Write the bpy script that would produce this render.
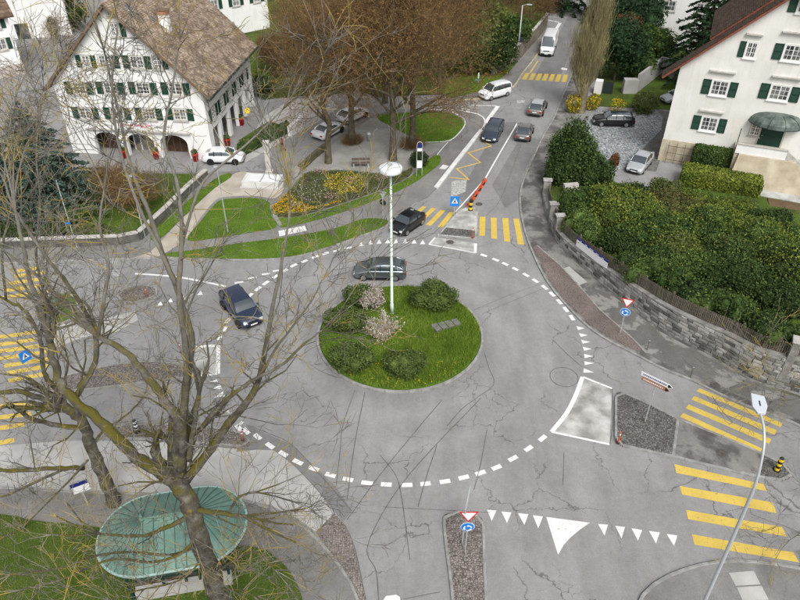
import bpy, bmesh, math, random
import numpy as np
from mathutils import Vector, Matrix
for o in list(bpy.data.objects): bpy.data.objects.remove(o)
scene = bpy.context.scene
COL = scene.collection
random.seed(7); RNG = np.random.default_rng(11)
PI = math.pi

# ------------------------------------------------------------------ camera, sky, sun, exposure
F, PITCH, CAMH = 700.0, math.radians(37.1), 33.0
cam_data = bpy.data.cameras.new('camera'); cam = bpy.data.objects.new('camera', cam_data); COL.objects.link(cam)
cam_data.sensor_width = 36.0; cam_data.lens = 36.0*F/800.0; cam_data.clip_start = 0.5; cam_data.clip_end = 2000
cam.location = (0, 0, CAMH); cam.rotation_euler = (PI/2-PITCH, 0, 0)
scene.camera = cam
world = bpy.data.worlds.new('World'); scene.world = world; world.use_nodes = True
SUN_EL, SUN_AZ = math.radians(50), math.radians(163)      # azimuth clockwise from +Y
_nt = world.node_tree; _nt.nodes.clear()
_sky = _nt.nodes.new('ShaderNodeTexSky'); _sky.sky_type = 'NISHITA'; _sky.sun_disc = False
_sky.sun_elevation = SUN_EL; _sky.sun_rotation = SUN_AZ; _sky.air_density = 1.0; _sky.dust_density = 4.0; _sky.ozone_density = 0.6
_hs = _nt.nodes.new('ShaderNodeHueSaturation'); _hs.inputs['Saturation'].default_value = 0.22
_bg = _nt.nodes.new('ShaderNodeBackground'); _bg.inputs['Strength'].default_value = 0.125
_wo = _nt.nodes.new('ShaderNodeOutputWorld')
_nt.links.new(_sky.outputs[0], _hs.inputs['Color']); _nt.links.new(_hs.outputs[0], _bg.inputs['Color']); _nt.links.new(_bg.outputs[0], _wo.inputs['Surface'])
_sd = bpy.data.lights.new('sun', 'SUN'); _sd.energy = 1.5; _sd.angle = math.radians(24); _sd.color = (1.0, 0.97, 0.93)
sun = bpy.data.objects.new('sun', _sd); COL.objects.link(sun)
_v = Vector((math.sin(SUN_AZ)*math.cos(SUN_EL), math.cos(SUN_AZ)*math.cos(SUN_EL), math.sin(SUN_EL)))
sun.rotation_euler = _v.to_track_quat('Z', 'Y').to_euler(); sun.location = (0, 0, 80)
scene.view_settings.view_transform = 'Standard'; scene.view_settings.look = 'None'
scene.view_settings.exposure = 0.48; scene.view_settings.gamma = 1.0; scene.view_settings.use_curve_mapping = False
scene.render.engine = 'CYCLES'
scene.cycles.use_denoising = True
scene.cycles.max_bounces = 6; scene.cycles.transparent_max_bounces = 8

# ------------------------------------------------------------------ survey helpers: reference pixel -> real place on the ground
_c, _s = math.cos(PITCH), math.sin(PITCH)
def ray(px, py):
    x, y = (px-400)/F, (py-300)/F
    return Vector((x, _c-y*_s, -_s-y*_c))
def g(px, py, z=0.0):
    d = ray(px, py); t = (z-CAMH)/d.z
    return Vector((d.x*t, d.y*t, z))
def atY(px, py, Y):
    d = ray(px, py); t = Y/d.y
    return Vector((d.x*t, Y, CAMH+d.z*t))
def hgt(b, py):                       # height at ground point b whose top is seen on image row py
    y = (py-300)/F
    return CAMH + b[1]*(-_s-y*_c)/(_c-y*_s)
def onplane(px, py, o, n):            # point of a vertical plane through o with normal n
    d = ray(px, py); t = (o-Vector((0, 0, CAMH))).dot(n)/d.dot(n)
    return Vector((0, 0, CAMH))+d*t
def spline(pts, n=6, closed=False):
    P = [Vector(p) for p in pts]; out = []
    N = len(P)
    rng = range(N if closed else N-1)
    for i in rng:
        p1, p2 = P[i], P[(i+1) % N]
        p0 = P[i-1] if (i > 0 or closed) else p1*2-p2
        p3 = P[(i+2) % N] if (i+2 < N or closed) else p2*2-p1
        for k in range(n):
            t = k/n
            out.append(0.5*((2*p1)+(p2-p0)*t+(2*p0-5*p1+4*p2-p3)*t*t+(3*p1-p0-3*p2+p3)*t**3))
    if not closed: out.append(P[-1])
    return out

# ------------------------------------------------------------------ materials
def newmat(name):
    m = bpy.data.materials.new(name); m.use_nodes = True
    nt = m.node_tree
    return m, nt, nt.nodes['Principled BSDF']
def nd(nt, t, **kw):
    n = nt.nodes.new(t)
    for k, v in kw.items():
        if k in n.inputs: n.inputs[k].default_value = v
        else: setattr(n, k, v)
    return n
def c4(c): return (c[0], c[1], c[2], 1) if len(c) == 3 else c
def noise(nt, scale, detail=5, rough=.55, dist=0, coord='pos', stretch=None):
    n = nd(nt, 'ShaderNodeTexNoise', Scale=scale, Detail=detail, Roughness=rough, Distortion=dist)
    if coord == 'pos': src = nd(nt, 'ShaderNodeNewGeometry').outputs['Position']
    else: src = nd(nt, 'ShaderNodeTexCoord').outputs['Object']
    if stretch:
        mp = nd(nt, 'ShaderNodeMapping'); mp.inputs['Scale'].default_value = stretch
        nt.links.new(src, mp.inputs['Vector']); src = mp.outputs['Vector']
    nt.links.new(src, n.inputs['Vector'])
    return n
def ramp(nt, src, stops):
    r = nd(nt, 'ShaderNodeValToRGB'); e = r.color_ramp.elements
    while len(e) < len(stops): e.new(0.5)
    for i, (p, c) in enumerate(stops):
        e[i].position = p; e[i].color = c4(c) if not isinstance(c, (int, float)) else (c, c, c, 1)
    nt.links.new(src, r.inputs['Fac'])
    return r.outputs['Color']
def mix(nt, a, b, fac, mode='MIX'):
    n = nd(nt, 'ShaderNodeMix', data_type='RGBA', blend_type=mode)
    for k, v in ((0, fac), (6, a), (7, b)):
        if isinstance(v, (int, float)): n.inputs[k].default_value = v if k == 0 else (v, v, v, 1)
        elif isinstance(v, (tuple, list)): n.inputs[k].default_value = c4(v)
        else: nt.links.new(v, n.inputs[k])
    return n.outputs[2]
def M(name, c1, c2=None, scale=3, rough=.8, bump=0, bscale=None, spec=.3, metal=0, island=0, coord='pos', detail=5, lo=.35, hi=.65, speck=0, stretch=None, trans=0, coat=0):
    m, nt, b = newmat(name)
    b.inputs['Roughness'].default_value = rough; b.inputs['Specular IOR Level'].default_value = spec; b.inputs['Metallic'].default_value = metal
    if coat: b.inputs['Coat Weight'].default_value = coat; b.inputs['Coat Roughness'].default_value = .08
    b.inputs['Base Color'].default_value = c4(c1)
    col = None
    if c2 is not None:
        n = noise(nt, scale, detail, coord=coord, stretch=stretch)
        col = ramp(nt, n.outputs['Fac'], [(lo, c1), (hi, c2)])
    if speck:
        n2 = noise(nt, 38, 3, .7, coord=coord)
        s = ramp(nt, n2.outputs['Fac'], [(.3, 1-speck), (.7, 1+speck)])
        col = mix(nt, col if col is not None else c1, s, 1.0, 'MULTIPLY')
    if island:
        geo = nd(nt, 'ShaderNodeNewGeometry')
        s = ramp(nt, geo.outputs['Random Per Island'], [(0, 1-island), (1, 1+island)])
        col = mix(nt, col if col is not None else c1, s, 1.0, 'MULTIPLY')
    if col is not None: nt.links.new(col, b.inputs['Base Color'])
    if bump:
        n3 = noise(nt, bscale or scale*6, 4, coord=coord); bp = nd(nt, 'ShaderNodeBump', Strength=bump, Distance=.03)
        nt.links.new(n3.outputs['Fac'], bp.inputs['Height']); nt.links.new(bp.outputs['Normal'], b.inputs['Normal'])
    if trans:
        tb = nd(nt, 'ShaderNodeBsdfTranslucent'); mx = nd(nt, 'ShaderNodeMixShader', Fac=trans)
        if col is not None: nt.links.new(col, tb.inputs['Color'])
        else: tb.inputs['Color'].default_value = c4(c1)
        out = nt.nodes['Material Output']
        nt.links.new(b.outputs[0], mx.inputs[1]); nt.links.new(tb.outputs[0], mx.inputs[2]); nt.links.new(mx.outputs[0], out.inputs['Surface'])
    return m

def plaster(name, c1, c2):
    m, nt, b = newmat(name)
    n = noise(nt, .5, 8, .6); col = ramp(nt, n.outputs['Fac'], [(.3, c1), (.65, c2)])
    n1 = noise(nt, 2.6, 6, .65, stretch=(1, 1, .09)); col = mix(nt, col, ramp(nt, n1.outputs['Fac'], [(.34, .93), (.50, 1.0)]), 1.0, 'MULTIPLY')
    n2 = noise(nt, 9, 5, .7); col = mix(nt, col, ramp(nt, n2.outputs['Fac'], [(.25, .95), (.6, 1.0)]), 1.0, 'MULTIPLY')
    nt.links.new(col, b.inputs['Base Color']); b.inputs['Roughness'].default_value = .93; b.inputs['Specular IOR Level'].default_value = .2
    bp = nd(nt, 'ShaderNodeBump', Strength=.15, Distance=.02); nt.links.new(n2.outputs['Fac'], bp.inputs['Height']); nt.links.new(bp.outputs['Normal'], b.inputs['Normal'])
    return m
def asphalt(name, lo, hi, crack=.5, tint=(1, 1, 1), wet=0, rings=0):
    m, nt, b = newmat(name)
    t = lambda v: (v*tint[0], v*tint[1], v*tint[2])
    n = noise(nt, .22, 7, .62); col = ramp(nt, n.outputs['Fac'], [(.34, t(lo)), (.66, t(hi))])
    n1 = noise(nt, 1.1, 6, .65, .6); col = mix(nt, col, ramp(nt, n1.outputs['Fac'], [(.3, .93), (.7, 1.06)]), 1.0, 'MULTIPLY')
    n6 = noise(nt, .5, 5, .6, stretch=(1.6, .25, 1)); col = mix(nt, col, ramp(nt, n6.outputs['Fac'], [(.35, .90), (.65, 1.06)]), 1.0, 'MULTIPLY')
    n2 = noise(nt, 16, 6, .85); col = mix(nt, col, ramp(nt, n2.outputs['Fac'], [(.32, .78), (.68, 1.22)]), 1.0, 'MULTIPLY')
    n7 = noise(nt, 3.2, 6, .75); col = mix(nt, col, ramp(nt, n7.outputs['Fac'], [(.35, .93), (.65, 1.07)]), 1.0, 'MULTIPLY')
    if rings:                                           # tyre-polished and dirt-stained lanes round the roundabout
        geo = nd(nt, 'ShaderNodeNewGeometry'); sb_ = nd(nt, 'ShaderNodeVectorMath', operation='DISTANCE'); nt.links.new(geo.outputs['Position'], sb_.inputs[0]); sb_.inputs[1].default_value = (.05, 39.2, 0)
        nw_ = noise(nt, .35, 4, .6); ad = nd(nt, 'ShaderNodeMath', operation='MULTIPLY_ADD'); nt.links.new(nw_.outputs['Fac'], ad.inputs[0]); ad.inputs[1].default_value = 1.6; nt.links.new(sb_.outputs['Value'], ad.inputs[2])
        mr_ = nd(nt, 'ShaderNodeMapRange'); mr_.inputs['From Min'].default_value = 6; mr_.inputs['From Max'].default_value = 18; nt.links.new(ad.outputs[0], mr_.inputs['Value'])
        col = mix(nt, col, ramp(nt, mr_.outputs['Result'], [(0, .80), (.10, .93), (.22, 1.07), (.33, .95), (.45, 1.08), (.56, .96), (.68, 1.04), (.85, 1.0)]), 1.0, 'MULTIPLY')
    if wet:                                             # damp stains, a shape of their own
        n5 = noise(nt, .5, 9, .66, .3); w = ramp(nt, n5.outputs['Fac'], [(.44, 0), (.54, .8), (.62, 1)])
        col = mix(nt, col, t(lo*.42) if wet > 0 else t(.27), w if wet > 0 else ramp(nt, n5.outputs['Fac'], [(.53, 0), (.57, .85), (.64, 1)]))
    if crack:
        geo = nd(nt, 'ShaderNodeNewGeometry'); nw = noise(nt, .9, 4, .6)
        mp = nd(nt, 'ShaderNodeVectorMath', operation='MULTIPLY_ADD'); nt.links.new(nw.outputs['Color'], mp.inputs[0])
        mp.inputs[1].default_value = (1.6, 1.6, 0); nt.links.new(geo.outputs['Position'], mp.inputs[2])
        for sc_, th, a, b_ in ((.28, .011, .47, .54), (.8, .014, .57, .63)):
            v = nd(nt, 'ShaderNodeTexVoronoi', feature='DISTANCE_TO_EDGE', Scale=sc_); nt.links.new(mp.outputs[0], v.inputs['Vector'])
            line = ramp(nt, v.outputs['Distance'], [(0, 1), (th, 0)])
            nm = noise(nt, .17, 3, .5, coord='pos', stretch=(1, 1, 3)); mask = ramp(nt, nm.outputs['Fac'], [(a, 0), (b_, 1)])
            k = mix(nt, line, mask, 1.0, 'MULTIPLY'); k = mix(nt, k, crack, 1.0, 'MULTIPLY')
            col = mix(nt, col, t(lo*.3), k)
    nt.links.new(col, b.inputs['Base Color'])
    b.inputs['Roughness'].default_value = .88; b.inputs['Specular IOR Level'].default_value = .25
    bp = nd(nt, 'ShaderNodeBump', Strength=.25, Distance=.01); nt.links.new(n2.outputs['Fac'], bp.inputs['Height']); nt.links.new(bp.outputs['Normal'], b.inputs['Normal'])
    return m
def paint(name, c, wear=.5, under=(.2, .2, .2)):
    m, nt, b = newmat(name)
    n = noise(nt, 5, 8, .75); n2 = noise(nt, .8, 3)
    f = ramp(nt, n.outputs['Fac'], [(.60-wear*.22, 0), (.70-wear*.08, 1)])
    col = mix(nt, c, under, f)
    col = mix(nt, col, ramp(nt, n2.outputs['Fac'], [(.3, .88), (.7, 1.04)]), 1.0, 'MULTIPLY')
    nt.links.new(col, b.inputs['Base Color']); b.inputs['Roughness'].default_value = .7
    return m
def cobble(name, c1, c2, scale=5.5):
    m, nt, b = newmat(name)
    geo = nd(nt, 'ShaderNodeNewGeometry')
    v = nd(nt, 'ShaderNodeTexVoronoi', Scale=scale, Randomness=.55); nt.links.new(geo.outputs['Position'], v.inputs['Vector'])
    ve = nd(nt, 'ShaderNodeTexVoronoi', feature='DISTANCE_TO_EDGE', Scale=scale, Randomness=.55); nt.links.new(geo.outputs['Position'], ve.inputs['Vector'])
    sep = nd(nt, 'ShaderNodeSeparateColor'); nt.links.new(v.outputs['Color'], sep.inputs[0])
    col = ramp(nt, sep.outputs[0], [(0, c1), (1, c2)])
    n = noise(nt, .7, 4); col = mix(nt, col, ramp(nt, n.outputs['Fac'], [(.3, .75), (.7, 1.15)]), 1.0, 'MULTIPLY')
    col = mix(nt, (c1[0]*.4, c1[1]*.4, c1[2]*.4), col, ramp(nt, ve.outputs['Distance'], [(.03, 0), (.12, 1)]))
    nt.links.new(col, b.inputs['Base Color']); b.inputs['Roughness'].default_value = .85
    bp = nd(nt, 'ShaderNodeBump', Strength=.6, Distance=.02); nt.links.new(ramp(nt, ve.outputs['Distance'], [(0, 0), (.2, 1)]), bp.inputs['Height']); nt.links.new(bp.outputs['Normal'], b.inputs['Normal'])
    return m
def lawn(name, c1, c2, c3, bump=.9):
    m, nt, b = newmat(name)
    n = noise(nt, .35, 6, .6); col = ramp(nt, n.outputs['Fac'], [(.32, c1), (.5, c2), (.68, c3)])
    n2 = noise(nt, 14, 5, .75); col = mix(nt, col, ramp(nt, n2.outputs['Fac'], [(.28, .55), (.72, 1.4)]), 1.0, 'MULTIPLY')
    nt.links.new(col, b.inputs['Base Color']); b.inputs['Roughness'].default_value = .95; b.inputs['Specular IOR Level'].default_value = .1
    bp = nd(nt, 'ShaderNodeBump', Strength=bump, Distance=.05); nt.links.new(n2.outputs['Fac'], bp.inputs['Height']); nt.links.new(bp.outputs['Normal'], b.inputs['Normal'])
    return m

MT = {}
MT['earth'] = M('earth', (.05, .05, .025), (.09, .085, .05), .3, bump=.4, speck=.2)
MT['road'] = asphalt('road_asphalt', .235, .28, .8, (1, .99, .982), rings=1)
MT['patch'] = asphalt('patched_asphalt', .16, .22, .3, (1, .99, .99))
MT['pave'] = asphalt('pavement_asphalt', .17, .235, .25, (1, .97, .93))
MT['pave_dark'] = asphalt('stained_pavement', .20, .25, .2, (1, .96, .91), wet=1)
MT['pave_wet'] = asphalt('damp_pavement', .125, .16, .2, (1, .96, .91), wet=-1)
MT['seam'] = M('tar_seam', (.085, .085, .083), (.15, .15, .145), 3)
MT['white'] = paint('white_road_paint', (.74, .74, .73), .12)
MT['worn_white'] = paint('worn_white_paint', (.62, .64, .60), 1.05)
MT['yellow'] = paint('yellow_road_paint', (.62, .45, .085), .2)
MT['conc'] = M('pale_concrete', (.36, .355, .34), (.47, .46, .44), .6, .9, .15, 12, speck=.07, detail=8)
MT['conc_dirty'] = M('stained_concrete', (.24, .24, .22), (.52, .52, .50), .9, .9, .2, 10, speck=.1, detail=9)
MT['kerb'] = M('granite_kerb', (.20, .20, .19), (.33, .33, .315), 2.2, .85, .1, 20, speck=.1)
MT['kerb_white'] = M('pale_kerb', (.58, .58, .57), (.72, .72, .7), 1.5, .8, speck=.06)
MT['cob'] = cobble('rose_cobbles', (.19, .165, .15), (.29, .255, .235), 7.5)
MT['cob_dark'] = cobble('grey_cobbles', (.135, .13, .12), (.215, .205, .19), 6.5)
MT['cob_blue'] = cobble('blue_grey_setts', (.26, .28, .29), (.44, .46, .47), 3.0)
MT['brick_strip'] = cobble('red_brick_strip', (.17, .135, .12), (.235, .19, .17), 9)
MT['gravel'] = M('plaza_gravel', (.22, .215, .195), (.32, .31, .29), .5, .95, .3, 30, speck=.18)
MT['beige_path'] = M('beige_path', (.34, .30, .25), (.45, .41, .35), .7, .95, .2, 30, speck=.12)
MT['lawn'] = lawn('lawn_grass', (.06, .11, .014), (.085, .155, .018), (.11, .19, .026))
MT['lawn2'] = lawn('rough_lawn', (.045, .075, .014), (.075, .12, .02), (.10, .14, .03))
MT['slope'] = lawn('garden_slope', (.05, .06, .02), (.075, .11, .022), (.09, .16, .02))
MT['blade'] = M('grass_blade', (.13, .215, .020), (.225, .315, .042), .6, .8, island=.35, trans=.25)
MT['blade_dull'] = M('dull_grass_blade', (.085, .13, .022), (.17, .21, .045), .5, .85, island=.4, trans=.2)
MT['bed'] = M('flower_bed_soil', (.055, .045, .03), (.10, .10, .04), 1.5, speck=.3, bump=.5)
MT['galv'] = M('galvanised_steel', (.42, .44, .45), (.55, .57, .58), 4, .45, metal=.35)
MT['alu'] = M('aluminium_post', (.50, .53, .55), None, rough=.4, metal=.3)
MT['black'] = M('black_plastic', (.015, .015, .016), None, rough=.5)
MT['rubber'] = M('tyre_rubber', (.018, .018, .018), None, rough=.85)
MT['glass'] = M('car_glass', (.035, .05, .058), None, rough=.03, spec=1.0, coat=1.0)
MT['winglass'] = M('window_glass', (.02, .025, .03), (.22, .22, .21), .9, rough=.08, spec=.8)
MT['plaster'] = plaster('white_plaster', (.76, .755, .74), (.83, .83, .82))
MT['plaster2'] = plaster('cream_plaster', (.68, .665, .62), (.78, .77, .735))
MT['plinth'] = M('sandstone_plinth', (.40, .34, .24), (.56, .50, .38), .8, .92, .25, 8, speck=.08, detail=8)
MT['shutter'] = M('green_shutter', (.006, .036, .02), (.010, .052, .029), 3, .55)
MT['stone_trim'] = M('grey_stone_trim', (.38, .37, .34), (.52, .50, .46), 2, .9, speck=.08)
MT['frame_white'] = M('white_window_frame', (.75, .75, .73), None, rough=.5)
MT['roof'] = M('weathered_roof_tile', (.23, .165, .12), (.46, .37, .285), .9, .95, .3, 9, speck=.25, island=.4, detail=8)
MT['roof_dark'] = M('brown_roof_tile', (.12, .08, .055), (.20, .14, .10), 2, .95, island=.25)
MT['roof_red'] = M('red_roof_edge', (.16, .055, .035), (.24, .09, .06), 3, .9)
MT['brick_red'] = M('chimney_brick', (.34, .16, .10), (.42, .22, .14), 5, .9)
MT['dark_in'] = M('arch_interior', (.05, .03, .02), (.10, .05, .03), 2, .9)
MT['wood'] = M('weathered_wood', (.10, .085, .065), (.17, .15, .12), 6, .95, stretch=(3, 3, .6), island=.25)
MT['wood_brown'] = M('bench_wood', (.09, .07, .055), (.14, .11, .09), 6, .8)
MT['stone_wall'] = M('wall_stone', (.20, .195, .18), (.42, .41, .385), 1.3, .95, .4, 9, speck=.2, island=0, detail=8)
MT['mortar'] = M('wall_mortar', (.05, .05, .045), (.09, .085, .075), 2, .95)
MT['bark'] = M('brown_bark', (.06, .05, .032), (.125, .105, .07), 3, .95, .5, 14)
MT['twig'] = M('brown_twig', (.13, .085, .042), (.23, .138, .06), .3, .95, island=.3)
MT['bud'] = M('rusty_bud', (.30, .14, .045), (.20, .15, .045), .2, .9, island=.4, trans=.25)
MT['orange'] = M('orange_plastic', (.62, .10, .03), (.50, .07, .02), 8, .5)
MT['red'] = M('red_lacquer', (.55, .02, .02), None, rough=.4)
MT['ylw'] = M('yellow_lacquer', (.80, .55, .02), None, rough=.5)
MT['blue'] = M('blue_sign', (.015, .20, .62), None, rough=.35)
MT['navy'] = M('navy_sign', (.02, .025, .18), None, rough=.4)
MT['signwhite'] = M('white_sign', (.78, .79, .80), None, rough=.4)
MT['steel_dark'] = M('dark_steel', (.035, .045, .045), None, rough=.5, metal=.3)
MT['copper'] = M('copper_patina', (.085, .185, .15), (.16, .285, .23), .8, .5, .05, 12, spec=.5, speck=.05, detail=8)
MT['copper_seam'] = M('patina_seam', (.075, .13, .11), None, rough=.7)
MT['dk_green'] = M('dark_green_metal', (.012, .045, .035), None, rough=.5)
MT['pole_green'] = M('pale_green_pole', (.47, .56, .49), (.54, .62, .55), 1, .5)
MT['skin'] = M('skin', (.50, .32, .24), None, rough=.6)
MT['cloth_dark'] = M('dark_cloth', (.03, .03, .035), None, rough=.9)
MT['cloth_red'] = M('dull_red_cloth', (.22, .06, .06), None, rough=.9)
MT['water'] = M('fountain_water', (.10, .14, .14), None, rough=.03, spec=1.0)
def foliage(name, c1, c2, sc=.8, isl=.38, tr=.22):
    MT[name] = M(name, c1, c2, sc, .75, island=isl, spec=.22, trans=tr)
foliage('leaf_dark', (.027, .048, .015), (.055, .085, .024))
foliage('leaf_mid', (.038, .075, .018), (.098, .152, .038), .3)
foliage('leaf_lime', (.10, .145, .02), (.215, .245, .04), .4)
foliage('leaf_olive', (0.0770, 0.1008, 0.0308), (0.1540, 0.1820, 0.0560))
foliage('leaf_blue', (0.0450, 0.0825, 0.0630), (0.0975, 0.1500, 0.1230))
foliage('leaf_fir', (0.0168, 0.0420, 0.0168), (0.0364, 0.0770, 0.0280))
foliage('leaf_yellow', (.50, .36, .01), (.60, .45, .02))
foliage('leaf_rust', (.12, .05, .022), (.17, .085, .04))
foliage('blossom', (.44, .37, .32), (.62, .56, .50), 1.5, .25)
foliage('leaf_brown', (.10, .075, .03), (.15, .115, .045))
foliage('leaf_shrub', (.068, .105, .026), (.13, .175, .045))
foliage('fl_orange', (.56, .33, .02), (.66, .45, .03), 2, .25)
foliage('fl_yellow', (.52, .42, .03), (.64, .52, .06), 2, .25)
foliage('fl_pink', (.46, .22, .22), (.62, .45, .44), 2, .25)
foliage('fl_white', (.40, .40, .38), (.55, .55, .55), 2, .25)
foliage('poplar_twig', (.31, .275, .14), (.46, .41, .21), .5, .3)

# ------------------------------------------------------------------ object helpers
def link(name, me, mat=None, parent=None, loc=None, rot=None):
    o = bpy.data.objects.new(name, me); COL.objects.link(o)
    if mat is not None and me is not None:
        me.materials.clear(); me.materials.append(MT[mat] if isinstance(mat, str) else mat)
    if parent: o.parent = parent
    if loc is not None: o.location = loc
    if rot is not None: o.rotation_euler = rot
    return o
def tag(o, label=None, cat=None, group=None, kind=None):
    if label: o['label'] = label
    if cat: o['category'] = cat
    if group: o['group'] = group
    if kind: o['kind'] = kind
    return o
def empty(name, label, cat, loc=(0, 0, 0), rz=0, group=None):
    o = bpy.data.objects.new(name, None); COL.objects.link(o); o.empty_display_size = .3
    o.location = loc; o.rotation_euler = (0, 0, rz)
    return tag(o, label, cat, group)
def copy_tree(o, parent=None):
    c = o.copy(); COL.objects.link(c); c.parent = parent
    for ch in list(o.children): copy_tree(ch, c)
    return c
def mesh_np(name, V, faces, smooth=False):
    V = np.asarray(V, dtype=np.float32); faces = np.asarray(faces, dtype=np.int32)
    me = bpy.data.meshes.new(name); k = faces.shape[1]; n = len(faces)
    me.vertices.add(len(V)); me.vertices.foreach_set('co', V.ravel())
    me.loops.add(n*k); me.loops.foreach_set('vertex_index', faces.ravel())
    me.polygons.add(n); me.polygons.foreach_set('loop_start', np.arange(0, n*k, k, dtype=np.int32))
    if smooth: me.polygons.foreach_set('use_smooth', np.ones(n, dtype=bool))
    me.update(calc_edges=True)
    return me
class MB:
    def __init__(s): s.v = []; s.f = []
    def box(s, x0, x1, y0, y1, z0, z1, m=None):
        b = len(s.v); P = [Vector((x, y, z)) for z in (z0, z1) for x, y in ((x0, y0), (x1, y0), (x1, y1), (x0, y1))]
        if m is not None: P = [m @ p for p in P]
        s.v += P; s.f += [[b+i for i in q] for q in ((3, 2, 1, 0), (4, 5, 6, 7), (0, 1, 5, 4), (1, 2, 6, 5), (2, 3, 7, 6), (3, 0, 4, 7))]
        return s
    def poly(s, pts):
        b = len(s.v); s.v += [Vector(p) for p in pts]; s.f.append(list(range(b, b+len(pts)))); return s
    def prism(s, pts, dz=None, d=None):
        d = Vector(d) if d is not None else Vector((0, 0, dz)); n = len(pts); b = len(s.v)
        s.v += [Vector(p) for p in pts]+[Vector(p)+d for p in pts]
        s.f.append([b+i for i in reversed(range(n))]); s.f.append([b+n+i for i in range(n)])
        for i in range(n): j = (i+1) % n; s.f.append([b+i, b+j, b+n+j, b+n+i])
        return s
    def tube(s, pts, rad, k=8, cap=True):
        pts = [Vector(p) for p in pts]; n = len(pts)
        R_ = rad if isinstance(rad, (list, tuple)) else [rad]*n
        b = len(s.v); up = Vector((0, 0, 1)); prev = None
        for i, p in enumerate(pts):
            t = (pts[min(i+1, n-1)]-pts[max(i-1, 0)]).normalized()
            if prev is None:
                a = t.cross(up); a = a if a.length > .05 else t.cross(Vector((0, 1, 0)))
            else: a = prev-t*prev.dot(t)
            a.normalize(); c = t.cross(a); prev = a
            for j in range(k): an = 2*PI*j/k; s.v.append(p+(a*math.cos(an)+c*math.sin(an))*R_[i])
        for i in range(n-1):
            for j in range(k): q = (j+1) % k; s.f.append([b+i*k+j, b+i*k+q, b+(i+1)*k+q, b+(i+1)*k+j])
        if cap: s.f.append([b+j for j in reversed(range(k))]); s.f.append([b+(n-1)*k+j for j in range(k)])
        return s
    def lathe(s, prof, k=20, c=(0, 0, 0), m=None):
        b = len(s.v); c = Vector(c)
        for r, z in prof:
            for j in range(k):
                p = Vector((r*math.cos(2*PI*j/k), r*math.sin(2*PI*j/k), z))
                s.v.append((m @ p if m is not None else p)+c)
        for i in range(len(prof)-1):
            for j in range(k): q = (j+1) % k; s.f.append([b+i*k+j, b+i*k+q, b+(i+1)*k+q, b+(i+1)*k+j])
        s.f.append([b+j for j in reversed(range(k))]); e = b+(len(prof)-1)*k; s.f.append([e+j for j in range(k)])
        return s
    def mesh(s, name='m', smooth=False):
        me = bpy.data.meshes.new(name); me.from_pydata([tuple(v) for v in s.v], [], s.f); me.update()
        if smooth: me.polygons.foreach_set('use_smooth', [True]*len(me.polygons))
        return me
    def build(s, name, mat, parent=None, smooth=False, loc=None, rot=None, bevel=0):
        o = link(name, s.mesh(name, smooth), mat, parent, loc, rot)
        if bevel:
            b = o.modifiers.new('bevel', 'BEVEL'); b.width = bevel; b.segments = 2; b.limit_method = 'ANGLE'; b.angle_limit = .6
        return o
def poly_px(pts, z, smooth=0):
    P = [g(*p, z) for p in pts]
    return spline(P, smooth, True) if smooth else P
def sheet(name, pts, z, mat, parent=None, kind='structure', thick=0):
    m = MB()
    if thick:
        m.prism([Vector((p[0], p[1], z-thick)) for p in pts], thick)
    else: m.poly([Vector((p[0], p[1], z)) for p in pts])
    # face up
    o = m.build(name, mat, parent)
    if not thick and o.data.polygons[0].normal.z < 0: o.data.flip_normals()
    if thick:
        bm = bmesh.new(); bm.from_mesh(o.data); bmesh.ops.recalc_face_normals(bm, faces=bm.faces); bm.to_mesh(o.data); bm.free()
    if kind and not parent: o['kind'] = kind
    return o
def band(pts, w, z, m=None, off=0.0):
    """flat strip of width w along a polyline"""
    m = m or MB(); L = []; Rr = []; n = len(pts)
    for i, p in enumerate(pts):
        t = Vector(pts[min(i+1, n-1)])-Vector(pts[max(i-1, 0)]); t.z = 0; t.normalize(); a = Vector((-t.y, t.x, 0))
        L.append(Vector((p[0], p[1], z))+a*(off+w/2)); Rr.append(Vector((p[0], p[1], z))+a*(off-w/2))
    for i in range(n-1): m.poly([Rr[i], Rr[i+1], L[i+1], L[i]])
    return m
def kerb(name, pts, w=.18, h=.13, mat='kerb', parent=None, stone=1.0, closed=False):
    """kerb stones laid end to end with open joints along a smooth line"""
    P = [Vector((p[0], p[1], 0)) for p in pts]
    if closed: P = P+[P[0]]
    cum = [0.0]
    for i in range(len(P)-1): cum.append(cum[-1]+(P[i+1]-P[i]).length)
    def at(d):
        d = min(max(d, 0), cum[-1])
        for i in range(len(P)-1):
            if d <= cum[i+1]: return P[i].lerp(P[i+1], (d-cum[i])/max(cum[i+1]-cum[i], 1e-6))
        return P[-1]
    n = max(1, round(cum[-1]/stone)); m = MB(); st = cum[-1]/n
    for i in range(n):
        a, b = at(i*st+.006), at((i+1)*st-.006); t = (b-a).normalized(); q = Vector((-t.y, t.x, 0))*(w/2)
        up = Vector((0, 0, h+random.uniform(-.004, .004)))
        dn = Vector((0, 0, -.05))
        ch = q*.82; lo = up-Vector((0, 0, .02))
        b0 = len(m.v)
        for e in (a, b): m.v += [e-q+dn, e-q+lo, e-ch+up, e+ch+up, e+q+lo, e+q+dn]
        for j in range(5): m.f.append([b0+j, b0+j+6, b0+j+7, b0+j+1])
        m.f.append([b0+i_ for i_ in range(6)]); m.f.append([b0+11-i_ for i_ in range(6)])
    o = m.build(name, mat, parent)
    if not parent: o['kind'] = 'structure'
    return o
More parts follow.
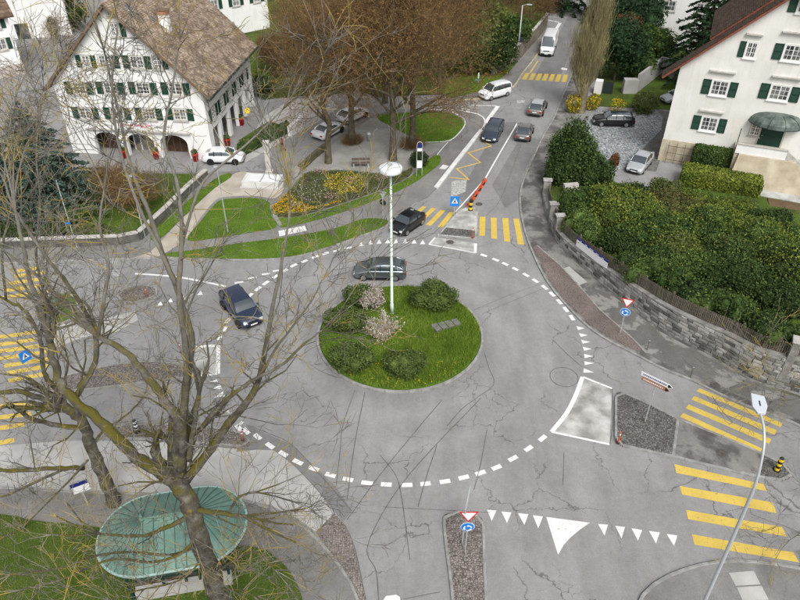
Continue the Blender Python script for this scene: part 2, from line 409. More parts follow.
# ================================================================== GROUND, ROADS, PAVEMENTS
sheet('ground', [(-900, -300), (900, -300), (900, 1500), (-900, 1500)], -.06, 'earth')
road = sheet('road', [(-75, 8), (75, 8), (75, 112), (40, 112), (40, 185), (-75, 185)], 0, 'road')
def patch(pts, mat='patch', z=.004, name='road_patch', sm=0): return sheet(name, poly_px(pts, 0, sm), z, mat, road)
patch([(0, 446), (60, 441), (95, 440), (143, 441), (200, 445), (235, 448.5), (273, 450), (285, 459), (300, 471), (318, 491), (334, 513), (316, 532), (298, 519), (270, 505), (247, 501), (200, 497), (100, 493), (0, 488), (-60, 485), (-60, 450)], 'conc', name='bus_bay_slab')
patch([(334, 513), (345, 525), (355, 549), (366, 600), (370, 625), (362, 625), (350, 580), (335, 560), (316, 532)], 'cob', name='cobble_apron')
patch([(446, 130), (0, 0), (0, 0)] if 0 else [(458, 196), (500, 122), (520, 122), (487, 178), (466, 206)], 'patch')
patch([(492, 185), (522, 135), (540, 140), (522, 176), (518, 200), (505, 208)], 'patch', .005)
patch([(535, 75), (560, 78), (586, 12), (572, 10)], 'patch')
patch([(236, 452), (247, 425), (292, 445), (336, 487), (352, 511), (344, 521), (322, 494), (290, 462), (270, 448)], 'patch', .006)
patch([(60, 325), (90, 319), (93, 335), (75, 340), (54, 349), (50, 340)], 'conc', name='concrete_slab')
patch([(99, 320), (135, 311), (138, 320), (116, 332), (101, 333)], 'conc', name='concrete_slab')
patch([(0, 235), (150, 240), (150, 262), (0, 266)], 'pave', .003) if 0 else None
patch([(582.5, 377.5), (612, 388.5), (609.5, 444), (551.5, 432), (566, 414), (575, 397)], 'conc_dirty', name='worn_slab')
patch([(435, 237.5), (476, 243.5), (475.5, 253), (429, 244.5)], 'conc_dirty', name='worn_slab')
patch([(196, 347), (218.5, 345.5), (218, 374), (191, 377)], 'conc_dirty', name='worn_slab')
patch([(650, 113), (600, 110), (588, 116), (584, 150), (600, 172), (626, 168), (640, 150), (661, 130), (663, 117)], 'cob_blue', .006, 'sett_yard')
patch([(656, 109), (670, 112), (664, 150), (656, 172), (630, 168), (640, 152), (661, 130), (663, 117)], 'cob_dark', .010, 'sett_driveway')
patch([(236, 160), (250, 141), (262, 118), (290, 100), (330, 97), (338, 108), (318, 122), (296, 134), (264, 152), (246, 162)], 'conc', name='forecourt_slab')

NW = [(-40, 268), (0, 264), (80, 261), (130, 259.5), (165, 258.5), (220, 260.5), (270, 260), (300, 256.5), (325, 249.5), (360, 237), (389, 225.5), (417, 203), (436, 189), (481, 131), (485, 124), (483, 118), (475, 114), (455, 111), (430, 110.5)]
NWs = spline([g(*p) for p in NW], 4)
sheet('pavement_northwest', NWs+[g(*p) for p in [(395, 110), (372, 116), (350, 129), (326, 147), (298, 174), (286, 172), (232, 172), (212, 174), (60, 168), (-60, 168)]], .10, 'pave', thick=.16)
kerb('kerb_northwest', spline([g(*p) for p in NW[:12]], 6))
kerb('kerb_bus_stop', spline([g(*p) for p in [(436, 188.5), (458, 160), (481, 131)]], 6), .42, .2, 'kerb_white')
kerb('kerb_corner', spline([g(*p) for p in NW[13:]], 6), .2, .13, 'kerb_white')
EA = [(590, -8), (584, 20), (579, 45), (573, 70), (563, 95), (554, 118), (545, 133), (536, 152), (526, 174), (520.5, 192), (520.5, 210), (525, 232), (533, 254), (546, 280), (562, 301), (587, 326.5), (610, 342), (634, 354), (662, 369), (695, 382), (720, 395), (755, 410), (785, 420), (800, 427), (860, 452)]
EAs = spline([g(*p) for p in EA], 5)
EB = [(880, 420), (800, 397), (750, 379), (720, 362), (657, 328), (600, 284), (575, 262), (557, 243), (546, 214), (543, 195), (545, 180), (556, 160), (566, 140), (574, 118), (582, 100), (590, 70), (594, 40), (600, 10), (604, -8)]
sheet('pavement_east', EAs+[g(*p) for p in EB], .10, 'pave_dark', thick=.16)
kerb('kerb_east', EAs)
o = band(EAs, .28, .005, off=.24).build('gutter_strip', 'kerb', road)
o = sheet('brick_verge', [g(*p) for p in [(533, 248), (537, 246.5), (560, 266), (580, 288), (600, 311), (616, 325), (634, 341), (643, 352), (633, 351), (611, 339.5), (589, 325), (564, 300), (549, 281)]], .118, 'brick_strip')
o = band([g(*p) for p in [(537, 246.5), (560, 266), (580, 288), (600, 311), (616, 325), (634, 341), (645, 353)]], .12, .122).build('verge_edging', 'kerb', o)
sheet('utility_slab', [g(*p) for p in [(558, 271), (569, 267.6), (587, 283), (577.5, 287)]], .112, 'conc')
sheet('damp_strip', [g(*p) for p in [(578, 290), (590, 288), (612, 296), (657, 331), (720, 365), (750, 382), (800, 400), (870, 424), (860, 445), (800, 421), (755, 404), (720, 389), (695, 376.5), (664, 364), (645, 354), (634, 343), (616, 327), (600, 313)]], .106, 'pave_wet')
# dry worn patches on the stained pavement near the junction with the wall
NL = [(510, 90), (523, 73), (535, 58), (548, 38), (553, 31), (551, 27), (545, 25), (530, 25), (536, 38), (518, 63), (500, 80), (480, 92), (460, 97), (450, 99), (455, 101), (485, 97)]
sheet('pavement_north', [g(*p) for p in NL], .10, 'pave', thick=.16)
kerb('kerb_north', spline([g(*p) for p in [(455, 101), (485, 98), (510, 90), (523, 73), (535, 58), (548, 38), (553, 31)]], 5), .2, .13, M('yellowed_kerb', (.40, .33, .20), (.52, .46, .34), 1.5, speck=.1))
SE = [(636, 612), (640, 600), (650, 588), (670, 576), (698, 566.5), (725, 562), (760, 563.5), (800, 569.5), (860, 582)]
SEs = spline([g(*p) for p in SE], 6)
sheet('pavement_southeast', SEs+[g(860, 700), g(630, 700)], .10, 'pave', thick=.16)
kerb('kerb_southeast', SEs)
for q in ([(728, 574), (753, 572), (760, 585.5), (735, 587)], [(736, 588.5), (761, 587), (768, 601), (742, 602)], [(743, 603), (769, 602), (776, 618), (750, 619)]):
    sheet('paving_slab', [g(*p) for p in q], .115, 'conc', bpy.data.objects['pavement_southeast'])
SW = [(-60, 485), (0, 488.5), (80, 493), (150, 495), (200, 497.5), (247, 502), (272, 511), (298, 524), (319, 542), (335, 561), (349, 581), (358, 602), (366, 640)]
SWs = spline([g(*p) for p in SW], 6)
sheet('pavement_southwest', SWs+[g(366, 760), g(-200, 760), g(-200, 485)], .10, 'pave', thick=.16)
kerb('kerb_southwest', SWs, .16)

# lawns (raised turf) and beds
def turf(name, pts, z=.135, mat='lawn', sm=3, thick=.09):
    P = spline([g(*p, z) for p in pts], sm, True) if sm else [g(*p, z) for p in pts]
    sheet(name, P, z, mat, thick=thick); return P
LAWNS = {}
LAWNS['sw'] = turf('lawn_southwest', [(-150, 505), (0, 514), (30, 520), (82, 525), (120, 531), (170, 541), (255, 547), (275, 557), (290, 572), (303, 600), (312, 650), (200, 740), (0, 740), (-200, 700)], mat='lawn2')
LAWNS['strip'] = turf('lawn_strip', [(163, 254), (192, 250), (240, 243), (290, 236.5), (335, 228), (362, 219), (380, 218.5), (388, 221), (380, 228), (360, 235), (325, 247.5), (300, 254.5), (270, 258), (220, 258.5), (185, 257.5)])
LAWNS['mid'] = turf('lawn_middle', [(187, 240), (200, 222), (214, 205), (225, 199), (255, 198), (268, 201), (271, 207), (271, 215), (276, 227), (250, 232.5), (215, 238)])
LAWNS['bedside'] = turf('lawn_bedside', [(281, 227), (276, 219), (300, 216.5), (325, 210), (345, 203), (380, 191), (410, 177), (428, 160), (436, 155), (441, 158), (437, 166), (410, 185), (370, 202), (330, 216), (300, 224)])
LAWNS['tri'] = turf('lawn_corner', [(376, 117), (395, 113), (440, 112), (452, 114), (462, 119.5), (464, 125), (458, 134), (448, 141), (425, 142.5), (400, 131)])
LAWNS['garden'] = turf('lawn_garden', [(-80, 175), (60, 172), (205, 174), (185, 200), (160, 226), (137, 240), (60, 243), (-80, 247)], mat='lawn2', sm=0)
LAWNS['wedge'] = turf('lawn_wedge', [(150, 236), (165, 222), (190, 199), (213, 180), (228, 173), (231, 177), (212, 190), (181, 219), (158, 240)])
LAWNS['verge'] = turf('lawn_verge', [(446, 96), (448, 80), (480, 67), (515, 59), (516, 63), (503, 77), (480, 90), (462, 95)])
slope = sheet('garden_slope', [g(*p) for p in [(225, 45), (243, 95), (262, 92), (300, 84), (340, 88), (380, 97), (444, 95), (447, 79), (480, 66), (516, 58), (535, 37), (545, 22), (560, -6)]]+[Vector((60, 260, 0)), Vector((-80, 260, 0)), Vector((-42, 124, 0))], .16, 'slope')
sheet('garden_terrain', [g(*p) for p in [(588, 106), (597, 80), (598, 40), (608, -5)]]+[Vector((60, 260, 0)), Vector((140, 260, 0)), Vector((110, 60, 0)), Vector((70, 58, 0)), g(800, 260), g(800, 150), g(672, 110)], .06, 'slope')
sheet('gravel_plaza', [g(*p) for p in [(300, 174), (328, 148), (352, 131), (374, 117.5), (400, 131.5), (425, 143.5), (448, 142), (436, 153), (424, 160), (410, 171), (376, 174), (345, 171)]], .118, 'gravel')
sheet('beige_footpath', spline([g(*p) for p in [(130, 260), (150, 253), (165, 238), (182, 220), (214, 190), (236, 174), (252, 174), (283, 185), (276, 199), (256, 197), (224, 198), (213, 204), (199, 221), (187, 239), (164, 255), (150, 259)]], 3, True), .116, 'beige_path')
band([g(*p) for p in [(281, 227), (276, 219), (272, 210), (272, 206)]], .35, .15).build('bed_edging_stones', 'kerb')['kind'] = 'structure'
p_ = MB()
P0, P1, P2, P3 = [g(*p, .108) for p in ((278, 231), (305, 225.5), (307, 230.5), (279, 236.5))]
for k in range(4):
    a, b = k/4+.012, (k+1)/4-.012
    sheet('grate_slab', [P0.lerp(P1, a), P0.lerp(P1, b), P3.lerp(P2, b), P3.lerp(P2, a)], .109, 'kerb_white', bpy.data.objects['pavement_northwest'])
for q in ([(569, 0)],): pass
# thin white edging on the lawn corner and along the plaza walk
band(spline([g(*p) for p in [(448, 143), (440, 152), (430, 166), (419, 178)]], 5), .12, .124).build('walk_edging', 'kerb_white')['kind'] = 'structure'
kerb('kerb_lawn_corner', spline([g(*p) for p in [(425, 143.5), (448, 142), (458, 135), (465, 125.5), (463, 119), (452, 113)]], 5), .13, .16, 'kerb_white')
# platform slab at the bus stop
sheet('platform_slab', [g(*p) for p in [(439, 169.5), (443, 165.5), (449, 167), (445, 170.5)]], .112, 'kerb_white')

# traffic islands
def island(name, pts, mat, sm=3, z=.115, kmat='kerb', kw=.16):
    P = spline([g(*p) for p in pts], sm, True) if sm else [g(*p) for p in pts]
    o = sheet(name, P, z, mat, thick=.14)
    kerb('kerb_stones', P, kw, .14, kmat, o, .9, True)
    return o
iz = lambda pts: [(600+a/4, 350+b/4) for a, b in pts]
ie = island('traffic_island_east', iz([(63, 190), (66, 179), (74, 173), (85, 172), (200, 222), (312, 280), (480, 347), (640, 415), (735, 462), (752, 475), (763, 490), (764, 505), (756, 516), (742, 522), (720, 523), (700, 521), (645, 512), (450, 468), (290, 428), (80, 383), (68, 378), (62, 368)]), 'cob_dark', 0)
sheet('island_paving', [g(*p) for p in iz([(312, 284), (480, 351), (640, 420), (640, 508), (450, 464), (292, 425)])], .119, 'pave_dark', ie)
band([g(*p) for p in iz([(311, 280), (291, 428)])], .16, .125).build('island_divider', 'kerb', ie)
isd = island('traffic_island_south', [(444, 519), (449, 514.5), (458, 513), (470, 513), (479, 517), (483, 525), (484, 560), (485, 640), (458, 640), (452, 590), (446, 545)], 'cob', kmat='kerb')
ino = island('traffic_island_north', [(459, 210.5), (468, 208), (477, 209), (478.5, 216), (477, 237), (474, 240.5), (455, 238.5), (438, 236.5), (441, 232), (452, 219)], 'conc_dirty', kw=.14)
sheet('island_cobbles', [g(*p) for p in [(440, 235.5), (446, 228.5), (475, 231.5), (474.5, 238.5)]], .119, 'cob_dark', ino)
iw = island('traffic_island_west', [(35, 312), (44, 301), (62, 294), (74, 296.5), (78, 306), (77, 315), (68, 322), (56, 325), (40, 321)], 'lawn')
iw2 = island('traffic_island_southwest', [(104, 434), (112, 429), (125, 426), (146, 425), (186, 426), (232, 431), (247, 438), (250, 444), (242, 447), (184, 442.5), (120, 438.5)], 'cob')
iw3 = island('traffic_island_median', [(45, 392), (46, 386), (54, 380), (80, 373), (112, 366), (150, 362), (182, 366), (189, 377), (144, 383), (90, 390)], 'cob')
iw4 = island('traffic_island_northwest', [(118, 297), (124, 290), (140, 286), (155, 288), (158, 294), (148, 300), (128, 304)], 'cob')

# ------------------------------------------------------------------ painted markings (each one a child of the road)
def mark(name, quads, mat, z=.009):
    for q in quads:
        o = sheet(name, [g(*p) for p in q], z, mat, road)
def zz(ox, oy, s, pts): return [(ox+a/s, oy+b/s) for a, b in pts]
def rect_at(px, py, L, W, ang=None, dirv=None):
    c = g(px, py); d = dirv if dirv is not None else Vector((math.cos(ang), math.sin(ang), 0)); n = Vector((-d.y, d.x, 0))
    return [c+d*L/2+n*W/2, c-d*L/2+n*W/2, c-d*L/2-n*W/2, c+d*L/2-n*W/2]
RC = Vector((.1, 38.96, 0))
dashes = [(257.5, 436.8), (270, 445.8), (283.3, 453.8), (297.8, 462), (313.8, 468.8), (330.5, 475), (348, 479.5), (367, 483), (386.3, 484.5), (407, 485), (425.5, 483.8), (445, 481.5), (463.8, 477.5), (480.5, 473), (496.5, 467.5), (513, 458.5), (528.5, 448.5), (542.5, 438.3), (483.8, 255.4), (495.6, 259.8), (505.2, 264), (515.4, 269), (526, 275), (535.4, 280.8), (544.6, 287.4), (552.2, 294.2), (559.4, 301.8), (565.8, 309.4), (572, 317.8), (348, 248), (336.5, 250.5), (325.8, 253.5), (315, 257), (304.3, 261.3), (293.8, 265.5), (284.5, 270.8), (275.5, 276.5), (265.8, 283), (258, 288.8), (250, 295.5), (228, 320.5), (225, 328.8), (220, 337.5), (239, 428), (246, 431)]
for d in dashes:
    r = g(*d)-RC; t = Vector((-r.y, r.x, 0)).normalized()
    sheet('ring_dash', rect_at(*d, random.uniform(.6, .68), .3, dirv=t), .009, 'white', road)
for d, a in (((266, 274), .25), ((252.5, 278), .25), ((239, 282.5), .3), ((277, 270.7), .25), ((291, 265), 0)):
    if a: sheet('lane_dash', rect_at(*d, .7, .22, ang=a), .009, 'white', road)
teeth = []
for x, y in ((361, 244), (370.5, 242.5), (379, 241.7), (387.5, 241.2), (396, 241.5), (405, 241.2), (414, 241.5), (422.5, 242.2)):
    teeth.append([(x-2.6, y+2.3), (x+2.7, y+1.9), (x+.2, y-2.4)])
for q in ([(505, 264), (512, 281), (538, 273)], [(515, 292), (523, 308), (551, 301)], [(524, 319), (531, 335), (561, 328)], [(530, 347), (537, 363), (568, 356)], [(536, 376), (538, 393), (574, 385)], [(537, 405), (539, 421), (577, 413)], [(535, 433), (533, 451), (576, 450)]): teeth.append(zz(450, 260, 4, q))
for q in ([(348, 240), (386, 242), (367, 285)], [(405, 246), (446, 250), (428, 293)], [(472, 253), (514, 257), (497, 300)], [(531, 261), (572, 266), (553, 313)]): teeth.append(zz(400, 450, 4, q))
for q in ([(-8, 296), (32, 299), (18, 343)], [(60, 303), (100, 308), (86, 354)], [(125, 313), (169, 320), (152, 363)], [(196, 324), (239, 330), (224, 374)], [(266, 336), (310, 342), (296, 384)]): teeth.append(zz(600, 450, 4, q))
for q in ([(448, 209), (492, 195), (490, 211)], [(458, 243), (500, 220), (511, 247)], [(470, 288), (515, 257), (526, 283)], [(505, 362), (545, 352), (548, 366)], [(578, 440), (608, 405), (622, 412)]): teeth.append(zz(120, 340, 5, q))
for x, y in ((160, 303.5), (170, 300.5), (183, 298), (200, 293)): teeth.append([(x-3, y+2.3), (x+3, y+1.8), (x+.8, y-2.4)])
mark('yield_tooth', teeth, 'white')
mark('give_way_triangle', [zz(400, 450, 4, [(585, 268), (760, 291), (720, 318), (680, 352), (655, 380), (632, 420)])], 'white')
zeb = [zz(300, 130, 4, q) for q in ([(465, 325), (490, 305), (506, 307), (478, 333)], [(486, 350), (525, 312), (546, 314), (505, 352)], [(502, 380), (562, 320), (583, 322), (523, 384)], [(550, 388), (598, 328), (617, 330), (575, 390)])]
zeb += [zz(450, 130, 4, q) for q in ([(118, 347), (142, 347), (140, 423), (117, 423)], [(163, 350), (187, 351), (188, 436), (165, 434)], [(209, 352), (233, 353), (241, 447), (217, 446)], [(253, 354), (276, 355), (297, 460), (271, 457)])]
for i in range(7): zeb.append(zz(450, 0, 4, [(287+26.3*i, 318+1.6*i), (302+26*i-i*.5, 292+1.1*i), (319+26*i-i*.5, 292.5+1.1*i), (305+26.3*i, 319+1.6*i)]))
zeb += [zz(600, 350, 4, q) for q in ([(385, 165), (398, 153), (730, 293), (722, 309)], [(365, 198), (377, 184), (708, 322), (698, 340)], [(342, 233), (355, 218), (686, 357), (676, 376)], [(320, 268), (333, 252), (650, 395), (640, 411)])]
zeb += [zz(600, 450, 4, q) for q in ([(297, 57), (655, 137), (668, 165), (305, 92)], [(318, 144), (690, 210), (706, 253), (328, 178)], [(344, 240), (728, 308), (746, 347), (352, 277)], [(367, 337), (775, 410), (796, 450), (378, 379)])]
for (x0, y0, x1, y1) in ((17, 271, 40, 267.5), (14, 276.5, 47, 272), (9, 283.5, 48, 278), (3, 291, 48, 284.5), (-4, 298.5, 48, 291.5), (-10, 338.5, 36, 332), (-10, 346, 35, 339.5), (-10, 352.5, 40, 346), (-6, 359.5, 46, 352), (4, 366, 48, 359), (6, 373.5, 48, 366), (8, 381, 47, 373.5), (-20, 408.5, 35, 403.5), (-20, 420, 31, 413.5), (-20, 431, 24, 424.5), (-20, 447, 14, 440)):
    w = 3.0+(y0-260)*.008
    zeb.append([(x0, y0-w/2), (x1, y1-w/2), (x1+.6, y1+w/2), (x0+.6, y0+w/2)])
mark('zebra_stripe', zeb, 'yellow')
def line(name, px, w, mat, z=.009, sm=0):
    P = [g(*p) for p in px]; P = spline(P, sm) if sm else P
    o = band(P, w, z).build(name, mat, road); return o
# zigzag of the bus stop: one flat mitred ribbon
zzp = [(450, 177.5), (468.8, 179.5), (456.8, 168.8), (480.5, 162.5), (468, 153), (491, 146), (479, 138.5)]
for i in range(6):
    a, b = g(*zzp[i]), g(*zzp[i+1]); d = (b-a).normalized()*.07
    band([a-d, b+d], .17, .009+.0007*(i % 2)).build('zigzag_line', 'yellow', road)
line('centre_line', [(517.5, 123), (501, 151), (485, 179)], .17, 'white')
line('centre_line', [(485, 179), (470, 196), (455.5, 212)], .15, 'white')
line('stop_line', [(498, 106), (485.5, 123)], .5, 'white')
line('edge_line', [(470.5, 105.3), (496, 105.8)], .18, 'white', .010)
line('edge_line', [(545, 19.5), (559, 22.3)], .3, 'white')
line('stop_line', [(560, 23), (555.5, 30)], .5, 'white', .010)
line('lane_line', [(135, 273.7), (160, 275.3), (180, 277.5), (200, 281), (226, 286.5)], .2, 'white', sm=4)
line('lane_line', [(538, 61), (530, 73)], .22, 'yellow')
line('slab_line', [(582.5, 377), (575, 397), (566, 414), (551.5, 432)], .28, 'white', .010, 3)
line('slab_line', [(551.5, 432), (580, 438), (609.5, 444.5)], .16, 'white', .011)
line('slab_line', [(583, 377), (612, 388.5)], .16, 'white', .011)
line('slab_line', [(475.6, 243.5), (475.2, 253)], .25, 'white', .010)
line('slab_line', [(429, 244.5), (452, 248.5), (475.2, 253)], .14, 'white', .011)
line('slab_line', [(429, 244.5), (435, 237.5)], .14, 'white', .010)
line('slab_line', [(218.5, 345.5), (218, 374), ], .28, 'white', .010)
line('slab_line', [(196, 347), (218.5, 345.5)], .25, 'white', .011)
line('slab_line', [(191, 377), (218, 374)], .15, 'white', .011)
mark('worn_lettering', [zz(430, 80, 6.667, [(205, 195), (217, 165), (275, 170), (265, 207)]), [(451.5, 181), (467, 180), (465.5, 192), (451, 197)], zz(450, 0, 4, [(265, 402), (300, 400), (298, 412), (270, 414)])], 'worn_white', .012)
mark('lane_arrow', [[(383, 600.5), (386, 596), (396, 594.8), (400, 597), (400.5, 606), (382, 607)]], 'white')
mark('lane_arrow', [zz(480, 0, 5, [(403, 343), (412, 337), (437, 343), (436, 352), (410, 350)])], 'white', .013)
# tar seams between patches
for px in ([(481, 398), (460, 420), (434, 447), (405, 480), (381, 516), (367, 550), (376, 571), (379, 605)], [(442, 400), (415, 432), (380, 475), (347, 520)], [(437, 445), (427, 475), (418, 507)], [(355, 390), (343, 425), (340, 452), (336, 487)], [(365, 392), (355, 442), (347, 500)], [(247, 425), (270, 434), (292, 445), (320, 475), (352, 511)], [(484, 352), (489, 368), (494, 384), (478, 397), (462, 409), (447, 426)], [(383, 507), (440, 510), (490, 512.5)], [(474, 310), (510, 295), (546, 282)], [(482, 314), (515, 300), (548, 287)], [(404, 599), (420, 596), (440, 592)], [(564, 452), (563, 485)], [(380, 455), (396, 476), (402, 500), (406, 530), (410, 560)], [(553, 340), (567, 354), (582, 367)], [(487, 430), (481, 462), (474, 490)], [(95, 440), (143, 441), (200, 445), (235, 448.5), (273, 450)], [(300, 471), (318, 491), (334, 513), (316, 532)], [(345, 525), (355, 549), (366, 600)], [(190, 378), (250, 377), (300, 372)], [(612, 389), (613, 420), (610, 444)], [(712, 396), (722, 411), (732, 422), (729, 424)], [(742, 405), (752, 416)], [(523, 139), (512, 170), (500, 200), (486, 216)]):
    band(spline([g(*p) for p in px], 5), random.uniform(.025, .05), .0145).build('tar_seam', 'seam', road)
c = g(564, 377)
band([c+Vector((math.cos(a*PI/12), math.sin(a*PI/12), 0))*.95 for a in range(25)], .045, .0145).build('tar_seam', 'seam', road)
# manhole covers
def manhole(px, py, r, z, par=None):
    m = MB(); m.lathe([(r, -.01), (r, .004), (r*.86, .004), (r*.86, 0), (r*.8, 0), (r*.78, .005)], 20)
    o = m.build('manhole_cover', M('cast_iron', (.07, .06, .055), (.12, .105, .10), 6, .7), par or road, loc=g(px, py, z)); return o
for px, py, z in ((450, 242, .012), (479, 204, .012), (722, 453, .13), (715, 385, .108), (331.5, 232.5, .14)): manhole(px, py, .34, z)
# ================================================================== VEGETATION BUILDERS
def unit(n):
    d = RNG.normal(size=(n, 3)); return d/np.linalg.norm(d, axis=1, keepdims=True)
def leaf_mesh(P, size, normal=None, bias=.5, aspect=.6, name='leaves', extra=None):
    P = np.asarray(P, float); n = len(P)
    N = unit(n)
    if normal is not None: N = N*(1-bias)+np.asarray(normal)*bias; N /= np.linalg.norm(N, axis=1, keepdims=True)+1e-9
    T = np.cross(N, unit(n)); T /= np.linalg.norm(T, axis=1, keepdims=True)+1e-9; B = np.cross(N, T)
    s = size*RNG.uniform(.65, 1.35, (n, 1))
    V = np.stack([P-T*s, P+B*s*aspect+N*s*.15, P+T*s, P-B*s*aspect+N*s*.15], 1).reshape(-1, 3)
    return mesh_np(name, V, np.arange(n*4).reshape(n, 4))
def tubes_np(segs, k=3, name='twigs', smooth=True):
    """segs: (n,8) p0 p1 r0 r1 -> one mesh of tapered prisms"""
    S = np.asarray(segs, float); n = len(S); p0, p1 = S[:, :3], S[:, 3:6]
    t = p1-p0; t /= np.linalg.norm(t, axis=1, keepdims=True)+1e-9
    a = np.cross(t, np.array([.31, .52, .79])); a /= np.linalg.norm(a, axis=1, keepdims=True)+1e-9; b = np.cross(t, a)
    V = np.empty((n, 2, k, 3))
    for j in range(k):
        an = 2*PI*j/k; d = a*math.cos(an)+b*math.sin(an)
        V[:, 0, j] = p0+d*S[:, 6:7]; V[:, 1, j] = p1+d*S[:, 7:8]
    base = np.arange(n)[:, None, None]*2*k
    Fq = np.array([[j, (j+1) % k, k+(j+1) % k, k+j] for j in range(k)])[None]
    return mesh_np(name, V.reshape(-1, 3), (base+Fq).reshape(-1, 4), smooth)
def sphere_pts(n): return unit(n)
def lump_points(lumps, n, shell=(.78, 1.06), zmin=.02, rough=.12):
    out = []; nor = []
    w = np.array([l[3]*l[4]+l[3]*l[5]+l[4]*l[5] for l in lumps]); w = w/w.sum()
    for i, l in enumerate(lumps):
        k = int(n*w[i])+1; d = unit(k); c = np.array(l[:3]); r = np.array(l[3:6])
        ph = np.sin(d[:, :1]*9+i)*np.sin(d[:, 1:2]*8+2*i)*np.sin(d[:, 2:]*7+i)      # clumps
        P = c+d*r*(RNG.uniform(shell[0], shell[1], (k, 1))+ph*rough*1.6)
        keep = P[:, 2] > zmin
        for j, q in enumerate(lumps):
            if j != i: keep &= ((((P-np.array(q[:3]))/np.array(q[3:6]))**2).sum(1) > .55)
        out.append(P[keep]); nor.append(d[keep])
    return np.concatenate(out), np.concatenate(nor)
def ico(sub=2):
    bm = bmesh.new(); bmesh.ops.create_icosphere(bm, subdivisions=sub, radius=1); V = np.array([v.co[:] for v in bm.verts]); Fc = np.array([[v.index for v in f.verts] for f in bm.faces]); bm.free(); return V, Fc
ICO_V, ICO_F = ico(2)
def core_mesh(lumps, k=.68):
    V = []; Fs = []; b = 0
    for l in lumps:
        v = ICO_V*(np.array(l[3:6])*k)*(1+.08*np.sin(ICO_V[:, :1]*7)*np.cos(ICO_V[:, 1:2]*6))+np.array(l[:3]); v[:, 2] = np.maximum(v[:, 2], 0.0)
        V.append(v); Fs.append(ICO_F+b); b += len(v)
    return mesh_np('core', np.concatenate(V), np.concatenate(Fs))
def join_np(meshes, name):
    V = []; Fq = []; b = 0
    me = bpy.data.meshes.new(name); vs = []; fs = []
    bm = bmesh.new()
    for m in meshes: bm.from_mesh(m)
    bm.to_mesh(me); bm.free()
    return me
def stems_mesh(n, r, h, lean=.5, rad=.035):
    S = []
    for i in range(n):
        a = RNG.uniform(0, 2*PI); p = np.array([math.cos(a)*r*.15, math.sin(a)*r*.15, -.05]); q = np.array([math.cos(a)*r*lean, math.sin(a)*r*lean, h*RNG.uniform(.6, .95)])
        mid = (p+q)/2+np.array([0, 0, .1*h]); S += [[*p, *mid, rad, rad*.7], [*mid, *q, rad*.7, rad*.3]]
    return tubes_np(S, 5)
def shrub(name, label, cat, loc, lumps, n, size, mat, group=None, second=None, core=True, bias=.45, zmin=.02, reach=(.98, 1.14)):
    o = empty(name, label, cat, loc, 0, group)
    P, N = lump_points(lumps, n, zmin=zmin)
    me = leaf_mesh(P, size, N, bias)
    if core: me = join_np([me, core_mesh(lumps)], 'foliage')
    link('foliage', me, mat, o)
    if second:
        P2, N2 = lump_points(lumps, int(n*second[1]), reach, zmin); link('young_leaves', leaf_mesh(P2, size*.9, N2, .3), second[0], o)
    h = max(l[2]+l[5] for l in lumps); r = max(l[3] for l in lumps)
    link('stem', stems_mesh(6, r, h*.7), 'bark', o)
    return o
def rlumps(n, rx, ry, h, seed, small=.45):
    r = random.Random(seed); L = [(0, 0, h*.42, rx*.8, ry*.8, h*.52)]
    for i in range(n):
        a = 2*PI*i/n+r.uniform(-.3, .3); q = r.uniform(.45, .75)
        s = r.uniform(small*.8, small*1.25)
        L.append((math.cos(a)*rx*q, math.sin(a)*ry*q, h*r.uniform(.35, .68), rx*s, ry*s, h*s*.85))
    L.append((r.uniform(-.2, .2)*rx, r.uniform(-.2, .2)*ry, h*.72, rx*.5, ry*.5, h*.3))
    return L
def hedge_block(name, label, poly, z0, h, mat, n, size=.09, parent=None):
    """clipped hedge: solid body with leaves over its faces; poly is a quad of ground points"""
    P = [np.array(p[:3]) for p in poly]; c = sum(P)/len(P)
    o = empty(name, label, 'hedge', (c[0], c[1], z0))
    Q = [p-np.array([c[0], c[1], p[2]]) for p in P]
    m = MB(); m.prism([Vector((q[0]*.95, q[1]*.95, 0)) for q in Q], h*.95); me0 = m.mesh()
    pts = []; nor = []
    k = len(Q); per = [np.linalg.norm(Q[(i+1) % k]-Q[i]) for i in range(k)]
    area_t = abs(sum(Q[i][0]*Q[(i+1) % k][1]-Q[(i+1) % k][0]*Q[i][1] for i in range(k)))/2; tot = area_t+sum(per)*h
    for i in range(k):
        a, b = Q[i], Q[(i+1) % k]; e = (b-a); nn = np.array([e[1], -e[0], 0])/(np.linalg.norm(e)+1e-9); mid = (a+b)/2
        if np.dot(nn[:2], mid[:2]) < 0: nn = -nn
        q = int(n*per[i]*h/tot); u = RNG.random((q, 1)); w = RNG.random((q, 1))
        pts.append(a+e*u+np.array([0, 0, h])*w+nn*RNG.normal(0, .05, (q, 1))); nor.append(np.repeat(nn[None], q, 0))
    q = int(n*area_t/tot)
    W = RNG.dirichlet(np.ones(k)*.8, q); T = W@np.array(Q); T[:, 2] = h+RNG.normal(0, .06, q); pts.append(T); nor.append(np.repeat([[0, 0, 1.]], q, 0))
    if k == 4:
        u = RNG.random((q, 1)); v = RNG.random((q, 1)); T = (Q[0]*(1-u)+Q[1]*u)*(1-v)+(Q[3]*(1-u)+Q[2]*u)*v; T[:, 2] = h+RNG.normal(0, .06, q); pts[-1] = T
    me = leaf_mesh(np.concatenate(pts), size, np.concatenate(nor), .5)
    link('foliage', join_np([me, me0], 'foliage'), mat, o)
    link('stem', tubes_np([[*(q*.5+np.array([0, 0, -.05])), *(q*.55+np.array([0, 0, h*.7])), .04, .02] for q in Q], 5), 'bark', o)
    return o

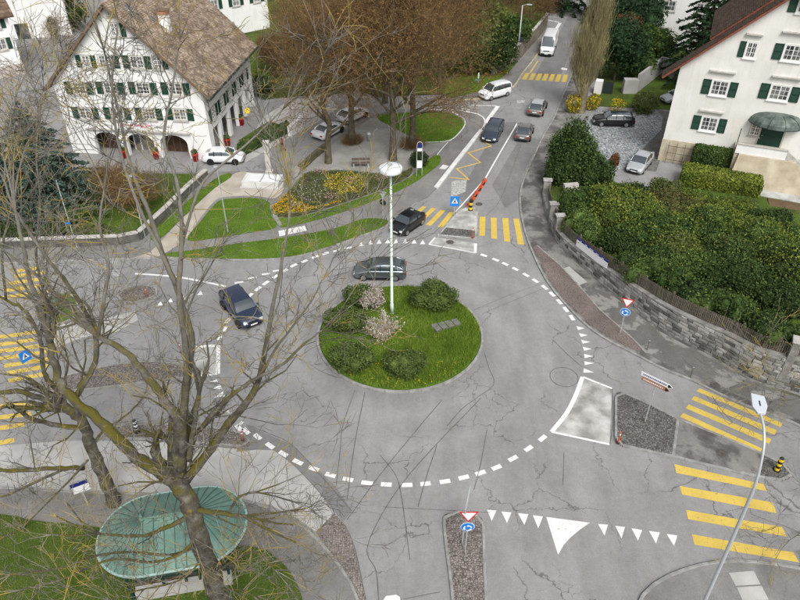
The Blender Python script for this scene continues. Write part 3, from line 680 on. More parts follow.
def grow(S, p, d, L, r, depth, spread=.6, up=.15, nseg=3, nchild=3, lenf=.62, rf=.55, wob=.18, ends=None, minr=.008):
    """recursive branching; appends tapered segments to S"""
    p = np.array(p, float); d = np.array(d, float); d /= np.linalg.norm(d); pts = [p]; ds = [d]; rr = [r]
    for i in range(nseg):
        d = d+RNG.normal(0, wob, 3)+np.array([0, 0, up*.4]); d /= np.linalg.norm(d)
        q = p+d*L/nseg; r2 = max(r*(1-(i+1)/nseg*.55), minr)
        S.append([*p, *q, max(rr[-1], minr), r2]); p = q; pts.append(p); ds.append(d); rr.append(r2)
    if depth <= 0:
        if ends is not None: ends.append(p)
        return
    for c in range(nchild):
        f = RNG.uniform(.35, 1.0) if c else 1.0
        i = min(int(f*nseg), nseg); b = pts[i]
        dd = ds[i]+RNG.normal(0, spread, 3); dd[2] += up
        grow(S, b, dd, L*lenf*RNG.uniform(.75, 1.2), max(rr[i]*rf*(1.25 if c == 0 else 1), minr), depth-1, spread, up, nseg, nchild, lenf, rf, wob, ends, minr)

def bare_tree(name, label, base, height, crown_r, crown_z0, limbs=9, group=None, twigs=5200, buds=5200, seed=1, trunk_r=.38, budmat='bud', twigmat='twig', lean=(0, 0), shape=1.0, budsize=.075, base_skirt=0):
    o = empty(name, label, 'tree', base, 0, group)
    S = []; n = 7; p = np.array([0, 0, -.1]); prev = trunk_r*1.25
    axis = []
    for i in range(n):
        q = np.array([lean[0]*(i+1)/n+RNG.normal(0, .12), lean[1]*(i+1)/n+RNG.normal(0, .12), height*.85*(i+1)/n]); r = trunk_r*(1-.82*(i+1)/n)
        S.append([*p, *q, prev, r]); axis.append((q, r)); p = q; prev = r
    tips = []
    for i in range(limbs):
        f = .22+.7*i/limbs; z = height*.85*f; k = min(int(f*n), n-1); b = axis[k][0]*1.0; b = b*(z/max(b[2], .1)); a = i*2.4+RNG.normal(0, .3)
        rad = crown_r*math.sin(min(PI, PI*(.25+.65*f)))*shape
        e = np.array([math.cos(a), math.sin(a), .65])
        grow(S, b, e, rad*.75, max(axis[k][1]*.55, .06), 2, .55, .22, 3, 3, .6, .55, .14, tips, .02)
    link('trunk', tubes_np(S, 6), 'bark', o)
    # crown: twigs fanned through the crown volume, clustered round the limb tips
    T = np.array(tips); idx = RNG.integers(0, len(T), twigs)
    P = T[idx]+RNG.normal(0, crown_r*.16, (twigs, 3))
    ext = P-np.array([lean[0]*.6, lean[1]*.6, height*.5]); ext /= np.linalg.norm(ext, axis=1, keepdims=True)+1e-9
    D = ext*.5+RNG.normal(0, .55, (twigs, 3))+np.array([0, 0, .15]); D /= np.linalg.norm(D, axis=1, keepdims=True)
    Ln = RNG.uniform(.5, 1.5, (twigs, 1)); Q = P+D*Ln
    keep = P[:, 2] > crown_z0*.75
    seg = np.concatenate([P, Q, np.full((twigs, 1), .016), np.full((twigs, 1), .006)], 1)[keep]
    link('twigs', tubes_np(seg, 3), twigmat, o)
    if buds:
        ii = RNG.integers(0, len(seg), buds); u = RNG.random((buds, 1))
        B = seg[ii, :3]*(1-u)+seg[ii, 3:6]*u+RNG.normal(0, .05, (buds, 3))
        link('crown', leaf_mesh(B, budsize), budmat, o)
    if base_skirt:
        A = RNG.uniform(0, 2*PI, 900); rr = RNG.random(900)*base_skirt; z = RNG.random(900)*1.2*(1-rr/base_skirt*.6)
        p0 = np.stack([np.cos(A)*rr*.6, np.sin(A)*rr*.6, z*.3], 1); p1 = np.stack([np.cos(A)*rr, np.sin(A)*rr, z+.35], 1)
        link('basal_shoots', tubes_np(np.concatenate([p0, p1, np.full((900, 1), .018), np.full((900, 1), .006)], 1), 3), twigmat, o)
    return o
def leafy_tree(name, label, base, lumps, n, size, mat, group=None, trunk=(.3, 4), second=None):
    o = empty(name, label, 'tree', base, 0, group)
    S = []; top = max(l[2] for l in lumps)
    S.append([0, 0, -.1, 0, 0, trunk[1], trunk[0], trunk[0]*.7])
    for l in lumps: S.append([0, 0, trunk[1]*.8, l[0], l[1], l[2], trunk[0]*.4, .05])
    link('trunk', tubes_np(S, 7), 'bark', o)
    P, N = lump_points(lumps, n, (.55, 1.1), .3, .16)
    link('crown', join_np([leaf_mesh(P, size, N, .35), core_mesh(lumps, .55)], 'crown'), mat, o)
    if second: P2, N2 = lump_points(lumps, int(n*second[1]), (.9, 1.18), .3); link('young_leaves', leaf_mesh(P2, size*.8, N2, .3), second[0], o)
    return o
def conifer(name, label, base, h, r, mat, group=None, whorls=13, per=9, droop=.25, z0=.08, needles=46, nsize=.16):
    """branches in whorls, each carrying flat sprays of needles"""
    o = empty(name, label, 'tree', base, 0, group)
    S = [[0, 0, -.1, 0, 0, h, r*.07+.1, .03]]; P = []
    for i in range(whorls):
        f = i/(whorls-1); z = h*(z0+(.97-z0)*f); R_ = r*(1-f)**.8*(.85+.3*RNG.random())+.25
        k = max(4, int(per*(1-f*.5)))
        for j in range(k):
            a = 2*PI*j/k+i*.7+RNG.normal(0, .15); L = R_*RNG.uniform(.75, 1.1)
            p = np.array([0, 0, z]); mid = np.array([math.cos(a)*L*.55, math.sin(a)*L*.55, z+L*.06]); q = np.array([math.cos(a)*L, math.sin(a)*L, z-L*droop])
            S += [[*p, *mid, .05, .035], [*mid, *q, .035, .012]]
            m = int(needles*L/r)+8; u = RNG.random((m, 1))**.7
            B = np.where(u < .55, p+(mid-p)*(u/.55), mid+(q-mid)*((u-.55)/.45))
            side = np.array([-math.sin(a), math.cos(a), 0]); w = RNG.normal(0, .34, (m, 1))*L*.38*(1.15-u)
            B = B+side*w+np.array([0, 0, -1])*np.abs(w)*.25+RNG.normal(0, .05, (m, 3)); P.append(B)
    P = np.concatenate(P); N = np.repeat([[0, 0, 1.]], len(P), 0)
    link('trunk', tubes_np(S, 5), 'bark', o); link('crown', leaf_mesh(P, nsize, N, .55, .45), mat, o)
    return o
def blades(name, pts, h, mat, parent=None, w=.02, lean=.5):
    P = np.asarray(pts, float); n = len(P); a = RNG.uniform(0, 2*PI, n); s = h*RNG.uniform(.5, 1.3, n)
    d = np.stack([np.cos(a), np.sin(a), np.zeros(n)], 1)*w; le = RNG.normal(0, lean, (n, 2))*s[:, None]
    tip = P+np.stack([le[:, 0], le[:, 1], s], 1)
    V = np.stack([P-d, P+d, tip], 1).reshape(-1, 3)
    o = link(name, mesh_np(name, V, np.arange(n*3).reshape(n, 3)), mat, parent)
    return o
def in_poly(xy, poly):
    x, y = xy[:, 0], xy[:, 1]; ins = np.zeros(len(x), bool); n = len(poly); j = n-1
    for i in range(n):
        xi, yi, xj, yj = poly[i][0], poly[i][1], poly[j][0], poly[j][1]
        c = ((yi > y) != (yj > y)) & (x < (xj-xi)*(y-yi)/((yj-yi) or 1e-9)+xi); ins ^= c; j = i
    return ins
def scatter(poly, dens, z):
    P = np.array([[p[0], p[1]] for p in poly]); lo, hi = P.min(0), P.max(0)
    lo = np.maximum(lo, [-60, 12]); hi = np.minimum(hi, [70, 140]); n = int((hi-lo).prod()*dens); q = RNG.uniform(lo, hi, (n, 2)); q = q[in_poly(q, P)]
    return np.c_[q, np.full(len(q), z)]

# ================================================================== LAWN GRASS (uncountable)
for k, dens, h, w in (('sw', 330, .09, .016), ('strip', 170, .08, .022), ('mid', 150, .08, .022), ('bedside', 150, .08, .022), ('tri', 90, .09, .026), ('wedge', 110, .09, .026), ('garden', 45, .14, .03), ('verge', 60, .12, .03)):
    o = blades('grass', scatter(LAWNS[k], dens, .13), h, 'blade_dull' if k in ('sw', 'garden') else 'blade', w=w)
    tag(o, {'sw': 'short green grass on the lawn round the green shelter', 'strip': 'mown grass of the long strip along the roundabout kerb', 'mid': 'mown grass beside the stone fountain', 'bedside': 'mown grass edging the flower bed', 'tri': 'grass on the corner lawn by the side street', 'wedge': 'grass wedge beside the beige footpath', 'garden': 'rough grass below the arcaded white house', 'verge': 'grass on the verge under the street lamp'}[k], 'grass', kind='stuff')

# ================================================================== CENTRAL ISLAND
IC = Vector((0, 39.44, 0)); IR = 6.12
ring = [IC+Vector((math.cos(a*2*PI/96), math.sin(a*2*PI/96), 0))*(IR-.1) for a in range(96)]
m = MB(); prof = [(IR-.18, .05)]+[(IR*f-.18*f, .12+.42*(1-f*f)) for f in (.97, .85, .7, .5, .3, .12)]
m.lathe(prof, 64); ci = m.build('roundabout_island', 'lawn', smooth=True, loc=IC); tag(ci, kind='structure')
kc = kerb('kerb_stones', [Vector((p.x-IC.x, p.y-IC.y, 0)) for p in ring], .2, .15, 'kerb', ci, .8, True)
def isl_z(x, y): f = min(math.hypot(x-IC.x, y-IC.y)/IR, 1); return .12+.42*(1-f*f)
q = RNG.uniform(-IR, IR, (52000, 2)); rr = np.hypot(q[:, 0], q[:, 1]); q = q[rr < IR-.28]; rr = np.hypot(q[:, 0], q[:, 1])/IR
pts = np.c_[q[:, 0]+IC.x, q[:, 1]+IC.y, .10+.42*(1-rr**2)]
tall = (q[:, 0] > .3) | (q[:, 1] < -3.2)
tag(blades('tall_grass', pts[tall], .28, 'blade', w=.022, lean=.4), 'long fresh green grass on the right half of the roundabout island', 'grass', kind='stuff')
tag(blades('meadow_grass', pts[~tall], .16, 'blade', w=.022, lean=.5), 'shorter weedy grass between the island shrubs', 'grass', kind='stuff')
fl = pts[(q[:, 1] < -3.5)]; fl = fl[RNG.random(len(fl)) < .06]; fl[:, 2] += .25
tag(link('meadow_flowers', leaf_mesh(fl, .045), 'fl_yellow'), 'tiny yellow flowers in the grass at the island front edge', 'flowers', kind='stuff')
def on_isl(px, py, dz=.2):
    p = g(px, py, dz); return Vector((p.x, p.y, isl_z(p.x, p.y)-.05))
G_ = 'rounded shrubs on the roundabout island'
shrub('rounded_shrub', 'largest clipped shrub on the roundabout island, right of the lamp post', 'shrub', on_isl(434, 306), rlumps(7, 1.85, 1.6, 1.8, 3, .42), 7500, .085, 'leaf_shrub', G_)
shrub('rounded_shrub', 'dark round shrub nearest the front kerb of the roundabout island', 'shrub', on_isl(403, 373), rlumps(6, 1.45, 1.3, 1.65, 5, .4), 6500, .075, 'leaf_shrub', G_)
shrub('rounded_shrub', 'broad leafy shrub at the front left kerb of the roundabout island', 'shrub', on_isl(351, 366), rlumps(7, 1.6, 1.45, 1.7, 8, .42), 6500, .08, 'leaf_shrub', G_)
shrub('rounded_shrub', 'shrub by the left kerb of the roundabout island, behind the front one', 'shrub', on_isl(346, 328), rlumps(6, 1.5, 1.35, 1.55, 13, .42), 6500, .08, 'leaf_shrub', G_)
shrub('rounded_shrub', 'dark shrub at the back of the island behind the blossom', 'shrub', on_isl(362, 304), rlumps(6, 1.4, 1.3, 1.4, 17, .42), 5500, .08, 'leaf_shrub', G_)
def blossom(label, loc, h, r, seed):
    o = empty('blossom_shrub', label, 'shrub', loc, 0, 'pale pink blossom shrubs'); S = []; ends = []
    for i in range(9):
        a = 2*PI*i/9; grow(S, (math.cos(a)*.1, math.sin(a)*.1, 0), (math.cos(a)*.55, math.sin(a)*.55, 1), h*.55, .035, 2, .42, .2, 3, 3, .62, .6, .15, ends, .008)
    link('branches', tubes_np(S, 4), 'bark', o)
    E_ = np.array(ends); P = E_[RNG.integers(0, len(E_), 2300)]+RNG.normal(0, r*.13, (2300, 3)); P = P[P[:, 2] > h*.25]
    link('blossoms', leaf_mesh(P, .062), 'blossom', o)
    P = E_[RNG.integers(0, len(E_), 350)]+RNG.normal(0, r*.16, (350, 3)); link('young_leaves', leaf_mesh(P, .05), 'leaf_lime', o)
blossom('pale pink blossoming shrub in front of the tall lamp post', on_isl(384.5, 343), 1.75, 1.5, 1)
blossom('pink blossoming shrub left of the lamp post, farther back', on_isl(374, 310), 1.5, 1.2, 2)
sl = empty('stepping_slabs', 'row of four dark stone slabs sunk in the island grass', 'paving', (0, 0, 0))
A, B, C_, D_ = [on_isl(*p, .45)+Vector((0, 0, .03)) for p in ((430, 327), (457, 319), (461.5, 324), (436, 333))]
for k in range(4):
    a, b = k/4+.015, (k+1)/4-.015
    MB().prism([A.lerp(B, a), A.lerp(B, b), D_.lerp(C_, b), D_.lerp(C_, a)], .22).build('slab', M('dark_slab', (.13, .13, .12), (.2, .195, .18), 4, speck=.15), sl)
# tall central lamp
lb = g(392, 318); lb.z = isl_z(lb.x, lb.y)-.05; LT = hgt(lb, 166)
lm = empty('mast_lamp', 'tall pale green mast lamp with a white disc head on the island', 'street lamp', lb)
MB().tube([(0, 0, 0), (0, 0, .9), (0, 0, .92), (0, 0, LT-lb.z-.25)], [.14, .14, .105, .075], 14).build('pole', 'pole_green', lm, True)
MB().lathe([(.17, 0), (.17, .06), (.12, .10)], 14).build('base_collar', 'pole_green', lm)
h = LT-lb.z
MB().lathe([(.12, h-.42), (.60, h-.40), (.74, h-.37), (.76, h-.30), (.76, h-.10), (.72, h-.04), (.40, h+.03), (.15, h+.06)], 36).build('lamp_head', M('lamp_white', (.66, .69, .71), None, rough=.35), lm, True)
MB().lathe([(.14, h+.08), (.14, h+.13), (.05, h+.15)], 12).build('cap', 'galv', lm)
# ================================================================== EAST RETAINING WALL, FENCE, GARDEN
WB = [(543, 190), (544, 203), (548, 219), (557, 241), (574, 260), (600, 282), (628, 305), (657, 326), (690, 345), (720, 360), (750, 377), (800, 392), (840, 402)]
WP = spline([g(*p) for p in WB], 6)
cum = [0.]
for i in range(len(WP)-1): cum.append(cum[-1]+(WP[i+1]-WP[i]).length)
WL = cum[-1]
def wp(d):
    d = min(max(d, 0), WL-1e-4)
    for i in range(len(WP)-1):
        if d <= cum[i+1]:
            t = (d-cum[i])/(cum[i+1]-cum[i]); T = (WP[i+1]-WP[i]).normalized(); return WP[i].lerp(WP[i+1], t), T, Vector((-T.y, T.x, 0))
WH = [(0, .5), (5, .65), (9, .95), (12.5, 1.2), (20, 1.95), (28, 2.35), (33, 2.6), (60, 2.7)]
def wh(d): return lerp_tab0(WH, d)
def lerp_tab0(tab, x):
    for i in range(len(tab)-1):
        if x <= tab[i+1][0]: a, b = tab[i], tab[i+1]; return a[1]+(b[1]-a[1])*min(max((x-a[0])/(b[0]-a[0]), 0), 1)
    return tab[-1][1]
wall = empty('retaining_wall', 'long curved grey stone retaining wall below the garden fence', 'wall', WP[0])
W0 = WP[0]
# mortar core
m = MB(); N_ = 60; base = []
for i in range(N_+1):
    d = WL*i/N_; p, T, nn = wp(d); h = wh(d)-.05; p = p-W0
    base.append([p+nn*.06+Vector((0, 0, -.05)), p+nn*.06+Vector((0, 0, h)), p+nn*.46+Vector((0, 0, h)), p+nn*.46+Vector((0, 0, -.05))])
for r in base: m.v += r
for i in range(N_):
    for j in range(4): q = (j+1) % 4; m.f.append([i*4+j, (i+1)*4+j, (i+1)*4+q, i*4+q])
m.build('mortar_core', 'mortar', wall)
_sh = []
SM = [M('wall_stone_%s' % k, a, b, 1.6, .95, .5, 9, speck=.22, detail=8) for k, a, b in (('pale', (.25, .245, .23), (.43, .42, .395)), ('grey', (.17, .165, .155), (.31, .30, .28)), ('dark', (.07, .07, .064), (.18, .175, .16)))]
def stone_mesh(seed):
    r = random.Random(seed); b = MB(); b.box(-.5, .5, -.12, .12, 0, 1)
    for v in b.v: v.x += r.uniform(-.02, .02); v.z += r.uniform(-.03, .03); v.y += r.uniform(-.012, .012)
    # chamfered rough face: add bulge
    b.v.append(Vector((r.uniform(-.15, .15), -.135-r.uniform(0, .02), .5+r.uniform(-.1, .1)))); k = len(b.v)-1
    f = b.f.pop(2); 
    for i in range(4): b.f.append([f[i], f[(i+1) % 4], k])
    return b.mesh('stone')
SMESH = [stone_mesh(i) for i in range(9)]
SMESHM = []
for i, me in enumerate(SMESH):
    for k in range(3):
        c_ = me.copy(); c_.materials.append(SM[k]); SMESHM.append((k, c_))
specs = []; rows_h = .27
for row in range(11):
    z = row*rows_h; d = random.uniform(-.3, 0)
    while d < WL:
        L = random.uniform(.42, .95); mid = d+L/2
        if .0 < mid < WL-.1 and wh(mid)-.10-z > .12:
            p, T, nn = wp(mid); specs.append((p-W0+Vector((0, 0, z+.02)), math.atan2(T.y, T.x), (L-.03, 1, min(rows_h, wh(mid)-.10-z)-.025), random.choices((0, 1, 2), (5, 5, 3))[0], random.randrange(9), (p-Vector((0, 0, CAMH))).length+(0 if abs(p.x/p.y) < .62 else 50)))
        d += L
specs.sort(key=lambda q: q[5])
rest = [MB(), MB(), MB()]
for i, (lo_, an, sc_, kk, sd, _d) in enumerate(specs):
    me = SMESHM[sd*3+kk][1]
    if i < 290:
        o = bpy.data.objects.new('stone', me); COL.objects.link(o); o.parent = wall; o.location = lo_; o.rotation_euler = (0, 0, an); o.scale = sc_
    else:
        mt = Matrix.Translation(lo_)@Matrix.Rotation(an, 4, 'Z')@Matrix.Diagonal((*sc_, 1)); r = rest[kk]; b0 = len(r.v)
        r.v += [mt@v.co for v in me.vertices]; r.f += [[b0+j for j in pl.vertices] for pl in me.polygons]
for kk in range(3):
    if rest[kk].v: rest[kk].build('far_stones', SM[kk], wall)['kind'] = 'stuff'
# coping slabs
d = 0
while d < WL-.3:
    L = 1.5; p, T, nn = wp(d+L/2); h = wh(d+L/2)
    o = MB().box(-L/2+.01, L/2-.01, -.10, .5, -.09, .02).build('coping_stone', SM[1], wall, loc=p-W0+Vector((0, 0, h)), rot=(0, math.atan2(-(wh(min(d+L, WL))-wh(d)), L), math.atan2(T.y, T.x))); d += L
# fence of pickets on the coping
fence = empty('picket_fence', 'weathered brown picket fence along the top of the stone wall', 'fence', W0)
m = MB(); d = 2.0; i = 0
FS = 6.5
while d < WL-.2:
    if d > 1:
        p, T, nn = wp(d); h = wh(d); ph = 1.0+random.uniform(-.03, .03); q = p-W0+nn*.3; mt = Matrix.Translation(q+Vector((0, 0, h)))@Matrix.Rotation(math.atan2(T.y, T.x), 4, 'Z')
        m.box(-.045, .045, -.012, .012, .08, ph, mt)
    d += .135
o = m.build('pickets', 'wood', fence); o['kind'] = 'stuff'
for zz_ in (.28, .8):
    m = MB(); pts = []
    for k in range(70):
        d = 2+(WL-2.2)*k/69; p, T, nn = wp(d); pts.append(p-W0+nn*.34+Vector((0, 0, wh(d)+zz_)))
    m.tube(pts, .04, 4).build('rail', 'wood', fence)
d = 2
while d < WL:
    p, T, nn = wp(d); MB().box(-.06, .06, -.06, .06, 0, 1.12).build('post', 'wood', fence, loc=p-W0+nn*.4+Vector((0, 0, wh(d))), rot=(0, 0, math.atan2(T.y, T.x))); d += 2.6
for px, py, lab in ((547.5, 197, 'grey stone gate pillar nearest the bushy conifer'), (553.5, 223, 'middle grey stone pillar where the wall begins'), (561.5, 237, 'grey stone pillar nearest the white banner'), (759, 352, 'grey stone pillar breaking the fence near the right edge')):
    if px < 700: b = g(px, py); dd = min(range(200), key=lambda k: (wp(WL*k/200)[0]-b).length)*WL/200
    else: dd = 31.5
    p, T, nn = wp(dd); P_ = empty('gate_pillar', lab, 'pillar', p+nn*.25, math.atan2(T.y, T.x), 'stone pillars along the wall')
    hh = wh(dd)+1.25 if px < 700 else wh(dd)+1.3
    MB().box(-.24, .24, -.40, .30, 0, hh).build('shaft', SM[1], P_, bevel=.02); MB().prism([(-.32, -.48, hh), (.32, -.48, hh), (.32, .38, hh), (-.32, .38, hh)], .12).build('capstone', SM[0], P_, bevel=.03)
# banner
b0, b1 = g(573, 262), g(602, 284)
dd = min(range(300), key=lambda k: (wp(WL*k/300)[0]-g(588, 272)).length)*WL/300; p, T, nn = wp(dd)
bn = empty('banner', 'long white banner with a blue upper edge on the fence', 'banner', p+Vector((0, 0, wh(dd)))-nn*.05, math.atan2(T.y, T.x))
MB().box(-1.95, 1.95, -.02, .02, .10, .74).build('cloth', 'signwhite', bn); MB().box(-1.96, 1.96, -.024, .024, .742, .90).build('blue_edge', 'navy', bn)
for x in (-1.8, -.6, .6, 1.8): MB().box(x-.015, x+.015, -.03, .2, .5, .54).build('tie', 'black', bn)
for x, w_, z_ in ((-1.75, .12, .45), (-1.5, .16, .73), (-.9, .3, .73), (-.3, .5, .73), (.5, .35, .73), (1.2, .3, .73)):
    MB().box(x, x+w_, -.027, -.0245, z_+.05, z_+.11).build('lettering', 'signwhite' if z_ > .7 else 'navy', bn)

# raised garden ground behind the wall
GB = []
for i in range(41):
    d = WL*i/40; p, T, nn = wp(d); GB.append(p+nn*.4+Vector((0, 0, wh(d)-.25)))
m = MB(); back = [g(556, 165), g(575, 168), g(600, 178), g(640, 188), g(690, 185), g(740, 187), g(800, 195), g(860, 215)]
bk = spline(back, 6); nb = len(bk)
for i in range(41):
    q = bk[min(int(i*(nb-1)/40), nb-1)]; m.v += [GB[i], GB[i].lerp(q, .5)+Vector((0, 0, .1)), Vector((q.x, q.y, .1))]
for i in range(40):
    for j in range(2): m.f.append([i*3+j, (i+1)*3+j, (i+1)*3+j+1, i*3+j+1])
o = m.build('garden_bank', 'slope', smooth=True); tag(o, kind='structure')
if o.data.polygons[0].normal.z < 0: o.data.flip_normals()
def gz(x, y):
    """ground height of the bank at x,y"""
    best = min(range(0, 101), key=lambda k: (wp(WL*k/100)[0]-Vector((x, y, 0))).length); p, T, nn = wp(WL*best/100)
    dist = (Vector((x, y, 0))-p).dot(nn); return max(.05, (wh(WL*best/100)-.25)*max(0, 1-dist/14))
def gb(px, py, z=1.0):
    p = g(px, py, z); return Vector((p.x, p.y, gz(p.x, p.y)))
GS = 'dense garden shrubs above the wall'
sh = [  # px, py (foot), rx, ry, h, seed, mat, second, label
 (577, 214, 2.1, 1.9, 3.2, 21, 'leaf_mid', None, 'round dark green shrub beside the garden steps'),
 (622, 226, 3.2, 2.4, 3.8, 22, 'leaf_mid', ('leaf_lime', .7), 'bushy yellow-green shrub directly behind the white banner'),
 (618, 250, 1.8, 1.4, 2.2, 23, 'leaf_dark', ('leaf_mid', .4), 'low dark shrub behind the right end of the banner'),
 (655, 246, 3.2, 2.2, 3.2, 24, 'leaf_mid', ('leaf_lime', .2), 'wide green shrub halfway along the fence'),
 (652, 275, 2.2, 1.5, 2.2, 25, 'leaf_dark', ('leaf_mid', .4), 'dark low shrub leaning on the middle of the fence'),
 (672, 218, 2.9, 2.2, 3.0, 26, 'leaf_olive', ('leaf_brown', .35), 'olive shrub behind the forsythia'),
 (706, 240, 3.4, 2.5, 3.6, 27, 'leaf_mid', ('leaf_lime', .3), 'largest green shrub in the middle of the garden'),
 (693, 282, 2.6, 1.8, 2.6, 28, 'leaf_mid', ('leaf_lime', .1), 'leafy green shrub against the right half of the fence'),
 (748, 252, 3.3, 2.4, 3.5, 29, 'leaf_mid', ('leaf_lime', .3), 'green shrub with yellow tips below the stair block'),
 (735, 294, 2.6, 1.9, 2.7, 30, 'leaf_dark', ('leaf_mid', .5), 'green shrub by the right stone pillar'),
 (788, 280, 3.0, 2.3, 3.3, 31, 'leaf_dark', ('leaf_lime', .35), 'green shrub at the right picture edge above the fence'),
 (783, 318, 2.4, 1.8, 2.5, 32, 'leaf_dark', ('leaf_mid', .3), 'dark shrub at the right picture edge behind the last pickets'),
 (694, 208, 2.6, 1.7, 2.2, 33, 'leaf_lime', ('leaf_mid', .4), 'yellow-green shrub in front of the clipped hedge'),
 (752, 222, 2.2, 1.6, 2.0, 34, 'leaf_dark', ('leaf_mid', .3), 'dark green shrub beside the beige stair foot'),
 (625, 198, 1.9, 1.5, 2.2, 35, 'leaf_dark', ('leaf_mid', .3), 'dark shrub in front of the parked silver car'),
 (663, 192, 1.4, 1.2, 2.2, 36, 'leaf_olive', None, 'loose olive shrub by the house trellis'),
 (726, 216, 2.8, 1.8, 2.6, 37, 'leaf_lime', ('leaf_mid', .35), 'yellow-tipped shrub below the low clipped hedge'),
 (786, 244, 2.6, 2.0, 2.6, 38, 'leaf_mid', ('leaf_lime', .2), 'green shrub at the right edge below the brown bed'),
 (640, 214, 1.9, 1.5, 2.4, 39, 'leaf_mid', ('leaf_lime', .3), 'green shrub left of the forsythia'),
 (598, 206, 1.8, 1.5, 2.6, 40, 'leaf_mid', ('leaf_lime', .3), 'green shrub right of the garden steps'),
 (772, 222, 1.9, 1.5, 1.9, 46, 'leaf_dark', ('leaf_mid', .3), 'dark shrub between the stair path and the brown bed'),
 (800, 262, 2.2, 1.8, 2.6, 47, 'leaf_mid', ('leaf_lime', .3), 'green shrub below the brown bed at the right edge'),
 (758, 238, 2.4, 1.9, 2.6, 48, 'leaf_mid', ('leaf_lime', .3), 'green shrub left of the brown bed'),
 (822, 300, 2.6, 2.0, 2.8, 41, 'leaf_mid', ('leaf_lime', .2), 'green shrub only half inside the right picture edge'),
 (672, 262, 2.2, 1.7, 2.8, 43, 'leaf_olive', ('leaf_lime', .25), 'green shrub between the middle and right half of the fence'),
 (722, 268, 2.4, 1.8, 3.0, 45, 'leaf_mid', ('leaf_olive', .3), 'olive-tipped shrub in front of the largest green shrub'),
]
for px, py, rx, ry, h, sd, mt_, sec, lab in sh:
    shrub('garden_shrub', lab, 'shrub', gb(px, py), rlumps(8, rx, ry, h, sd, .36), int(2300*rx*ry**.5), .10, mt_, GS, sec, reach=(.98, 1.34))
_ord = ['first', 'second', 'third', 'fourth', 'fifth', 'sixth', 'seventh', 'eighth', 'ninth', 'tenth', 'eleventh', 'twelfth', 'thirteenth', 'fourteenth', 'fifteenth', 'sixteenth', 'seventeenth', 'eighteenth', 'nineteenth', 'twentieth']
_bd = min(range(300), key=lambda k: (wp(WL*k/300)[0]-g(588, 272)).length)*WL/300
d = 8.0; k = 0
while d < WL-.5 and k < 20:
    if 9.5 < d < 17.5 and abs(d-_bd) < 2.6: d += 1.9; continue
    p, T, nn = wp(d); r_ = 1.15+.25*math.sin(k*2.1)
    shrub('fence_shrub', 'low green shrub pressed against the fence, %s from the gate pillars' % _ord[k], 'shrub', p+nn*(1.75+.2*math.cos(k))+Vector((0, 0, wh(d)-.3)), rlumps(6, r_*1.35, 1.2, 2.1+.35*math.sin(k*1.7), 200+k, .42), 2200, .095, ('leaf_dark', 'leaf_mid', 'leaf_mid')[k % 3], 'low shrubs along the fence', ('leaf_mid', .3) if k % 3 == 0 else ('leaf_lime', .12), reach=(.98, 1.25)); d += 1.9; k += 1
shrub('forsythia', 'yellow flowering forsythia among the green garden shrubs', 'shrub', gb(644, 207), rlumps(5, .9, .8, 2.0, 41, .4), 900, .09, 'leaf_yellow', None, ('leaf_lime', .4), core=False)
shrub('rusty_shrub', 'small rust-brown shrub at the edge of the sett yard', 'shrub', g(614, 165, .1), rlumps(5, .6, .6, 1.3, 42, .4), 900, .08, 'leaf_rust')
# bushy conifer at the pavement bend
shrub('bushy_yew', 'tall dark green bushy yew at the bend of the pavement', 'shrub', g(567, 182, .1), [(0, 0, 2.2, 2.0, 1.8, 2.4), (-.8, .3, 3.6, 1.3, 1.2, 1.6), (.9, -.2, 3.4, 1.4, 1.3, 1.7), (.2, .3, 4.9, 1.2, 1.1, 1.5), (-1.2, -.5, 1.4, 1.2, 1.2, 1.4), (1.5, .1, 1.5, 1.2, 1.1, 1.5)], 8200, .12, 'leaf_dark', None, ('leaf_mid', .6), reach=(.95, 1.3))
shrub('broad_yew', 'lower green yew between the pavement and the garden steps', 'shrub', g(590, 186, .1), rlumps(7, 2.0, 1.7, 3.4, 44, .4), 4200, .12, 'leaf_dark', None, ('leaf_mid', .5), reach=(.95, 1.25))
shrub('clipped_ball', 'olive green clipped ball shrub beside the black parked car', 'shrub', g(643, 112.5), [(0, 0, 1.2, 1.55, 1.35, 1.35)], 2600, .09, 'leaf_olive')
shrub('clipped_ball', 'dark green clipped ball behind the bus stop sign', 'shrub', g(419, 166, .12), [(0, 0, .8, .95, .9, .85)], 1800, .08, 'leaf_dark')
hp = lambda pts: [g(*p, .05) for p in pts]
# steps in the garden
st = empty('garden_steps', 'flight of grey stone steps between the dark yews', 'steps', g(578, 205, .3), .15)
for k in range(6): MB().box(-.7, .7, k*.42, k*.42+.46, k*.18-.3, k*.18+.14).build('step', 'stone_trim', st)
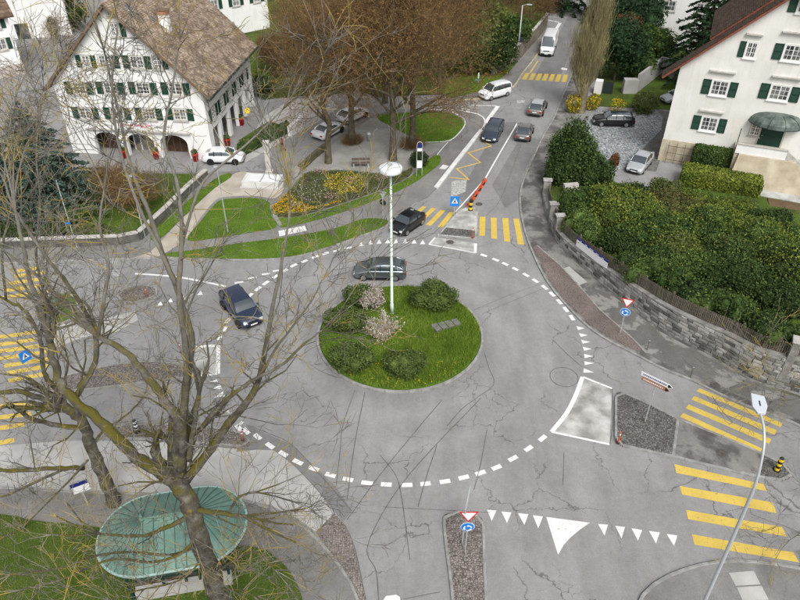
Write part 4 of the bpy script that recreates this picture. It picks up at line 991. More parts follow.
# ================================================================== HOUSES
_wc = {}
def cached(key, fn):
    if key not in _wc: _wc[key] = fn()
    return _wc[key]
def child(name, me, parent, loc=(0, 0, 0), rz=0):
    o = bpy.data.objects.new(name, me); COL.objects.link(o); o.parent = parent; o.location = loc; o.rotation_euler = (0, 0, rz); return o
def with_mat(m, mat): me = m.mesh(); me.materials.append(MT[mat] if isinstance(mat, str) else mat); return me
def window(house, loc, rz, w, h, casements=2, left=True, right=True, trim='stone_trim', shut='shutter', rows=3, ledge=False):
    """facade-local: x right, -y out of the wall, loc = centre of the opening"""
    def fr():
        m = MB(); t = .11
        for a in ((-w/2-t, -w/2, -h/2-t, h/2+t), (w/2, w/2+t, -h/2-t, h/2+t), (-w/2, w/2, h/2, h/2+t), (-w/2, w/2, -h/2-t, -h/2)): m.box(a[0], a[1], -.05, .02, a[2], a[3])
        return with_mat(m, trim)
    win = child('window', cached(('f', w, h, trim), fr), house, loc, rz)
    child('pane', cached(('p', w, h), lambda: with_mat(MB().box(-w/2, w/2, -.012, .02, -h/2, h/2), 'winglass')), win)
    def mun():
        m = MB(); b = .035
        for i in range(casements+1):
            x = -w/2+w*i/casements; x = min(max(x, -w/2+b), w/2-b); m.box(x-b-.012, x+b+.012, -.038, 0, -h/2, h/2)
        for i in range(casements):
            xa, xb = -w/2+w*i/casements+.05, -w/2+w*(i+1)/casements-.05
            m.box(xa, xb, -.036, 0, -h/2, -h/2+.07); m.box(xa, xb, -.036, 0, h/2-.07, h/2)
            for k in range(1, rows): z = -h/2+h*k/rows; m.box(xa, xb, -.03, 0, z-.02, z+.02)
            xm = (xa+xb)/2; m.box(xm-.018, xm+.018, -.028, 0, -h/2+.07, h/2-.07)
        return with_mat(m, 'frame_white')
    child('glazing_bars', cached(('m', w, h, casements, rows), mun), win)
    child('sill', cached(('s', w, trim), lambda: with_mat(MB().box(-w/2-.18, w/2+.18, -.14, .02, -.05, .05), trim)), win, (0, 0, -h/2-.16))
    if ledge: child('ledge', cached(('lg', w), lambda: with_mat(MB().box(-w/2-.45, w/2+.45, -.28, .02, -.05, .06), trim)), win, (0, 0, h/2+.75))
    sw = max(w/casements, .5) if casements > 1 else w*.95
    sw = min(sw, .85)
    def shm():
        m = MB(); H2 = h/2+.05
        m.box(0, .07, -.05, .0, -H2, H2); m.box(sw-.07, sw, -.05, .0, -H2, H2); m.box(.07, sw-.07, -.05, 0, -H2, -H2+.09); m.box(.07, sw-.07, -.05, 0, H2-.09, H2); m.box(.07, sw-.07, -.05, 0, -.05, .05)
        n = 16
        for k in range(n):
            z = -H2+.1+(2*H2-.2)*(k+.5)/n; m.poly([(.07, -.042, z-.045), (sw-.07, -.042, z-.045), (sw-.07, -.012, z+.04), (.07, -.012, z+.04)])
        return with_mat(m, shut)
    me = cached(('sh', sw, h, shut), shm)
    if left: child('shutter', me, win, (-w/2-.14-sw, -.03, 0))
    if right: child('shutter', me, win, (w/2+.14, -.03, 0))
    return win
def roof_tiles(house, A, B, C, D, mat, name='tiles', s=.22):
    """courses of tiles over the roof plane A(eave start) B(eave end) C(ridge end) D(ridge start)"""
    A, B, C, D = map(Vector, (A, B, C, D)); nu = int((B-A).length/s); nv = int((D-A).length/(s*.9)); n = (B-A).cross(D-A).normalized()
    if n.z < 0: n = -n
    V = []; Fq = []
    for j in range(nv):
        v0, v1 = j/nv, (j+1.12)/nv
        for i in range(nu):
            u0, u1 = (i+.02+.5*(j % 2))/nu, (i+.98+.5*(j % 2))/nu
            if u1 > 1: u1 = 1
            if u1-u0 < .1/nu: continue
            P = lambda u, v: (A.lerp(B, u)).lerp(D.lerp(C, u), min(v, 1))
            e = random.uniform(0, .018); b = len(V)
            V += [P(u0, v0)+n*(.055+e), P(u1, v0)+n*(.055+e), P(u1, v1)+n*(.012+e), P(u0, v1)+n*(.012+e), P(u0, v0)+n*(-.01), P(u1, v0)+n*(-.01)]
            Fq += [[b, b+1, b+2, b+3], [b+4, b+5, b+1, b]]
    o = link(name, mesh_np(name, [tuple(v) for v in V], Fq), mat, house); o['kind'] = 'stuff'; return o
def slab(house, A, B, C, D, mat, t=.22, name='roof'):
    A, B, C, D = map(Vector, (A, B, C, D)); n = (B-A).cross(D-A).normalized(); n = n if n.z > 0 else -n
    return MB().prism([A-n*t, B-n*t, C-n*t, D-n*t], d=n*t).build(name, mat, house)

# ---------- arcaded white house, left
LHo = g(66, 152); LHr = g(210, 160); U = (LHr-LHo).normalized(); LNn = Vector((U.y, -U.x, 0)); LA = math.atan2(U.y, U.x)
def lhl(px, py): p = onplane(px, py, LHo, LNn); return (p-LHo).dot(U), p.z
lh = empty('arcaded_house', 'big white gabled house with green shutters and an arcade', 'house', LHo, LA)
xa, xb, AX, AZ, EZ, DP = .9, 16.6, 8.65, 15.45, 7.7, 15.0
archs = [(3.7, 6.6, 2.55), (7.3, 10.3, 2.55), (11.0, 14.0, 2.6)]; ZT = 3.0
def archp(x0, x1, ztop, n=12):
    r = (x1-x0)/2; cx = (x0+x1)/2; hs = ztop-.95; pts = [(x0, 0), (x0, hs)]
    for i in range(1, n): a = PI-PI*i/n; pts.append((cx+r*math.cos(a), hs+.95*math.sin(a)))
    return pts+[(x1, hs), (x1, 0)]
cuts = [xa]+[(archs[i][1]+archs[i+1][0])/2 for i in range(2)]+[xb]
m = MB()
for i, (a, b, zt) in enumerate(archs):
    ap = archp(a, b, zt); l, r = cuts[i], cuts[i+1]
    # split in two halves so the polygon stays simple
    k = len(ap)//2; mid = ap[k]
    for pl in ([(l, 0)]+ap[:k+1]+[(mid[0], ZT), (l, ZT)], [(r, 0), (r, ZT), (mid[0], ZT)]+ap[k:]):
        m.prism([(x, 0, z) for x, z in pl], d=(0, .55, 0))
m.prism([(x, .0, z) for x, z in ((xa, ZT), (xb, ZT), (xb, EZ), (AX, AZ), (xa, EZ))], d=(0, .4, 0))
bm_ = m.build('front_wall', 'plaster', lh)
bm = bmesh.new(); bm.from_mesh(bm_.data); bmesh.ops.recalc_face_normals(bm, faces=bm.faces); bm.to_mesh(bm_.data); bm.free()
m = MB(); m.box(xa, xa+.4, .41, DP, 0, EZ); m.build('west_wall', 'plaster', lh)
m = MB(); m.box(xb-.4, xb, .41, DP, 3.0, EZ-.05); m.build('east_wall', 'plaster', lh)
m = MB(); m.prism([(x, DP+.003, z) for x, z in ((xa, 0), (xb, 0), (xb, EZ), (AX, AZ), (xa, EZ))], d=(0, .4, 0)); m.build('rear_wall', 'plaster', lh)
MB().box(xa+.4, xb-.42, 4.2, 4.4, 0, 3).build('arcade_back_wall', M('arcade_wall', (.55, .50, .44), (.65, .6, .55), 1), lh)
MB().box(xa+.4, xb-.42, .56, DP-.02, 2.985, 3.15).build('arcade_ceiling', 'plaster', lh)
for y in range(5):
    yy = .42+y*2.85; MB().box(xb-.4, xb, yy, yy+.7, 0, 2.99).build('arcade_pillar', 'plaster', lh, bevel=.03)
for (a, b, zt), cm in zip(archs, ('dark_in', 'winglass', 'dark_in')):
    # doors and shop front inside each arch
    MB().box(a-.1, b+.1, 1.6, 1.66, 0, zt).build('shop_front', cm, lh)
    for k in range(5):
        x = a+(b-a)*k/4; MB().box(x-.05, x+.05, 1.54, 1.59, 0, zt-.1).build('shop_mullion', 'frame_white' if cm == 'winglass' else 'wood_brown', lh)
MB().box(8.3, 9.7, 1.2, 1.28, 2.0, 2.45).build('hanging_sign', 'black', lh)
MB().box(8.45, 9.55, 1.192, 1.197, 2.16, 2.30).build('hanging_sign_letters', M('brass', (.35, .25, .1), None), lh)
MB().box(3.2, 14.6, -.28, -.002, 2.86, 3.0).build('cornice', 'stone_trim', lh)
# lettering, red, over the cornice: a two-word line and a short group at its end
m = MB(); rr = random.Random(4); x = 6.85
for wd in (1, 9, 2):
    for _k in range(wd):
        w_ = .20 if wd > 2 else .26; hh = .30 if (_k == 0) else .24; zz0 = 3.36
        st_ = rr.randrange(4)
        m.box(x, x+.05, -.02, -.002, zz0, zz0+hh)
        if st_ != 1: m.box(x+w_-.07, x+w_-.025, -.02, -.002, zz0, zz0+hh*.9)
        if st_ in (0, 2): m.box(x+.05, x+w_-.07, -.02, -.002, zz0+hh-.05, zz0+hh)
        if st_ in (1, 2, 3): m.box(x+.05, x+w_-.07, -.02, -.002, zz0, zz0+.05)
        if st_ in (0, 3): m.box(x+.05, x+w_-.07, -.02, -.002, zz0+hh*.45, zz0+hh*.45+.045)
        x += w_+.05
    x += .2
m.build('facade_lettering', M('raspberry_letters', (.50, .04, .10), None), lh)
z4 = lambda a, b: lhl(a/4, b/4)
def lw(cx, cy, wpx, hgt_=1.15, cas=2, l=True, r=True):
    x, z = z4(cx, cy); window(lh, (x, 0, z), 0, wpx, hgt_, cas, l, r)
lw(460, 118, .85, 1.2, 2, False, True)
x, z = z4(437, 50); window(lh, (x, 0, z), 0, .5, .5, 1, False, False)
lw(345, 245, .8, 1.15, 2, True, True); lw(422, 245, 1.3, 1.15, 2, False, True); lw(548, 248, 1.3, 1.15, 2, True, True); lw(630, 250, .8, 1.15, 2, False, True)
for cx, cy in ((317, 352), (442, 352), (572, 353), (702, 355)): lw(cx, cy, 1.35)
for cx, cy in ((343, 452), (470, 454), (596, 455), (720, 457)): lw(cx, cy, 1.3)
for zz_, hh in ((6.6, 1.0), (4.5, 1.2)):
    for k in range(5): window(lh, (xb, 1.9+k*2.75, zz_), PI/2, 1.1, hh, 2, True, True)
# roof
ov = .75; rise = (AZ-EZ)/(AX-xa); riseR = (AZ-EZ)/(xb-AX)
Ea = (xa-.9, EZ-rise*.75); Eb = (xb+1.0, EZ-riseR*.8)
yf, yk = -.75, DP+1.0
slab(lh, (Ea[0], yf, Ea[1]+.15), (Ea[0], yk, Ea[1]+.15), (AX, yk, AZ+.25), (AX, yf, AZ+.25), 'roof_dark')
slab(lh, (Eb[0], yk, Eb[1]+.15), (Eb[0], yf, Eb[1]+.15), (AX+.02, yf, AZ+.25), (AX+.02, yk, AZ+.25), 'roof_dark')
roof_tiles(lh, (Ea[0], yf, Ea[1]+.15), (Ea[0], yk, Ea[1]+.15), (AX, yk, AZ+.25), (AX, yf, AZ+.25), 'roof')
roof_tiles(lh, (Eb[0], yk, Eb[1]+.15), (Eb[0], yf, Eb[1]+.15), (AX, yf, AZ+.25), (AX, yk, AZ+.25), 'roof')
m = MB().tube([(AX, yf, AZ+.28), (AX, yk, AZ+.28)], .13, 8); m.build('ridge', 'roof', lh)
MB().tube([(Eb[0]+.08, yf, Eb[1]+.05), (Eb[0]+.08, yk, Eb[1]+.05)], .08, 8).build('gutter', 'steel_dark', lh)
def on_roof(px, py):
    # intersect the sight line with the right roof plane (house local)
    n = Vector((riseR, 0, 1)).normalized(); R3 = Matrix.Rotation(LA, 3, 'Z'); nw = R3@n; o = LHo+R3@Vector((AX, 0, AZ+.25)); d = ray(px, py); t = (o-Vector((0, 0, CAMH))).dot(nw)/d.dot(nw)
    return R3.inverted()@(Vector((0, 0, CAMH))+d*t-LHo)
cp = on_roof(166, 28)
ch = MB().box(-.45, .45, -.35, .35, -.6, 1.35).build('chimney', 'plaster', lh, loc=cp); MB().box(-.5, .5, -.4, .4, 1.352, 1.75).build('chimney_bricks', 'brick_red', ch); MB().box(-.58, .58, -.48, .48, 1.752, 1.85).build('chimney_cap', 'roof_dark', ch)
for px, py in ((152, 19), (191, 48), (128, 8)):
    p = on_roof(px, py); MB().box(-.35, .35, -.3, .3, -.02, .08).build('roof_light', 'winglass', lh, loc=p, rot=(0, math.atan(riseR), 0))
# car in the arcade
make_car_later = (LHo+U*12.3+Vector((-U.y, U.x, 0))*3.4 if 0 else None)

# ---------- cream house, right
RHo = g(658, 160); _d = g(737, 150, 1.5)-g(663.5, 138.7, 1.5); _d.z = 0; RU = _d.normalized(); RN = Vector((RU.y, -RU.x, 0)); RA = math.atan2(RU.y, RU.x)
def rhl(px, py): p = onplane(px, py, RHo, RN); return (p-RHo).dot(RU), p.z
rh = empty('cream_house', 'cream gabled house with green shutters and a domed door canopy', 'house', RHo, RA)
Wd, ax, ez, az, dp = 17.0, 8.2, 10.1, 17.6, 11.0
def rl(x): return ez+(az-ez)*x/ax
m = MB(); m.prism([(x, 0, z) for x, z in ((0, 2.42), (Wd, 2.42), (Wd, ez), (ax, az), (0, ez))], d=(0, .4, 0)); m.build('front_wall', 'plaster2', rh)
MB().box(0, .4, .41, 1.2, 2.42, ez).build('side_wall', 'plaster2', rh); MB().box(Wd-.4, Wd, .41, dp, 2.42, ez).build('side_wall', 'plaster2', rh)
MB().prism([(x, dp+.003, z) for x, z in ((2.9, 0), (Wd, 0), (Wd, ez), (ax, az), (2.9, rl(2.9)))], d=(0, .4, 0)).build('rear_wall', 'plaster2', rh)
MB().box(-.06, Wd+.06, -.06, 1.25, -.3, 2.41).build('plinth', 'plinth', rh)
q4 = lambda a, b: rhl(600+a/4, b/4)
def rw(cx, cy, w, h, cas=2, l=True, r=True, ledge=True):
    x, z = q4(cx, cy); window(rh, (x, 0, z), 0, w, h, cas, l, r, 'frame_white', rows=3, ledge=False)
    return x, z
def ledge(x0, x1, y0, y1):
    a, z = q4(x0, y0); b, z2 = q4(x1, y1); MB().box(a, b, -.3, .02, (z+z2)/2-.06, (z+z2)/2+.05).build('window_ledge', 'stone_trim', rh)
rw(436, 496, 1.45, 1.35); ledge(398, 497, 440, 450)
rw(478, 352, 1.45, 1.35); ledge(440, 545, 282, 290)
rw(718, 371, 1.6, 1.35); ledge(688, 812, 305, 314)
rw(605, 200, .85, 1.35, 2, True, False); ledge(586, 655, 134, 140)
rw(772, 212, 1.5, 1.35, 2, True, True); ledge(730, 830, 127, 133)
rw(830, 20, 1.3, 1.3, 2, True, True)
# roof with brick-red edge
FD = 1.3                            # the gable front stands before a narrower main body
slab(rh, (-1.5, -.7, rl(-1.5)+.22), (-1.5, FD, rl(-1.5)+.22), (ax, FD, az+.22), (ax, -.7, az+.22), 'roof_red', .2)
slab(rh, (2.0, FD+.003, rl(2.0)+.5), (2.0, dp+1, rl(2.0)+.5), (ax, dp+1, az+.5), (ax, FD+.003, az+.5), 'roof_red', .2)
MB().box(2.9, 3.3, FD+.1, dp, 2.42, rl(2.9)+.1).build('body_wall', 'plaster2', rh)
rr_ = (az-ez)/(Wd-ax)
slab(rh, (Wd+1, dp+1, ez-rr_+.22), (Wd+1, -.7, ez-rr_+.22), (ax+.02, -.7, az+.22), (ax+.02, dp+1, az+.22), 'roof_red', .2)
roof_tiles(rh, (-1.5, -.7, rl(-1.5)+.22), (-1.5, FD, rl(-1.5)+.22), (ax, FD, az+.22), (ax, -.7, az+.22), 'roof_dark')
roof_tiles(rh, (2.0, FD+.003, rl(2.0)+.5), (2.0, dp+1, rl(2.0)+.5), (ax, dp+1, az+.5), (ax, FD+.003, az+.5), 'roof_dark')
roof_tiles(rh, (Wd+1, dp+1, ez-rr_+.22), (Wd+1, -.7, ez-rr_+.22), (ax, -.7, az+.22), (ax, dp+1, az+.22), 'roof_dark')
# rear dormer seen above the verge
# door, side light, canopy, landing, stair block
x0, z0 = q4(648, 505); x1, z1 = q4(722, 570); dz0, dz1 = 3.35, 5.55
dr = MB().box(x0, x1, -.05, .02, dz0, dz1).build('door', 'shutter', rh)
for k in (0, 1):
    MB().box(x0+.12, x1-.12, -.075, -.052, dz0+.2+k*1.0, dz0+1.0+k*1.0).build('door_panel', 'dk_green', dr)
MB().tube([(x0+.18, -.11, dz0+1.0), (x0+.32, -.11, dz0+1.0)], .02, 6).build('door_handle', 'galv', dr)
MB().box(x0-.14, x0, -.07, .02, dz0, dz1+.15).build('door_jamb', 'stone_trim', rh); MB().box(x1, x1+.14, -.07, .02, dz0, dz1+.15).build('door_jamb', 'stone_trim', rh)
window(rh, ((q4(620, 522)[0]), 0, 4.75), 0, .85, 1.1, 2, False, False, 'stone_trim', rows=3)
cxc = (q4(607, 505)[0]+q4(795, 505)[0])/2; cw = 2.45
m = MB(); nseg = 10; 
for j in range(6):
    f = j/5; rad = math.cos(f*PI/2)**.7
    for i in range(nseg+1):
        a = PI*i/nseg; m.v.append(Vector((-math.cos(a)*cw*max(rad, .02), -math.sin(a)*1.9*max(rad, .02)-.02, 5.72+1.05*math.sin(f*PI/2))))
for j in range(5):
    for i in range(nseg): m.f.append([j*(nseg+1)+i, j*(nseg+1)+i+1, (j+1)*(nseg+1)+i+1, (j+1)*(nseg+1)+i])
can = m.build('canopy', M('green_copper_canopy', (.06, .085, .075), (.16, .20, .17), 1.5, .55, speck=.1, metal=.2), rh, loc=(cxc, 0, 0))
so = can.modifiers.new('s', 'SOLIDIFY'); so.thickness = .06
m = MB(); m.tube([(-math.cos(PI*i/nseg)*cw, -math.sin(PI*i/nseg)*1.9-.02, 5.70) for i in range(nseg+1)], .05, 6); m.build('canopy_rim', 'steel_dark', can)
for i in (2, 4, 6, 8):
    a = PI*i/nseg; m = MB(); m.tube([(-math.cos(a)*cw*math.cos(f*PI/10)**.7, -math.sin(a)*1.9*math.cos(f*PI/10)**.7-.03, 5.735+1.05*math.sin(f*PI/10)) for f in range(5)], .022, 5); m.build('canopy_rib', 'steel_dark', can)
lx0, lx1 = x0-1.9, x1+.5
lnd = MB().box(lx0, lx1, -2.6, -.061, 0, 3.3).build('landing', 'plinth', rh)
MB().box(lx0, lx1, -2.72, -2.602, 3.25, 4.15).build('parapet', 'plaster', rh); MB().box(lx0-.06, lx1+.06, -2.78, -2.55, 4.152, 4.26).build('parapet_coping', 'stone_trim', rh)
MB().tube([(lx0-.05, -2.6, 3.3), (lx0-.05, -2.6, 5.7)], .04, 6).build('canopy_post', 'steel_dark', rh)
m = MB()
for k in range(14): m.box(lx1+k*.32, lx1+(k+1)*.32-.002, -2.4, -.07, 0, 3.25-k*.23)
m.build('stair', 'conc', rh)
m = MB(); m.prism([(lx1, -2.7, 0), (lx1+4.6, -2.7, 0), (lx1+4.6, -2.7, 1.0), (lx1, -2.7, 4.15)], d=(0, .26, 0)); m.build('stair_cheek', 'stone_trim', rh)
# sloped apron of the stair block
m = MB(); m.prism([(lx0-.0, -2.725, 0), (lx1+3.5, -2.725, 0), (lx1+1.0, -2.725, 3.24), (lx0+.4, -2.725, 3.24)], d=(0, -.9, 0))
for i in (6, 7): m.v[i].y += .7
m.build('stair_apron', 'plinth', rh)
# trellis
tr = empty('wall_trellis', 'brown wooden trellis standing against the house plinth', 'trellis', RHo+RU*.7+RN*.35, RA)
for k in range(4): MB().box(k*.8, k*.8+.05, -.03, .03, 0, 2.3).build('upright', 'wood_brown', tr)
for k in range(3): MB().box(-.05, 2.5, -.075, -.035, .4+k*.75, .45+k*.75).build('crossbar', 'wood_brown', tr)
# clipped hedges before the house
def hq(a, b, y0, y1): return [RHo+RU*a+RN*y0, RHo+RU*b+RN*y0, RHo+RU*b+RN*y1, RHo+RU*a+RN*y1]
hedge_block('clipped_hedge', 'tall clipped green hedge standing against the house plinth', hq(3.3, 8.0, .3, 2.0), 0, 2.6, 'leaf_mid', 9000, .10)
hedge_block('low_hedge', 'lower clipped hedge with yellow-green top in front of the tall one', hq(2.6, 9.8, 3.0, 5.6), 0, 1.6, 'leaf_lime', 9000, .11)
MB().box(-1, 9, -.0, .3, 0, .5)

# ---------- far houses
def far_house(name, label, A, B, depth, ez, az, rows, cols, wmat='plaster', rmat='roof_dark', shutters=True, z0=1.0, win=(1.1, 1.35), left_skip=(), ridge='along', trim='stone_trim'):
    A, B = Vector(A), Vector(B); u = (B-A).normalized(); W_ = (B-A).length; o = empty(name, label, 'house', A, math.atan2(u.y, u.x))
    if ridge == 'gable':
        MB().prism([(x, 0, z) for x, z in ((0, -.3), (W_, -.3), (W_, ez), (W_/2, az), (0, ez))], d=(0, depth, 0)).build('wall', wmat, o)
        s = (az-ez)/(W_/2)
        for a in ((-.7, W_/2), (W_+.7, W_/2+.02)):
            x_, c_ = a; zz_ = ez-s*.7+.2
            P = [(x_, -.6, zz_), (x_, depth+.6, zz_), (c_, depth+.6, az+.2), (c_, -.6, az+.2)]; slab(o, *P, rmat); roof_tiles(o, *P, rmat, s=.6)
    else:
        MB().box(0, W_, 0, depth, -.3, ez).build('wall', wmat, o); MB().prism([(-.0, 0, ez+.002), (0, depth, ez+.002), (0, depth/2, az)], d=(W_, 0, 0)).build('gable', wmat, o)
        s = (az-ez)/(depth/2)
        for a in ((-.8, depth/2), (depth+.8, depth/2+.02)):
            y_, c_ = a; zz_ = ez-s*.8+.2
            P = [(-.7, y_, zz_), (W_+.7, y_, zz_), (W_+.7, c_, az+.2), (-.7, c_, az+.2)]; slab(o, *P, rmat); roof_tiles(o, *P, rmat, s=.6)
    fh = ez/rows
    for r in range(rows):
        for k in range(cols):
            if (r, k) in left_skip: continue
            window(o, (W_*(k+.5)/cols, 0, fh*r+fh*.58), 0, win[0], win[1], 2, shutters, shutters, trim, rows=2)
    return o, W_
# ================================================================== VEHICLES
def carpaint(name, c, metal=.3): return M(name, c, None, rough=.32, metal=metal, spec=.5, coat=.7)
LAMP = M('headlamp', (.55, .58, .60), None, rough=.1, spec=.8); TAIL = M('tail_lamp', (.42, .01, .012), None, rough=.2, spec=.6)
PLATE = M('number_plate', (.75, .75, .75), None, rough=.5); RIM = M('alloy_rim', (.36, .37, .38), None, rough=.3, metal=.7)
def lerp_tab(tab, x):
    for i in range(len(tab)-1):
        if x <= tab[i+1][0]: 
            a, b = tab[i], tab[i+1]; t = (x-a[0])/max(b[0]-a[0], 1e-6); t = min(max(t, 0), 1); return a[1]+(b[1]-a[1])*t
    return tab[-1][1]
CARS = {   # L, W, H, wheel radius, body top line (fraction from the nose, height), glass: x of windscreen foot/top, rear top/foot; belt height; side posts
 'hatch': dict(L=4.25, W=1.79, H=1.46, R=.31, top=[(0, .58), (.03, .70), (.12, .82), (.27, .95), (.30, .97), (.9, .98), (.97, .92), (1, .80)], ws=(.25, .42), rw=(.79, .965), belt=.95, posts=(.52, .72), wb=(.19, .80), under=.2),
 'mini': dict(L=3.6, W=1.66, H=1.49, R=.30, top=[(0, .58), (.03, .74), (.10, .88), (.20, .97), (.3, 1.0), (.88, 1.0), (.95, .94), (1, .74)], ws=(.22, .38), rw=(.72, .955), belt=.96, posts=(.62,), wb=(.18, .82), under=.18),
 'suv': dict(L=4.45, W=1.84, H=1.62, R=.35, top=[(0, .66), (.03, .84), (.12, .98), (.26, 1.06), (.9, 1.08), (.97, 1.0), (1, .84)], ws=(.25, .40), rw=(.88, .965), belt=1.04, posts=(.53, .76), wb=(.19, .80), under=.24),
 'estate': dict(L=4.7, W=1.83, H=1.47, R=.32, top=[(0, .58), (.03, .70), (.12, .84), (.28, .97), (.92, .99), (.97, .92), (1, .78)], ws=(.26, .41), rw=(.88, .97), belt=.95, posts=(.52, .72), wb=(.19, .79), under=.2),
 'coupe': dict(L=4.3, W=1.80, H=1.38, R=.32, top=[(0, .55), (.03, .66), (.12, .80), (.3, .92), (.8, .95), (.96, .95), (1, .78)], ws=(.30, .45), rw=(.68, .86), belt=.92, posts=(.62,), wb=(.2, .79), under=.18),
 'mpv': dict(L=4.25, W=1.83, H=1.82, R=.31, top=[(0, .66), (.03, .86), (.1, .98), (.22, 1.1), (.95, 1.13), (.985, 1.05), (1, .8)], ws=(.20, .35), rw=(.95, .985), belt=1.08, posts=(.50, .73), wb=(.2, .82), under=.2),
 'van': dict(L=5.9, W=2.02, H=2.62, R=.34, top=[(0, .72), (.02, 1.0), (.07, 1.18), (.15, 1.32), (.97, 1.36), (1, 1.2)], ws=(.13, .235), rw=(.985, .995), belt=1.3, posts=(.36,), wb=(.17, .78), under=.24),
}
def make_car(name, label, kind, paintmat, fpx, rpx, side, group='cars', roof=None, soft=False, fixed=None):
    c = CARS[kind]; L, W, H_, R_ = c['L'], c['W'], c['H'], c['R']; hw = W/2
    if fixed: ctr, ang = Vector(fixed[0]), fixed[1]
    else:
        f, r = g(*fpx), g(*rpx); d = (f-r).normalized(); ang = math.atan2(d.y, d.x)
        far = Vector((-d.y, d.x, 0))*(-1 if side == 'left' else 1)      # visible side -> middle of the car
        midx = L*(.5-(c['wb'][0]+c['wb'][1])/2)
        ctr = (f+r)/2+far*(hw-.1)-d*midx
    car = empty(name, label, {'van': 'van'}.get(kind, 'car'), (ctr.x, ctr.y, .012), ang, group)
    X = lambda t: L*(.5-t)
    # body shell: loft of rounded cross-sections from nose to tail
    ts = [0, .012, .035, .08, .14, .2, .26, .32, .45, .6, .75, .86, .93, .97, .99, 1]
    V = []; Fq = []; K = 0
    for t in ts:
        zt = lerp_tab(c['top'], t); zb = c['under']+(.10 if t < .02 or t > .985 else 0)
        e = 1-.20*max(0, (.11-t)/.11)**1.7-.13*max(0, (t-.91)/.09)**1.7; w = hw*e
        zm = zb+(zt-zb)*.55
        half = [(0, zb), (w*.8, zb), (w*.965, zb+.06), (w*.995, zb+(zm-zb)*.6), (w, zm), (w*.985, zm+(zt-zm)*.55), (w*.95, zt-.035), (w*.88, zt), (w*.5, zt+.018), (0, zt+.025)]
        ringp = [(X(t), y, z) for y, z in half]+[(X(t), -y, z) for y, z in reversed(half[1:-1])]
        K = len(ringp); V += ringp
    n = len(ts)
    for i in range(n-1):
        for j in range(K): q = (j+1) % K; Fq.append([i*K+j, i*K+q, (i+1)*K+q, (i+1)*K+j])
    mb = MB(); mb.v = [Vector(p) for p in V]; mb.f = Fq+[[j for j in range(K)], [(n-1)*K+j for j in reversed(range(K))]]
    me = mb.mesh('body', True); bm = bmesh.new(); bm.from_mesh(me); bmesh.ops.recalc_face_normals(bm, faces=bm.faces); bm.to_mesh(me); bm.free()
    body = link('body', me, paintmat, car)
    # greenhouse: one smooth lofted shell split into windscreen, side windows, rear window, roof and pillars
    zb = c['belt']; x0, x1, x2, x3 = X(c['ws'][0]), X(c['ws'][1]), X(c['rw'][0]), X(c['rw'][1]); yb, yr = hw*.925, hw*(.70 if kind != 'van' else .82); zr = H_
    ctl = [(x0, zb+.01), (x0*.45+x1*.55, zb+(zr-zb)*.62), (x1, zr-.055), (x1*.6+x2*.4, zr), (x1*.25+x2*.75, zr-.02), (x2, zr-.075), (x2*.4+x3*.6, zb+(zr-zb)*.55), (x3, zb+.02)]
    NA, NR, NB = 5, 8, 5
    def top_at(x):
        for i in range(len(ctl)-1):
            if ctl[i+1][0] <= x <= ctl[i][0]+1e-6:
                t = (ctl[i][0]-x)/max(ctl[i][0]-ctl[i+1][0], 1e-6); return ctl[i][1]+(ctl[i+1][1]-ctl[i][1])*t
        return ctl[-1][1]
    xs = [x0+(x1-x0)*i/NA for i in range(NA)]+[x1+(x2-x1)*i/NR for i in range(NR)]+[x2+(x3-x2)*i/NB for i in range(NB+1)]
    IDX = 4
    def section(x, o=0.0):
        h = max(top_at(x)-zb, .015); f = h/(zr-zb); e = yb*(1-.07*(max(0, (x-x1)/(x0-x1))**2)-.09*(max(0, (x2-x)/(x2-x3+1e-6))**2))
        ye = e-(e-yr)*f*.92
        pts = [(e, 0), (e-(e-ye)*.22, h*.3), (e-(e-ye)*.5, h*.58), (e-(e-ye)*.80, h*.80), (ye, h*.92), (ye*.86, h*.972), (ye*.5, h*.995), (0, h)]
        return [Vector((x, y+(o if y > 0.05 else 0), zb-.02+z+(o if z > h*.9 else 0))) for y, z in pts]
    Gd = [section(x) for x in xs]; Go = [section(x, .012) for x in xs]; NS = len(xs)
    def cells(nm, grid, ir, jr, mat, sides=(1, -1), parent=car):
        mm = MB()
        for sg in sides:
            for i in ir:
                for j in jr:
                    q = [grid[i][j], grid[i+1][j], grid[i+1][j+1], grid[i][j+1]]; q = [Vector((p.x, p.y*sg, p.z)) for p in q]
                    mm.poly(q if sg > 0 else q[::-1])
        me = mm.mesh(nm, True); bm = bmesh.new(); bm.from_mesh(me); bmesh.ops.remove_doubles(bm, verts=bm.verts, dist=.0005); bmesh.ops.recalc_face_normals(bm, faces=bm.faces); bm.to_mesh(me); bm.free()
        for p_ in me.polygons: p_.use_smooth = True
        return link(nm, me, mat, parent)
    cells('windscreen', Gd, range(0, NA), range(IDX, 7), 'glass')
    cells('roof', Go, range(NA, NA+NR), range(IDX-1, 7), roof or paintmat)
    cells('rear_window', Gd, range(NA+NR, NS-1), range(IDX, 7), 'glass' if kind != 'van' else paintmat)
    pi_ = [min(range(NS), key=lambda i: abs(xs[i]-X(p))) for p in c['posts']]
    cuts = [0]+pi_+[NS-1]; 
    for sg in (1, -1):
        for k in range(len(cuts)-1):
            glassy = (k == 0) or (kind != 'van')
            cells('side_window' if glassy else 'side_panel', Gd, range(cuts[k], cuts[k+1]), range(0, IDX-1 if glassy else IDX), 'glass' if glassy else paintmat, (sg,))
        fl_ = lambda p: Vector((p.x, p.y*sg, p.z))
        MB().tube([fl_(Gd[i][IDX]) for i in range(0, NA+1)], .042, 6).build('front_pillar', paintmat, car, True)
        MB().tube([fl_(Gd[i][IDX]) for i in range(NA+NR, NS)], [.05+.012*k for k in range(NS-NA-NR)], 6).build('rear_pillar', paintmat, car, True)
